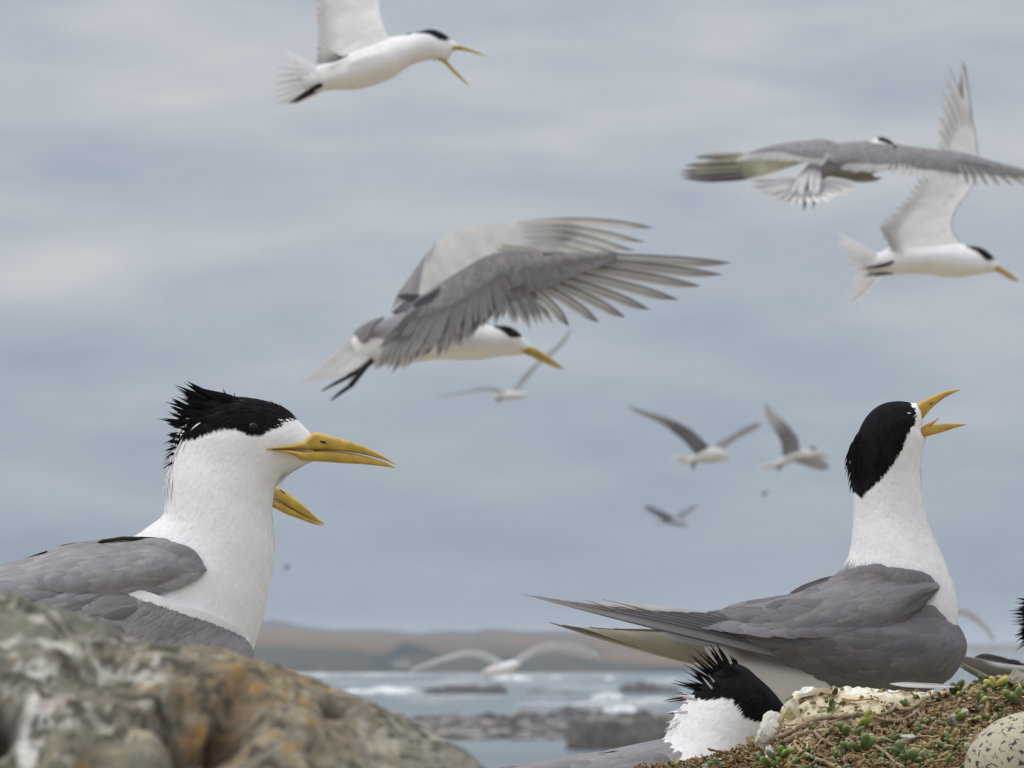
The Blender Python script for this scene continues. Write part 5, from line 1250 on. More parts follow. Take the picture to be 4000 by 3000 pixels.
far_bird(52, (2640, 2045), 'smallest distant tern low in the sky above the wing of the calling bird', [(2580, 2034, 2582, 2042, 3), (2610, 2026, 2615, 2048, 9), (2640, 2026, 2648, 2054, 12), (2668, 2036, 2676, 2056, 8), (2690, 2046, 2692, 2054, 3)],
         [([(2644, 2028, 2630, 2036, 2614, 2042, 0), (2604, 2006, 2594, 2018, 2582, 2026, 8), (2556, 1982, 2548, 1996, 2540, 2002, 16), (2520, 1972, 2518, 1980, 2518, 1984, 22)], [GREY * 1.45, GREYL * 1.2], 6),
          ([(2640, 2032, 2656, 2036, 2672, 2040, 0), (2650, 2006, 2662, 2014, 2674, 2018, -8), (2686, 1988, 2694, 1994, 2702, 1998, -14), (2726, 1968, 2727, 1970, 2728, 1972, -20)], GREYL * 1.45, -6)],
         ((2590, 2038, 0), [(2560, 2034, 0), (2562, 2046, 3)], 8), col=GREYL * 1.2)
far_bird(34, (1990, 1545), 'pale faint tern seen edge-on with thin wings below the central flyer', [(1930, 1545, 1934, 1556, 5), (1960, 1532, 1966, 1562, 13), (2000, 1528, 2006, 1560, 16), (2035, 1532, 2040, 1556, 12), (2055, 1538, 2058, 1550, 5)],
         [([(1985, 1532, 1975, 1540, 1960, 1544, 0), (1930, 1514, 1926, 1522, 1920, 1528, 10), (1870, 1516, 1866, 1524, 1862, 1530, 20), (1800, 1532, 1796, 1538, 1794, 1542, 30), (1745, 1542, 1742, 1546, 1740, 1550, 40), (1698, 1547, 1697, 1548, 1696, 1549, 50)], PALE * .95, 6),
          ([(1990, 1530, 2006, 1534, 2020, 1536, 0), (2030, 1484, 2040, 1490, 2048, 1496, -10), (2080, 1428, 2088, 1434, 2096, 1440, -20), (2150, 1370, 2158, 1376, 2164, 1382, -30), (2205, 1315, 2212, 1320, 2216, 1326, -40), (2228, 1278, 2229, 1279, 2231, 1281, -50)], PALE * .9, -6)],
         ((1950, 1552, 0), [(1915, 1562, 0), (1938, 1570, 3)], 7), legs=[(1962, 1555, 6), (1950, 1562, 6), (1944, 1566, 6)], col=PALE * .95)
far_bird(31, (1965, 2615), 'white tern skimming low over the bay, wings arched before the far shore', [(1895, 2618, 1898, 2630, 6), (1925, 2600, 1930, 2636, 20), (1960, 2590, 1965, 2636, 28), (1995, 2582, 2000, 2624, 24), (2016, 2580, 2022, 2606, 14), (2030, 2588, 2032, 2598, 6)],
         [([(1975, 2590, 1960, 2598, 1942, 2606, 0), (1925, 2560, 1918, 2574, 1910, 2586, 10), (1875, 2543, 1868, 2556, 1860, 2568, 20), (1820, 2540, 1816, 2554, 1812, 2566, 30), (1750, 2557, 1746, 2570, 1744, 2582, 40), (1680, 2582, 1678, 2594, 1676, 2604, 50), (1602, 2614, 1602, 2619, 1602, 2624, 60)], WHITE * 1.0, 10),
          ([(1990, 2588, 2005, 2594, 2022, 2602, 0), (2040, 2552, 2050, 2564, 2060, 2576, -10), (2090, 2524, 2096, 2538, 2104, 2552, -20), (2150, 2506, 2156, 2524, 2162, 2540, -30), (2220, 2510, 2222, 2532, 2224, 2550, -40), (2290, 2530, 2290, 2552, 2290, 2566, -50), (2338, 2554, 2338, 2560, 2338, 2566, -56)], WHITE * .9, -10)],
         ((1905, 2622, 0), [(1880, 2630, 0), (1886, 2642, 5)], 12), col=WHITE, cap=(2016, 2582, 0, 8, 5, 2))
far_bird(33, (3650, 2440), 'half hidden flying tern with a faint pale wing curving down behind the calling bird', [(3560, 2440, 3562, 2455, 6), (3590, 2425, 3594, 2462, 18), (3630, 2418, 3636, 2462, 24), (3665, 2414, 3672, 2450, 18), (3690, 2418, 3694, 2434, 8)],
         [([(3650, 2418, 3636, 2424, 3622, 2430, 0), (3700, 2386, 3698, 2398, 3694, 2412, -4), (3760, 2376, 3754, 2390, 3748, 2402, -10), (3815, 2402, 3806, 2412, 3796, 2422, -20), (3858, 2446, 3850, 2452, 3842, 2458, -30), (3888, 2498, 3884, 2500, 3880, 2502, -40)], WHITE * .85, 6),
          ([(3640, 2420, 3630, 2430, 3620, 2436, 0), (3600, 2390, 3592, 2402, 3584, 2410, 10), (3540, 2390, 3536, 2400, 3530, 2408, 20), (3470, 2420, 3468, 2424, 3466, 2428, 30)], WHITE * .85, -6)],
         ((3570, 2450, 0), [(3540, 2456, 0)], 10), col=PALE)
for (x, y, lab) in ((1118, 2219, 'tiny dark speck of a far bird in the sky beside the left tern breast'), (2985, 1931, 'tiny faint speck of a far bird beneath the two distant gliding terns')):
    far_bird(150, (x, y), lab, [(x - 9, y - 1, x - 9, y + 1, 2), (x - 3, y - 6, x - 3, y + 6, 6), (x + 5, y - 5, x + 5, y + 5, 5), (x + 10, y - 1, x + 10, y + 1, 2)],
             [([(x - 3, y - 5, x, y - 2, x + 3, y, 0), (x - 10, y - 12, x - 6, y - 10, x - 2, y - 8, 4), (x - 14, y - 16, x - 13, y - 15, x - 12, y - 14, 6)], GREYD, 2), ([(x - 3, y - 5, x, y - 2, x + 3, y, 0), (x + 8, y - 12, x + 10, y - 9, x + 12, y - 6, -4), (x + 15, y - 14, x + 15, y - 13, x + 16, y - 12, -6)], GREYD, -2)], None, col=GREYD * .6)
# ---------------------------------------------------------------- the islet, boulder, nesting mound
def mesh_bvh(P):
    a, b = P.shape[:2]; idx = np.arange(a * b).reshape(a, b)
    Q = np.stack([idx[:-1, :-1], idx[1:, :-1], idx[1:, 1:], idx[:-1, 1:]], -1).reshape(-1, 4)
    return BVHTree.FromPolygons([Vector(p) for p in P.reshape(-1, 3)], Q.tolist())

def pick(T, px, py):
    d = Vector(((px - 2000) / F, 1.0, (HY - py) / F)).normalized()
    h = T.ray_cast(Vector((0, 0, ZC)), d)
    return (h[0], h[1]) if h[0] is not None else (None, None)

def relief(P, seed, *lv):
    """sum of (amplitude m, scale 1/m, octaves)"""
    r = 0
    for k, (a, s, o) in enumerate(lv):
        r = r + a * 2 * (vnoise(P, s, o, seed + k) - 0.5)
    return r

def ridged(P, s, o, seed):
    return 1 - np.abs(vnoise(P, s, o, seed) * 2 - 1)

def ground_height(X, Y):
    z = np.where(Y < 4.2, -0.135 - 0.02 * (4.2 - Y), -0.135 - 0.06 * (Y - 4.2))
    z = np.where(Y > 8, -0.363 - 0.135 * (Y - 8), z)
    for (bx, by, h, r) in ((-0.252, 4.0, 0.036, 0.16), (-0.25, 4.24, 0.04, 0.12), (0.235, 4.16, 0.056, 0.11), (0.445, 4.75, 0.09, 0.14)):
        z = z + h * np.exp(-((X - bx) ** 2 + (Y - by) ** 2) / (2 * r * r) * 1.6)
    P = np.stack([X, Y, X * 0], -1)
    amp = np.clip((Y - 5) / 10, 0, 1)
    z = z + 0.006 * (vnoise(P, 9, 4, 2) - 0.5) + amp * 0.35 * (vnoise(P, 0.7, 4, 5) - 0.75) + amp * 0.5 * (vnoise(P, 0.22, 2, 8) - 0.6) * np.abs(X) * 0.08
    return ZC + z

def build_ground():
    xs = np.concatenate([np.linspace(-40, -1.2, 60), np.linspace(-1.15, 1.15, 150), np.linspace(1.2, 40, 60)])
    ys = np.concatenate([np.linspace(-12, 1.2, 30), np.linspace(1.3, 6, 170), np.linspace(6.1, 48, 150)])
    X, Y = np.meshgrid(xs, ys)
    P = np.stack([X, Y, ground_height(X, Y)], -1)
    n = vnoise(P, 30, 4, 3)[..., None]; m = vnoise(P, 4, 3, 9)[..., None]
    C = np.array(lin((120, 104, 82))) * (0.6 + 0.8 * n); G = np.array(lin((176, 168, 146))) * (0.7 + 0.6 * n)
    w = sstep(m, 0.35, 0.6); C = C * (1 - w) + G * w
    mb = MB(); mb.grid(P, C, flip=True)
    mat = material('islet_ground', rough=0.95, spec=0.1, noise_scale=60, noise_amt=0.3, bump=0.8, bump_scale=90)
    o = mb.build('ground', mat); tag(o, kind='structure'); return P
GP = build_ground()

def fit_outline(P, prof, it=3):
    """raise or lower the crest so that the rock has the traced outline"""
    for _ in range(it):
        u = 2000 + P[..., 0] / P[..., 1] * F; v = HY - (P[..., 2] - ZC) / P[..., 1] * F
        lo, hi = prof[0, 0], prof[-1, 0]; nb = 260
        edges = np.linspace(lo, hi, nb + 1); k = np.clip(((u - lo) / (hi - lo) * nb).astype(int), 0, nb - 1)
        top = np.full(nb, 1e9); np.minimum.at(top, k.ravel(), v.ravel())
        cx = (edges[1:] + edges[:-1]) / 2; want = np.interp(cx, prof[:, 0], prof[:, 1])
        ok = top < 1e8; err = np.where(ok, top - want, 0)
        err = np.clip(err, -90, 90); ker = np.ones(5) / 5; err = np.convolve(np.pad(err, 2, mode='edge'), ker, 'valid')
        P = P.copy(); P[..., 2] += np.interp(u, cx, err) * P[..., 1] / F
    return P

# ================================================================ lichen covered boulder close to the camera
def boulder():
    YB = 2.25
    prof = np.array([(-1500, 2760), (-1200, 2560), (-900, 2440), (-600, 2370), (-300, 2322), (0, 2306), (90, 2322), (181, 2366), (289, 2392), (398, 2430), (488, 2486), (560, 2508), (633, 2515), (700, 2518), (769, 2521), (895, 2538), (976, 2572), (1085, 2594), (1175, 2626), (1311, 2688), (1447, 2738),
                     (1555, 2792), (1627, 2826), (1745, 2888), (1817, 2925), (1899, 3000), (1980, 3120), (2050, 3330), (2100, 3600), (2130, 3900), (2150, 4250)], float)
    nx, nt = 620, 230
    # even spacing along the outline
    seg = np.hypot(np.diff(prof[:, 0]), np.diff(prof[:, 1])); cum = np.concatenate([[0], np.cumsum(seg)]); q = np.linspace(0, cum[-1], nx)
    px = np.interp(q, cum, prof[:, 0]); py = np.interp(q, cum, prof[:, 1])
    phi = np.linspace(0.02, np.pi - 0.02, nt)
    zr = (HY - py) / F * YB; zg = -0.20
    depth = 0.08 + 0.15 * np.clip((zr - zg) / 0.2, 0, 1) ** 0.6
    Yv = YB - depth[:, None] * np.cos(phi)[None] * 1.0 + 0.0
    sh = np.sin(phi) ** 0.62
    Z = ZC + zg + (zr - zg)[:, None] * sh[None]
    X = ((px - 2000) / F * YB)[:, None] * (1 + 0.0 * Yv)
    X = X - 0.03 * np.cos(phi)[None] * 0
    P = np.stack([X, Yv, Z], -1)
    Tn = np.cross(np.gradient(P, axis=0), np.gradient(P, axis=1)); Tn /= np.linalg.norm(Tn, axis=-1, keepdims=True) + 1e-12
    Tn *= np.sign(Tn[nx // 3, nt // 2, 2])
    # photo coordinates of the points, used only to place the rock's own hollows and stains
    def proj(P): return 2000 + P[..., 0] / P[..., 1] * F, HY - (P[..., 2] - ZC) / P[..., 1] * F
    u, v = proj(P)
    def blob(x, y, rx, ry, a=0.0):
        c, s = math.cos(a), math.sin(a); dx, dy = u - x, v - y
        return np.exp(-(((dx * c + dy * s) / rx) ** 2 + ((-dx * s + dy * c) / ry) ** 2))
    rel = relief(P, 3, (0.0032, 30, 2), (0.0024, 75, 3), (0.0011, 170, 3), (0.0004, 420, 2))
    rel -= 0.004 * sstep(ridged(P, 22, 2, 9), 0.86, 1.0)
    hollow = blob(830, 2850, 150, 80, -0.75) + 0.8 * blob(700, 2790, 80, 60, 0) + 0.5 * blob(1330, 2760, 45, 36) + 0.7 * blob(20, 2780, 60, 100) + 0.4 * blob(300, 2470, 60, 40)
    rel -= 0.024 * np.clip(hollow, 0, 1.2)
    rel += 0.006 * blob(950, 2650, 130, 60, .3) + 0.005 * blob(480, 2600, 180, 60, .3) + 0.006 * blob(1130, 2860, 200, 70, .2) + 0.004 * blob(230, 2560, 130, 60)
    rel *= np.minimum(1, np.sin(phi)[None] * 3)
    P = P + Tn * rel[..., None]
    P = fit_outline(P, prof)
    n1 = vnoise(P, 75, 4, 21, gain=.6); n2 = vnoise(P, 150, 4, 33, gain=.6); n3 = vnoise(P, 30, 4, 44, gain=.6); n4 = vnoise(P, 300, 3, 51)
    base = np.array(lin((112, 110, 98))); dark = np.array(lin((70, 67, 58))); och = np.array(lin((154, 116, 44))); tan = np.array(lin((136, 126, 100))); pale = np.array(lin((176, 176, 170))); grn = np.array(lin((108, 112, 102))); brn = np.array(lin((74, 52, 38)))
    C = base * (0.65 + 0.7 * n2[..., None])
    def lay(C, col, w): w = np.clip(w, 0, 1)[..., None]; return C * (1 - w) + col * w
    C = lay(C, grn, sstep(n3, 0.45, 0.65) * 0.8)
    ow0 = np.clip(.85 * blob(850, 2680, 380, 200) + .5 * blob(1250, 2820, 420, 220) + .3 * blob(300, 2950, 200, 120), 0, 1); C = lay(C, np.array(lin((124, 96, 58))) * (.7 + .6 * n2[..., None]), ow0 * (.35 + .5 * sstep(n3, .4, .6)))
    C = lay(C, tan, sstep(n1, 0.5, 0.66) * 0.6)
    ow = 0.10 + 0.95 * blob(1050, 2780, 420, 230) + 0.6 * blob(760, 2600, 330, 120) + 0.6 * blob(330, 2990, 160, 120) + 0.5 * blob(60, 2620, 70, 60)
    C = lay(C, och, sstep(n2 * 0.6 + n1 * 0.4, 0.54, 0.66) * np.clip(ow, 0, 1))
    pw = 0.9 * blob(200, 2640, 230, 260) + 0.9 * blob(110, 2900, 110, 200) + 0.7 * blob(520, 2640, 150, 120) + 0.25 + 0.3 * blob(1500, 2850, 260, 90)
    C = lay(C, pale, sstep(n1 * 0.6 + n4 * 0.4, 0.48, 0.57) * np.clip(pw, 0, 1) * 0.9)
    C = lay(C, pale * 1.12, sstep(blob(120, 2880, 70, 200, 0.15) + (n2 - .5) * .8, 0.45, 0.75))
    C = lay(C, np.array(lin((178, 160, 150))), 0.6 * blob(225, 2740, 60, 30))
    C = lay(C, dark, sstep(1 - n2, 0.54, 0.64) * 0.9)
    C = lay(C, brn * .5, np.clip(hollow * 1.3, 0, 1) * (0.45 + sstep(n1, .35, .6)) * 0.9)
    C = lay(C, dark * .8, sstep(n4, 0.62, 0.75) * .6)
    mb = MB(); mb.grid(P, C)
    mat = material('lichen_rock', rough=0.93, spec=0.12, noise_scale=220, noise_amt=0.25, bump=0.9, bump_scale=260, detail=8)
    o = mb.build('boulder', mat, origin=(-0.12, YB, ZC - 0.15))
    tag(o, 'large rounded boulder with ochre and pale grey lichen in the near left corner', 'boulder')
boulder()

# ================================================================ nesting mound on the right
MOUND_RIDGE = np.array([(1500, 3420), (1900, 3300), (2120, 3160), (2250, 3062), (2400, 3016), (2520, 2998), (2700, 2972), (2850, 2934), (2950, 2902), (3000, 2868), (3035, 2806), (3062, 2748), (3090, 2712), (3150, 2692), (3250, 2684), (3330, 2688), (3450, 2690), (3560, 2698), (3650, 2697), (3720, 2690), (3780, 2670), (3850, 2652), (3920, 2640), (4000, 2630), (4150, 2605), (4400, 2590), (4700, 2640), (5100, 2800), (5500, 3000), (5900, 3300)], float)
def mound():
    xs = np.linspace(1520, 5880, 700); t = np.linspace(-1, 1, 330)
    ry = np.interp(xs, MOUND_RIDGE[:, 0], MOUND_RIDGE[:, 1])
    k = np.ones(7) / 7; ry = np.convolve(np.pad(ry, 3, mode='edge'), k, 'valid')
    Yr = 3.86 + 0.0 * xs
    X0 = (xs - 2000) / F * Yr; zr = (HY - ry) / F * Yr
    T = t[None, :]
    front = np.clip(-T, 0, 1); back = np.clip(T, 0, 1)
    Y = Yr[:, None] - 0.55 * front ** 1.0 + 0.32 * back
    # slope: the visible face drops towards the camera and its foot meets the islet
    drop = 0.014 * np.clip(front / 0.08, 0, 1) * 0 + 0.24 * front ** 1.05 + 0.16 * back ** 1.15
    steep = np.exp(-((xs - 3035) / 60.0) ** 2)[:, None]
    Z = ZC + zr[:, None] - drop
    Z = np.maximum(Z, ZC - 0.22 - 0.02 * front)
    P = np.stack([X0[:, None] * (Y / Yr[:, None]) ** 0.5, Y, Z], -1)
    u = 2000 + P[..., 0] / P[..., 1] * F; v = HY - (P[..., 2] - ZC) / P[..., 1] * F
    pale_poly = [(2900, 2960), (2990, 2790), (3060, 2680), (3700, 2660), (3660, 2730), (3480, 2760), (3440, 2830), (3300, 2880), (3120, 2900)]
    wp = 1 - sstep(sdf(u, v, pale_poly), -30, 40)
    fade = np.minimum(1, (1 - np.abs(T)) * 6)
    rel = relief(P, 61, (0.0028, 30, 2), (0.0032, 85, 3), (0.0016, 240, 3)) * fade
    rel += wp * 0.0022 * (ridged(P, 95, 3, 12) - 0.6) * fade
    P[..., 2] += rel; P[..., 1] -= rel * 0.8
    jx = np.arange(2120, 5500, 22.0); jr = np.stack([jx, np.interp(jx, MOUND_RIDGE[:, 0], MOUND_RIDGE[:, 1]) - 22 * (vnoise(np.stack([jx * .013, jx * 0, jx * 0], -1), 1, 3, 4) - .45)], -1)
    P = fit_outline(P, jr)
    u = 2000 + P[..., 0] / P[..., 1] * F; v = HY - (P[..., 2] - ZC) / P[..., 1] * F
    wp = 1 - sstep(sdf(u, v, pale_poly), -30, 40)
    n1 = vnoise(P, 60, 4, 71); n2 = vnoise(P, 200, 4, 72); n3 = vnoise(P, 28, 3, 73)
    brown = np.array(lin((124, 106, 80))); dk = np.array(lin((64, 54, 42))); tan = np.array(lin((168, 150, 116))); cream = np.array(lin((196, 186, 158))); wht = np.array(lin((232, 230, 222)))
    def lay(C, col, w): w = np.clip(w, 0, 1)[..., None]; return C * (1 - w) + col * w
    C = brown * (0.6 + 0.8 * n2[..., None])
    C = lay(C, tan, sstep(n1, .45, .65) * .8); C = lay(C, dk, sstep(1 - n1, .55, .7) * .8)
    C = lay(C, cream * 0.95, wp * (0.25 + 0.75 * sstep(n3 * .6 + n1 * .4, .36, .52)))
    C = lay(C, tan * .7, wp * sstep(1 - n1, .50, .62) * .85); C = lay(C, dk * 1.4, wp * sstep(n2, .62, .7) * .7)
    C = lay(C, wht, .7 * wp * sstep(np.interp(u, MOUND_RIDGE[:, 0], MOUND_RIDGE[:, 1]) + 26 - v, -14, 14) * sstep(n1, .42, .6))
    mb = MB(); mb.grid(P, C)
    mat = material('mound_rock', rough=0.95, spec=0.1, noise_scale=300, noise_amt=0.22, bump=0.9, bump_scale=320, detail=8)
    o = mb.build('rock_mound', mat, origin=(0.25, 3.8, ZC - 0.2))
    tag(o, 'pale guano-whitened rock mound carrying succulents and dry litter in the lower right', 'rock')
    return mesh_bvh(P)
MT = mound()
EYE_ = Vector((0, 0, ZC))

def stone(px, py, w, h, label, col, seed, d=0.6, tilt=0.0, white=0.5, push=0.0, ptop=None, name='stone'):
    p, n = pick(MT, px, min(py + h * 0.45, 2995))
    if p is None: return
    m = p.y / F
    S = sphere(40, 60); ang = tilt
    A = np.array([[w / 2 * m * math.cos(ang), 0, -w / 2 * m * math.sin(ang)], [0, w * d / 2 * m, 0], [h / 2 * m * math.sin(ang), 0, h / 2 * m * math.cos(ang)]])
    rsn = np.random.RandomState(seed); nn_ = rsn.normal(0, 1, (13, 3)); nn_ /= np.linalg.norm(nn_, axis=1, keepdims=True); dd = rsn.uniform(.62, .98, 13)
    rad = np.min(np.where(S @ nn_.T > 0.05, dd / np.maximum(S @ nn_.T, 0.05), 9), -1); rad = np.minimum(rad, 1.25)
    Q = S * rad[..., None]
    Q = Q * (1 + 0.22 * (vnoise(S, 1.9, 3, seed) - .5)[..., None] + 0.14 * (vnoise(S, 5, 3, seed + 3) - .5)[..., None] - 0.1 * sstep(ridged(S, 2.2, 2, seed + 5), .8, 1)[..., None])
    Yc = p.y + push
    c = np.array([(px - 2000) / F * Yc, Yc, ZC + (HY - py) / F * Yc])
    n1 = vnoise(S, 3, 4, seed + 8)[..., None]
    C = np.asarray(col) * (0.75 + 0.5 * n1); w_ = sstep(n1 + 0.35 * S[..., 2:3], .5 - white * .4, .75 - white * .4) * white
    C = C * (1 - w_) + np.array(lin((222, 220, 214))) * w_
    mb = MB(); mb.grid(c + Q @ A, C, wrap=True)
    o = mb.build(name, M_STONE, origin=tuple(c)); tag(o, label, 'stone'); return o
stone(2995, 2862, 82, 150, 'upright white guano-covered stone beside the hidden bill of the low tern', lin((190, 186, 176)), 3, tilt=0.42, white=0.7, push=-0.004)
stone(3158, 2704, 70, 46, 'small bright white knob of stone on the top left shoulder of the mound', lin((205, 200, 185)), 8, white=1.0)
stone(3085, 2772, 70, 96, 'cream fractured stone forming the steep left shoulder of the mound', lin((196, 184, 150)), 9, white=0.4, tilt=0.3)
stone(3752, 2802, 96, 60, 'smooth pinkish grey stone set among succulents left of the egg', lin((165, 156, 148)), 14, white=0.15)
stone(3972, 2652, 100, 62, 'rough grey brown stone on the crest of the mound at the right edge', lin((138, 128, 118)), 17, white=0.15)
stone(2938, 2894, 48, 40, 'small tan stone at the foot of the upright white stone', lin((150, 138, 112)), 19, white=0.1)
stone(3010, 2948, 50, 64, 'small white chip below the thick twig', lin((205, 198, 185)), 22, white=0.9)
stone(2675, 2992, 46, 34, 'small white pebble at the bottom edge among brown litter', lin((200, 195, 190)), 25, white=0.9, name='pebble')
stone(2775, 2996, 70, 36, 'grey lichened pebble at the bottom edge left of the green leaves', lin((120, 122, 122)), 27, white=0.2, name='pebble')
stone(3545, 2885, 74, 44, 'grey crusted stone beneath the small green sprout in mid mound', lin((150, 146, 132)), 29, white=0.3)

# ---- egg
def egg():
    Yc = 3.66; m = Yc / F
    c = np.array([(4005 - 2000) / F * Yc, Yc, ZC + (HY - 2968) / F * Yc])
    S = sphere(60, 96)      # poles on z -> long axis
    a = 0.52; L_, W_ = 248 * m, 186 * m
    taper = 1 - 0.10 * S[..., 2:3]
    ax = np.array([[W_, 0, 0], [0, W_, 0], [0, 0, L_]])
    Q = np.concatenate([S[..., :2] * taper, S[..., 2:]], -1) @ ax
    th = R(62); ct, st = math.cos(th), math.sin(th)
    Q2 = np.stack([Q[..., 0] * ct + Q[..., 2] * st, Q[..., 1], -Q[..., 0] * st + Q[..., 2] * ct], -1)
    mb = MB(); mb.grid(c + Q2, np.array(lin((196, 184, 148))), wrap=True)
    mat = material('speckled_eggshell', rough=0.55, spec=0.3, bump=0.25, bump_scale=500)
    t = mat.node_tree; b = t.nodes['Principled BSDF']
    tc = N(t, 'ShaderNodeTexCoord'); nz = N(t, 'ShaderNodeTexNoise'); nz.inputs['Scale'].default_value = 60; nz.inputs['Detail'].default_value = 2
    vo = N(t, 'ShaderNodeTexNoise'); vo.inputs['Scale'].default_value = 290; vo.inputs['Detail'].default_value = 2.5; vo.inputs['Distortion'].default_value = 0.6
    t.links.new(tc.outputs['Object'], vo.inputs['Vector']); t.links.new(tc.outputs['Object'], nz.inputs['Vector'])
    r1 = ramp(t, vo.outputs['Fac'], [(0.0, (0, 0, 0)), (0.585, (0, 0, 0)), (0.61, (1, 1, 1))])
    r2 = ramp(t, nz.outputs['Fac'], [(0.0, lin((158, 152, 130))), (0.5, lin((174, 167, 145))), (1.0, lin((150, 144, 124)))])
    v2 = N(t, 'ShaderNodeTexNoise'); v2.inputs['Scale'].default_value = 330; v2.inputs['Detail'].default_value = 1
    t.links.new(tc.outputs['Object'], v2.inputs['Vector'])
    r3 = ramp(t, v2.outputs['Fac'], [(0.0, (0, 0, 0)), (0.64, (0, 0, 0)), (0.67, (.8, .8, .8))])
    m0 = N(t, 'ShaderNodeMix', data_type='RGBA'); t.links.new(r3, m0.inputs[0]); t.links.new(r2, m0.inputs[6]); m0.inputs[7].default_value = lin((120, 116, 108)) + (1,)
    m1 = N(t, 'ShaderNodeMix', data_type='RGBA'); t.links.new(r1, m1.inputs[0]); t.links.new(m0.outputs[2], m1.inputs[6]); m1.inputs[7].default_value = lin((58, 56, 62)) + (1,)
    t.links.new(m1.outputs[2], b.inputs['Base Color'])
    o = mb.build('egg', mat, origin=tuple(c)); tag(o, 'cream tern egg with blackish speckles lying on the mound at the right edge', 'egg')
    return c, 186 * m
EGG = egg()

# ---- succulents
def leaf(mb, p, d, L_, W_, col, rs):
    """fat leaf from p along d"""
    d = np.asarray(d, float); d /= np.linalg.norm(d); s = np.cross(d, [0.3, -0.9, 0.1]); s /= np.linalg.norm(s); n = np.cross(d, s)
    S = sphere(8, 10); S = S.copy(); S[..., :2] *= (1 - 0.22 * S[..., 2:3] * -1) * 1.0
    ax = np.array([s * W_ / 2, n * W_ * 0.40, d * L_ / 2])
    t = (S[..., 2:3] + 1) / 2
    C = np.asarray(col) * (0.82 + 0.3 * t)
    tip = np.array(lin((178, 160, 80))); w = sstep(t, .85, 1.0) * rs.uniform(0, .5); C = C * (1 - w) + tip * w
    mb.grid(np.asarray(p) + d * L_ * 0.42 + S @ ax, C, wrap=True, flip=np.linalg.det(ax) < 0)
GREENS = [lin((94, 114, 66)), lin((120, 134, 90)), lin((84, 106, 58)), lin((132, 142, 108)), lin((134, 132, 76)), lin((110, 126, 98)), lin((74, 94, 54))]
def cluster(mb, px, py, n, size, rs, col=None):
    p, nn = pick(MT, px, py + size * 0.2)
    if p is None: return
    m = p.y / F; p = np.array(p)
    for k in range(n):
        a = rs.uniform(0, 2 * np.pi); el = rs.uniform(0.15, 1.2)
        d = np.array([math.cos(a) * math.cos(el), -abs(math.sin(a)) * math.cos(el) * .8 - .15, math.sin(el)])
        c = np.array(col if col is not None else GREENS[rs.randint(len(GREENS))]) * rs.uniform(.8, 1.15)
        L_ = size * m * rs.uniform(.75, 1.15)
        q = p + np.array([rs.normal(0, .16), rs.normal(0, .14), 0]) * size * m * (n > 1)
        leaf(mb, q, d, L_ * 1.15, L_ * rs.uniform(.40, .56), c, rs)
rs2 = np.random.RandomState(5)
mb_all = MB()
def zp(x, y): return 3000 + x / 2.212, 2550 + y / 2.212
small = [(545, 470, 3, 40), (510, 500, 2, 30), (615, 430, 2, 34), (360, 655, 2, 44), (1130, 700, 2, 36), (1050, 750, 2, 34), (1220, 735, 3, 34), (1170, 840, 4, 44), (1200, 905, 4, 44), (1262, 925, 4, 44), (1330, 900, 3, 38), (1100, 870, 2, 36), (1840, 240, 3, 32), (1850, 310, 2, 34),
         (2040, 275, 3, 40), (2130, 310, 3, 36), (1890, 400, 4, 40), (1870, 470, 3, 40), (1770, 570, 3, 40), (1930, 580, 2, 36), (2130, 420, 3, 36), (1310, 610, 3, 32), (1330, 650, 3, 30), (1580, 730, 3, 40), (1540, 800, 3, 42), (1610, 750, 2, 34), (90, 900, 2, 40), (340, 860, 2, 36), (240, 950, 3, 40), (1460, 810, 2, 36),
         (1550, 950, 3, 40), (1440, 960, 3, 36), (1960, 960, 2, 36), (2110, 950, 3, 40), (1660, 350, 2, 30), (1590, 620, 2, 34), (1200, 440, 2, 28), (1230, 610, 1, 26), (1380, 590, 2, 26), (1450, 500, 2, 26), (2000, 480, 2, 34), (2060, 520, 2, 32), (1700, 640, 2, 28), (1750, 680, 2, 30), (560, 900, 2, 30), (600, 950, 3, 34), (440, 920, 2, 28), (1000, 960, 2, 30), (880, 900, 2, 28), (120, 970, 3, 36),
         (500, 960, 2, 28), (1660, 860, 2, 32), (1400, 880, 3, 34), (1080, 930, 2, 30), (1350, 830, 2, 30), (2200, 300, 2, 34), (1990, 560, 2, 30)]
for x, y, n, s in small: cluster(mb_all, *zp(x, y), n, s * 1.15, rs2)
for x, y, n, s in ((895, 1330, 1, 22), (970, 1440, 2, 26), (900, 1400, 2, 26), (1130, 1480, 3, 36), (660, 1500, 2, 30), (1600, 1430, 3, 36), (1570, 1510, 2, 30), (1960, 1460, 3, 40), (2100, 1390, 3, 36), (2160, 1470, 2, 30), (1760, 1390, 2, 30), (1980, 1390, 2, 30)):
    cluster(mb_all, 2400 + x / 2.765, 2450 + y / 2.765, n, s * 1.15, rs2)
for k in range(150):
    x = rs2.uniform(2500, 4100); y = np.interp(x, MOUND_RIDGE[:, 0], MOUND_RIDGE[:, 1]) + rs2.uniform(15, 330)
    if y > 3010 or (3080 < x < 3460 and y < 2850): continue
    cluster(mb_all, x, y, rs2.randint(1, 4), rs2.uniform(16, 32), rs2)
for k in range(500):      # the mat goes on over the rest of the mound, outside the photo
    x = rs2.uniform(2300, 5600); y = rs2.uniform(2990, 3700) if x < 4050 else rs2.uniform(2660, 3700)
    if x < 4000 or y > 2640: cluster(mb_all, x, y, 2, rs2.uniform(24, 44), rs2)
o = mb_all.build('succulent_mat', M_SUCC); tag(o, 'low mat of small fat green succulent leaves over the mound', 'ground cover', kind='stuff')
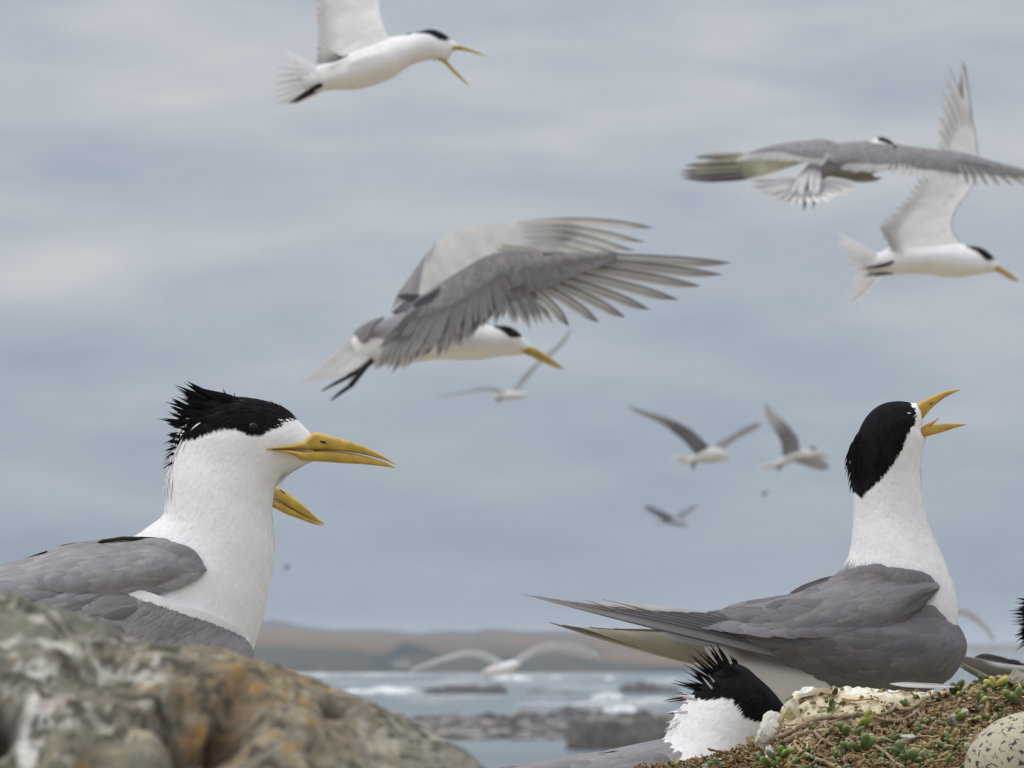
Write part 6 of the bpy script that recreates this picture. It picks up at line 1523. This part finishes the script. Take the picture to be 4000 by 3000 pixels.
def plant(px, py, n, s, label, col=None, seed=1):
    mb = MB(); rs = np.random.RandomState(seed); cluster(mb, px, py, n, s * 1.2, rs, col)
    if mb.n:
        p, _ = pick(MT, px, py); o = mb.build('succulent_plant', M_SUCC, origin=tuple(p)); tag(o, label, 'succulent', 'succulents on the mound')
plant(*zp(700, 690), 3, 58, 'succulent with one long leaning green leaf under the forked twig', GREENS[2], 3)
plant(*zp(810, 610), 3, 54, 'yellowish green succulent tucked beneath the middle of the forked twig', lin((140, 142, 62)), 4)
plant(*zp(770, 810), 6, 56, 'bushy bright green succulent at the centre of the mound', GREENS[0], 5)
plant(*zp(1620, 580), 3, 60, 'plump leaning green succulent just below the pinkish grey stone', GREENS[2], 6)
plant(*zp(1610, 325), 3, 52, 'round dark green succulent by the thin pale feather on the crest', GREENS[6], 7)
plant(*zp(2180, 400), 3, 60, 'large glossy green succulent at the right edge above the egg', GREENS[0], 8)
plant(*zp(1780, 850), 3, 44, 'pale blue-green succulent sprig touching the left end of the egg', lin((150, 166, 134)), 9)
plant(*zp(150, 850), 3, 54, 'bright green pointed succulent left of the bare twigs', lin((96, 134, 58)), 10)
plant(*zp(40, 935), 3, 62, 'broad green succulent leaf at the bottom edge below the white chip', lin((104, 140, 70)), 11)
plant(2740, 2922, 2, 40, 'lone olive green sprout standing against the white breast of the low tern', lin((146, 146, 84)), 12)
plant(*zp(1850, 420), 5, 50, 'tall grey green succulent stem on the upper right of the mound', lin((128, 140, 96)), 13)
plant(*zp(1970, 260), 3, 50, 'yellow green broad succulent leaf on the crest by the dark wing tips', lin((164, 160, 84)), 14)

# ---- dry litter
def litter():
    rs = np.random.RandomState(9); mb = MB()
    cols = [lin((126, 106, 78)), lin((158, 134, 100)), lin((98, 82, 60)), lin((178, 156, 122)), lin((134, 104, 70)), lin((74, 62, 50)), lin((158, 116, 74)), lin((192, 176, 146)), lin((150, 136, 112))]
    n = 0
    for k in range(7000):
        if k < 4600:
            x = rs.uniform(2480, 4060); r = np.interp(x, MOUND_RIDGE[:, 0], MOUND_RIDGE[:, 1]); y = r + rs.uniform(0, 1) ** 0.8 * (3040 - r)
            if inside(np.array(x), np.array(y), [(3000, 2880), (3060, 2690), (3620, 2670), (3640, 2740), (3450, 2760), (3440, 2830), (3240, 2860), (3120, 2900)]) and rs.rand() > 0.10: continue
        else:
            x = rs.uniform(2200, 5600); y = rs.uniform(3010, 3900) if x < 4060 else rs.uniform(2660, 3900)
        p, nn = pick(MT, x, y)
        if p is None: continue
        p = np.array(p)
        if np.linalg.norm(p - EGG[0]) < EGG[1] * 1.15 and p[1] < EGG[0][1] + .01 and rs.rand() < .8: continue
        m = p[1] / F; L_ = rs.uniform(8, 34) ** 1.0 * m; W_ = L_ * rs.uniform(.25, .75)
        a = rs.uniform(0, 2 * np.pi); el = rs.uniform(-.3, .8)
        d = np.array([math.cos(a) * math.cos(el), math.sin(a) * math.cos(el), math.sin(el)]); s = np.cross(d, rs.normal(0, 1, 3)); s /= np.linalg.norm(s); nn = np.cross(d, s)
        t = np.linspace(-1, 1, 5); w = np.array([-1, 0, 1.0])
        curl = rs.uniform(-.6, .6)
        G = p + d * (t * L_ / 2)[:, None, None] + s * ((np.sqrt(1 - (t * .9) ** 2))[:, None] * w[None] * W_ / 2)[..., None] + nn * (curl * L_ * (t ** 2)[:, None] + .5 * W_ * (w ** 2)[None])[..., None]
        G = G + np.array([0, 0, L_ * .12])
        c = np.array(cols[rs.randint(len(cols))]) * rs.uniform(.7, 1.2)
        mb.grid(G, c); n += 1
    # gravel crumbs
    for k in range(1500):
        x = rs.uniform(2500, 4060); r = np.interp(x, MOUND_RIDGE[:, 0], MOUND_RIDGE[:, 1]); y = r + rs.uniform(0, 1) * (3030 - r)
        if 3050 < x < 3650 and y < 2860 and rs.rand() < .8: continue
        p, nn = pick(MT, x, y)
        if p is None: continue
        m = p.y / F; s = rs.uniform(3, 11) * m; c = np.array(lin((170, 156, 126))) * rs.uniform(.35, 1.1)
        ellipsoid(mb, np.array(p) + [0, 0, s * .3], np.diag([s * rs.uniform(.7, 1.4), s, s * rs.uniform(.5, 1)]), c, 4, 6)
    # straw and root fibres matted through it
    for k in range(900):
        x = rs.uniform(2500, 4060); r = np.interp(x, MOUND_RIDGE[:, 0], MOUND_RIDGE[:, 1]); y = r + 8 + rs.uniform(0, 1) ** .8 * (3030 - r)
        if 3060 < x < 3600 and y < 2820 and rs.rand() < .7: continue
        p, nn = pick(MT, x, y)
        if p is None: continue
        m = p.y / F; p = np.array(p); L_ = rs.uniform(20, 90) * m; a = rs.normal(0, .6); d = np.array([math.cos(a), rs.normal(0, .5), math.sin(a) * .7]); d /= np.linalg.norm(d)
        q = rs.normal(0, .22, 3) * L_; t = np.linspace(0, 1, 7)[:, None]
        P_ = p + np.array([0, -6 * m, 4 * m]) + d * L_ * (t - .5) + q * (t - .5) ** 2 * 2 + rs.normal(0, 1.0 * m, (7, 3))
        tube(mb, P_, rs.uniform(1.2, 3.6) * m, np.array(lin(((168, 150, 116), (142, 122, 90), (186, 170, 136), (120, 98, 70), (150, 112, 70))[rs.randint(5)])) * rs.uniform(.75, 1.1), 5, raw=True)
    o = mb.build('dry_litter', M_DEBRIS); tag(o, 'dry brown curled leaf litter and crumbs covering the mound', 'leaf litter', kind='stuff')
litter()

# ---- twigs
def twig(pts, rad, label, col=lin((142, 128, 106)), lift=26, seed=0, forks=()):
    rs = np.random.RandomState(seed + 40)
    def path(pts, rad):
        pp = catmull(np.array(pts, float), 6); out = []; lastY = None
        for (x, y) in pp[:, :2]:
            p, n = pick(MT, x, y + 4)
            Y = p.y if p is not None else (lastY or 3.8)
            if lastY is not None: Y = lastY + np.clip(Y - lastY, -.012, .012)
            lastY = Y; out.append(Y)
        Ys = np.array(out); k = np.array([1, 2, 3, 2, 1]) / 9.0
        Ys = np.convolve(np.pad(Ys, 2, mode='edge'), k, 'valid') - lift / F * 3.8
        P = np.array([[(x - 2000) / F * Y, Y, ZC + (HY - y) / F * Y] for (x, y), Y in zip(pp[:, :2], Ys)])
        P += rs.normal(0, .00012, P.shape)
        r = np.interp(np.linspace(0, 1, len(P)), np.linspace(0, 1, len(rad)), rad) * 3.8 / F * (1 + .14 * rs.normal(0, 1, len(P)))
        return P, r
    mb = MB(); P, r = path(pts, rad); org = P[len(P) // 2]
    c = np.array(col) * (0.8 + 0.4 * vnoise(P, 300, 2, seed))[:, None]
    tube(mb, P, r, c, 8, raw=True)
    for f in forks:
        P2, r2 = path(f[0], f[1]); tube(mb, P2, r2, np.array(col) * (0.8 + 0.4 * vnoise(P2, 300, 2, seed))[:, None], 7, raw=True)
    o = mb.build('twig', M_TWIG, origin=tuple(org)); tag(o, label, 'twig', 'bare twigs on the mound')
Z = lambda *a: [zp(x, y) for x, y in a]
twig(Z((-60, 790), (60, 740), (170, 700), (260, 650), (370, 590), (500, 560), (650, 550), (790, 530), (900, 535), (1000, 530), (1110, 462)), [7, 9, 10, 10, 10, 9, 8], 'long pale forked twig lying across the middle of the mound', forks=[(Z((880, 540), (960, 570), (1060, 585), (1170, 575), (1250, 535), (1300, 490)), [8, 7, 7, 6]), (Z((1110, 462), (1150, 490), (1220, 485), (1300, 440), (1390, 380)), [7, 7, 6, 4]), (Z((1290, 500), (1330, 560), (1390, 590)), [6, 5, 3])])
twig(Z((160, 760), (230, 720), (320, 690), (400, 690), (440, 730), (500, 770), (560, 800)), [9, 9, 10, 9, 8, 6], 'short arched twig just under the left end of the long twig', seed=2)
twig(Z((230, 790), (290, 850), (360, 890), (450, 930), (560, 975), (640, 1010)), [7, 8, 9, 9], 'pale straight twig running down to the bottom edge', seed=3, col=lin((156, 140, 112)))
twig(Z((800, 760), (900, 790), (980, 840), (1040, 890), (1100, 950), (1180, 990)), [6, 7, 7, 6], 'thin pale twig beside the bushy central succulent', seed=4, col=lin((150, 136, 112)))
twig(Z((2190, 200), (2165, 260), (2170, 310), (2110, 380)), [8, 9, 9, 6], 'crooked twig at the right edge below the grey brown stone', seed=5, col=lin((170, 150, 120)), forks=[(Z((2170, 310), (2210, 340), (2240, 360)), [8, 7, 5])])
twig(Z((500, 620), (570, 590), (650, 560)), [3, 3, 2], 'short thin stalk lying just below the long twig', seed=6)
twig(Z((640, 400), (760, 410), (880, 400), (960, 420)), [4, 4, 3, 2], 'thin orange-brown stalk across the pale top of the mound', seed=7, col=lin((178, 128, 72)))
twig(Z((335, 830), (342, 790), (338, 765)), [5, 4, 1], 'tiny upright pale splinter between the bare twigs', seed=8, col=lin((186, 166, 120)))
twig(Z((1900, 560), (1890, 500), (1900, 440), (1880, 400)), [8, 8, 9, 7], 'thick green-tan stem standing up in the right part of the mound', seed=9, col=lin((140, 132, 88)))
twig([(2840, 2942), (2780, 2930), (2765, 2924)], [5, 6, 4], 'stubby brown stalk jutting left in front of the white breast', seed=10, col=lin((112, 84, 66)))

# ---- loose feather lying on the crest
def loose_feather():
    Y0 = 3.84; mb = MB()
    blade(mb, [(3730, 2682, 0), (3600, 2680, 6), (3474, 2671, 2)], 9, 11, Y0, lin((206, 206, 210)), lin((188, 190, 198)), tip=lin((222, 220, 218)), seg=20, tipw=0.2, rachis=lin((236, 234, 230)), tilt=0.8)
    c = world_pt(3600, 2685, Y0); o = mb.build('feather', M_FLIGHT, origin=tuple(c)); tag(o, 'slim pale grey feather lying on the crest of the mound', 'feather')
loose_feather()
# ---------------------------------------------------------------- sea, reef, far shore
def build_sea():
    a = np.linspace(-1, 1, 90); r = np.concatenate([np.linspace(-60, 30, 6), np.geomspace(31, 20000, 170)])
    W_ = np.maximum(r * 0.5, 120) + 60
    P = np.stack([a[None, :] * W_[:, None], np.tile(r[:, None], (1, 90)), np.zeros((len(r), 90))], -1)
    mb = MB(); mb.grid(P, (0.03, 0.05, 0.06), flip=True)
    mat = bpy.data.materials.new('sea_water'); mat.use_nodes = True; t = mat.node_tree; L = t.links.new; b = t.nodes['Principled BSDF']
    b.inputs['Roughness'].default_value = 0.28; b.inputs['IOR'].default_value = 1.33
    tc = N(t, 'ShaderNodeTexCoord'); mp = N(t, 'ShaderNodeMapping'); mp.inputs['Scale'].default_value = (1, 0.45, 1); L(tc.outputs['Object'], mp.inputs[0])
    n1 = N(t, 'ShaderNodeTexNoise'); n1.inputs['Scale'].default_value = 0.9; n1.inputs['Detail'].default_value = 5; n1.inputs['Roughness'].default_value = 0.6; L(mp.outputs[0], n1.inputs['Vector'])
    n2 = N(t, 'ShaderNodeTexNoise'); n2.inputs['Scale'].default_value = 0.06; n2.inputs['Detail'].default_value = 3; L(mp.outputs[0], n2.inputs['Vector'])
    bp = N(t, 'ShaderNodeBump'); bp.inputs['Strength'].default_value = 0.8; bp.inputs['Distance'].default_value = 0.6; L(n1.outputs['Fac'], bp.inputs['Height']); L(bp.outputs[0], b.inputs['Normal'])
    c1 = ramp(t, n2.outputs['Fac'], [(0.3, lin((56, 76, 88))), (0.5, lin((74, 92, 100))), (0.7, lin((96, 110, 112)))])
    # scattered whitecaps
    n3 = N(t, 'ShaderNodeTexNoise'); n3.inputs['Scale'].default_value = 0.16; n3.inputs['Detail'].default_value = 6; n3.inputs['Roughness'].default_value = 0.65; L(tc.outputs['Object'], n3.inputs['Vector'])
    fm = ramp(t, n3.outputs['Fac'], [(0.0, (0, 0, 0)), (0.64, (0, 0, 0)), (0.70, (.8, .8, .8))])
    mx = N(t, 'ShaderNodeMix', data_type='RGBA'); L(fm, mx.inputs[0]); L(c1, mx.inputs[6]); mx.inputs[7].default_value = lin((225, 228, 228)) + (1,)
    L(mx.outputs[2], b.inputs['Base Color'])
    rr = N(t, 'ShaderNodeMapRange'); rr.inputs['To Min'].default_value = 0.28; rr.inputs['To Max'].default_value = 0.9; L(fm, rr.inputs['Value']); L(rr.outputs[0], b.inputs['Roughness'])
    o = mb.build('sea', mat); tag(o, kind='structure')
build_sea()

def dist(py): return ZC * F / (py - HY)

def surf():
    rs = np.random.RandomState(3); mb = MB()
    rows = [(1240, 1700, 2637, 6, .8), (1700, 2450, 2641, 6, .7), (1350, 2100, 2673, 6, .6), (2100, 2650, 2690, 7, .6), (1500, 2000, 2723, 8, .6), (2000, 2650, 2752, 9, .7), (1335, 1650, 2708, 24, 1.0), (1480, 1640, 2700, 16, 1), (1130, 1330, 2640, 9, .9), (1420, 1500, 2641, 8, .9), (1560, 1600, 2640, 8, .8), (1925, 2092, 2656, 18, 1), (2145, 2195, 2652, 14, .9), (2360, 2402, 2658, 16, 1), (2308, 2450, 2732, 28, 1), (2350, 2512, 2782, 26, 1),
            (2440, 2640, 2738, 12, .8), (1700, 1900, 2660, 5, .7), (1240, 1420, 2672, 6, .6), (2000, 2300, 2668, 5, .6), (2500, 2700, 2662, 8, .8), (1100, 1300, 2700, 10, .8), (2060, 2240, 2722, 6, .5), (1560, 1800, 2742, 7, .5), (700, 1100, 2708, 24, 1), (2650, 3100, 2735, 20, 1), (3200, 3700, 2650, 10, .9), (100, 700, 2650, 12, .9), (4050, 4500, 2690, 18, 1)]
    for (x0, x1, y, h, k) in rows:
        D = dist(y); m = D / F; n = 60
        t = np.linspace(0, 1, n); env = np.clip(np.sin(np.pi * t), 0, 1) ** 0.5 * (0.45 + 0.75 * vnoise(np.stack([t * 9, t * 0 + y, t * 0], -1), 1, 3, 3))
        a = np.linspace(0, np.pi, 9)
        X = ((x0 + (x1 - x0) * t) - 2000) * m
        P = np.stack([X[:, None] + 0 * a[None], D + 2.5 * env[:, None] * -np.cos(a)[None] + 1.5 * np.sin(t * 14)[:, None], 0.01 + (h * m * env)[:, None] * np.sin(a)[None]], -1)
        P += (rs.normal(0, 1, P.shape) * h * m * 0.05) * np.array([1, 1, 0])
        mb.grid(P, np.array(lin((224, 228, 230))) * k)
    mat = material('sea_foam', rough=0.95, spec=0.1, noise_scale=0.8, noise_amt=0.12, bump=0.5, bump_scale=3)
    o = mb.build('surf', mat); tag(o, 'white breaking wave crests on the bay', 'surf', kind='stuff')
surf()

def reef(name, label, x0, x1, ybase, prof, depth_m, seed, col, cat='rock', pale=0.5):
    """low rocks standing in the water: prof = list of (col, row of the top)"""
    D = dist(ybase); m = D / F; n = int(max(40, (x1 - x0) / 3)); nt = 26
    px = np.linspace(x0, x1, n); t = np.linspace(0, 1, nt)
    top = np.interp(px, [p[0] for p in prof], [p[1] for p in prof])
    X = (px - 2000) * m
    P0 = np.stack([X, X * 0, X * 0], -1)
    Y = D + depth_m * t[None] + (vnoise(P0, 0.9, 3, seed) - .5)[:, None] * depth_m * .4 * (t[None] < .5)
    hgt = np.maximum(0, (ybase - top)) * m
    arch = np.sin(np.pi * np.clip(t * 1.0, 0, 1)) ** 0.45
    Zg = hgt[:, None] * arch[None]
    P = np.stack([np.tile(X[:, None], (1, nt)), Y, Zg], -1)
    nz = vnoise(P * np.array([1, 1, 0]), 2.0, 4, seed + 1, gain=.6); P[..., 2] = P[..., 2] * (0.25 + 1.3 * nz) - 0.05
    e = np.minimum(1, np.minimum(px - x0, x1 - px) / 12.0); P[..., 2] = P[..., 2] * e[:, None] - 0.1 * (1 - e[:, None])
    n2 = vnoise(P * np.array([1, 1, 3.]), 3.0, 4, seed + 2)[..., None]; n3 = vnoise(P * np.array([1, 1, 3.]), 1.2, 3, seed + 4)[..., None]
    C = np.asarray(col) * (0.5 + 1.0 * n2); w = sstep(n3 * .6 + n2 * .4 + 0.25 * (P[..., 2:3] / max(hgt.max(), .01) - .6), .48, .62) * pale
    C = C * (1 - w) + np.array(lin((150, 146, 142))) * w
    mb = MB(); mb.grid(P, C)
    o = mb.build(name, M_REEF, origin=((X[0] + X[-1]) / 2, D, 0)); tag(o, label, cat)
M_REEF = material('wet_reef_rock', rough=0.8, spec=0.3, noise_scale=2.5, noise_amt=0.3, bump=0.7, bump_scale=3)
DKR = lin((74, 72, 72))
reef('reef_rock', 'long dark rock awash in the bay behind the breaking wave', 1650, 1990, 2713, [(1650, 2700), (1690, 2680), (1760, 2668), (1830, 2672), (1880, 2682), (1930, 2670), (1970, 2680), (1990, 2705)], 3, 5, DKR, pale=.15)
reef('reef_rock', 'dark rock awash by the pale surf left of the fanned black crest', 2410, 2660, 2707, [(2410, 2690), (2440, 2668), (2500, 2658), (2550, 2664), (2580, 2684), (2660, 2680)], 3, 8, DKR, pale=.2)
reef('reef_rock', 'thin sliver of dark rock between the two dark rocks awash', 2050, 2290, 2708, [(2050, 2702), (2100, 2692), (2140, 2700), (2200, 2698), (2290, 2703)], 2, 11, DKR, pale=.2)
def shelf():
    rs = np.random.RandomState(17); mb = MB()
    for k in range(420):
        x = rs.uniform(1150, 2720); q = rs.uniform(0, 1) ** 0.8; yb = 2792 + q * 98
        if x < 1600 and yb < 2800 + (1600 - x) * .02: continue
        D = dist(yb); m = D / F; w = rs.uniform(34, 120); h = rs.uniform(6, 19) * (1.15 if q < .25 else 1)
        if rs.rand() < .12 and q < .3: h *= 1.5
        S = sphere(10, 14); S = S * (1 + .9 * (vnoise(S, 1.9, 3, k) - .5)[..., None]); 
        A = np.diag([w / 2 * m, w / 2 * m * 1.3, h * m])
        c = np.array(lin((66, 62, 58))) if rs.rand() < .6 else np.array(lin((138, 132, 126)))
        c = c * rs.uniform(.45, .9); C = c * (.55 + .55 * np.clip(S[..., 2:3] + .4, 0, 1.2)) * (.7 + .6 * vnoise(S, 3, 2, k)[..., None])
        mb.grid(np.array([(x - 2000) * m, D, 0]) + S @ A, C, wrap=True)
    X, Y = np.meshgrid(np.linspace(1120, 2740, 160), np.linspace(2800, 2890, 40)); D = dist(Y); Zh = .02 + .25 * (vnoise(np.stack([X * .03, D * .2, X * 0], -1), 1, 3, 2) - .5)
    P = np.stack([(X - 2000) * D / F, D, Zh], -1); mb.grid(P, np.array(lin((110, 106, 100))) * (.4 + 1.1 * vnoise(P, 1.5, 3, 4)[..., None]))
    o = mb.build('rocky_reef', M_REEF, origin=(0, 300, 0)); tag(o, 'long shelf of brown and grey reef rocks above the calm pool', 'reef')
shelf()
reef('reef_rock', 'large blackish rock block at the near end of the reef above the grey back', 2212, 2760, 2930, [(2212, 2846), (2226, 2828), (2300, 2822), (2420, 2826), (2520, 2818), (2760, 2810)], 6, 17, lin((64, 58, 50)), pale=.12)
reef('reef_rock', 'low dark rocks tipping the reef shelf in the middle of the bay', 2150, 2330, 2812, [(2150, 2790), (2200, 2766), (2240, 2758), (2290, 2772), (2330, 2788)], 3, 19, DKR, pale=.1)

def land():
    px = np.linspace(-2600, 3500, 500)
    def pr(pts): return np.interp(px, [p[0] for p in pts], [p[1] for p in pts])
    N1 = vnoise(np.stack([px * .01, px * 0, px * 0], -1), 1, 4, 3) - .5; N2 = vnoise(np.stack([px * .03, px * 0, px * 0], -1), 1, 3, 6) - .5
    end = 1 - sstep(px, 2550, 3300)
    g_top = pr([(-2600, 2540), (1000, 2534), (1250, 2535), (1400, 2548), (1500, 2560), (1540, 2548), (1560, 2522), (1600, 2515), (1640, 2535), (1700, 2552), (1900, 2560), (2200, 2574), (2400, 2598), (2600, 2612), (3500, 2626)]) + N2 * 8
    t_top = pr([(-2600, 2475), (1000, 2462), (1300, 2478), (1700, 2486), (2100, 2480), (2500, 2492), (2800, 2515), (3200, 2545), (3500, 2560)]) + N2 * 6
    f_top = pr([(-2600, 2440), (985, 2428), (1077, 2423), (1190, 2446), (1300, 2460), (1460, 2458), (1650, 2473), (1700, 2464), (1850, 2465), (1920, 2454), (2040, 2465), (2160, 2466), (2400, 2476), (2700, 2484), (3100, 2500), (3500, 2512)]) + N2 * 7
    rows = [(795, px * 0 + 2632, 0), (805, px * 0 + 2624, 0), (830, 0.6 * g_top + .4 * 2622, 0), (880, g_top, 0), (900, g_top + 3, .15), (1000, t_top * .2 + g_top * .8, 1), (1250, t_top * .6 + g_top * .4, 1), (1600, t_top, 1), (1650, t_top + 2, 1), (2000, (f_top + t_top) / 2, 1.5), (2600, f_top, 2), (2900, f_top + 25, 2)]
    P, C = [], []
    gr = np.array(lin((54, 68, 68))); ta = np.array(lin((112, 96, 80))); fa = np.array(lin((62, 66, 72)))
    for (D, yy, k) in rows:
        P.append(np.stack([(px - 2000) / F * D, px * 0 + D, ZC + (HY - yy) / F * D], -1))
        c = gr if k == 0 else ((gr * (1 - k / 1.0) + ta * k) if k <= 1 else ta * (2 - k) + fa * (k - 1))
        C.append(np.tile(c, (len(px), 1)))
    P = catmull(np.array(P), 6); C = np.clip(catmull(np.array(C), 6), .004, 1)
    nz = vnoise(P * np.array([1, .35, 1]), 0.05, 4, 8)[..., None]; nz2 = vnoise(P, 0.22, 3, 12)[..., None]
    w = sstep(nz, .47, .6) * .85; C = C * (1 - w) + np.array(lin((84, 84, 78))) * w
    C = C * (.75 + .5 * nz2)
    P[2:-2, :, 2] += ((nz2[..., 0] - .5) * 0.9)[2:-2]
    mb = MB(); mb.grid(P, C, flip=True)
    mat = material('scrub_land', rough=1.0, spec=0.0, noise_scale=0.3, noise_amt=0.2)
    o = mb.build('hills', mat); tag(o, kind='structure')
    # low far spit on the right, just under the sea horizon
    px = np.linspace(2700, 5200, 200); P = []
    topn = 2514 + 5 * (vnoise(np.stack([px * .01, px * 0, px * 0], -1), 1, 3, 9))
    for D, yy in ((2300, px * 0 + 2549.5), (2400, px * 0 + 2544), (2600, topn + 12), (3000, topn), (3300, topn + 4)):
        P.append(np.stack([(px - 2000) / F * D, px * 0 + D, ZC + (HY - yy) / F * D], -1))
    mb = MB(); mb.grid(np.array(P), np.array(lin((110, 100, 92))), flip=True); o = mb.build('far_spit', mat); tag(o, kind='structure')
    # pale hut on the shore
    D = 804; m = D / F; mb = MB()
    def box(x0, x1, y0, y1, d0, d1, c):
        v = np.array([[(x, d, z) for d in (d0, d1) for x in (x0, x1)] for z in (y0, y1)]).reshape(-1, 3)
        mb.add(v, [[0, 1, 3, 2], [4, 6, 7, 5], [0, 4, 5, 1], [2, 3, 7, 6], [0, 2, 6, 4], [1, 5, 7, 3]], c)
    X0, X1 = (1540 - 2000) * m, (1598 - 2000) * m
    root = thing('shore_hut', 'pale low hut on the far shore left of the skimming white tern', 'hut', ((X0 + X1) / 2, D, 0.4))
    box(X0, X1, .3, 1.05, D, D + 3, lin((160, 156, 150))); mb.build('wall', M_STONE, root, smooth=False)
    mb = MB(); xm = (X0 + X1) / 2
    v = [(X0 - .1, D - .1, 1.05), (X1 + .1, D - .1, 1.05), (X1 + .1, D + 1.5, 1.35), (X0 - .1, D + 1.5, 1.35), (X0 - .1, D + 3.1, 1.05), (X1 + .1, D + 3.1, 1.05)]
    mb.add(v, [[0, 1, 2, 3], [3, 2, 5, 4], [0, 3, 4, 0], [1, 5, 2, 1]][:2], lin((140, 138, 138))); mb.build('roof', M_STONE, root, smooth=False)
land()

# ---------------------------------------------------------------- sea air
def haze():
    x0, x1, y0, y1, z0, z1 = -11500, 11500, -80, 20500, -6.5, 14.0
    v = [(x, y, z) for z in (z0, z1) for y in (y0, y1) for x in (x0, x1)]
    mb = MB(); mb.add(v, [[0, 2, 3, 1], [4, 5, 7, 6], [0, 1, 5, 4], [2, 6, 7, 3], [0, 4, 6, 2], [1, 3, 7, 5]], (1, 1, 1))
    m = bpy.data.materials.new('sea_haze'); m.use_nodes = True; t = m.node_tree
    for n in list(t.nodes):
        if n.type != 'OUTPUT_MATERIAL': t.nodes.remove(n)
    pv = N(t, 'ShaderNodeVolumePrincipled'); pv.inputs['Color'].default_value = (0.80, 0.88, 0.97, 1); pv.inputs['Density'].default_value = HAZE
    t.links.new(pv.outputs[0], t.nodes['Material Output'].inputs['Volume'])
    o = mb.build('haze', m, smooth=False); tag(o, 'thin blue-grey sea haze over the bay', 'haze', kind='stuff')
HAZE = 0.0003
haze()
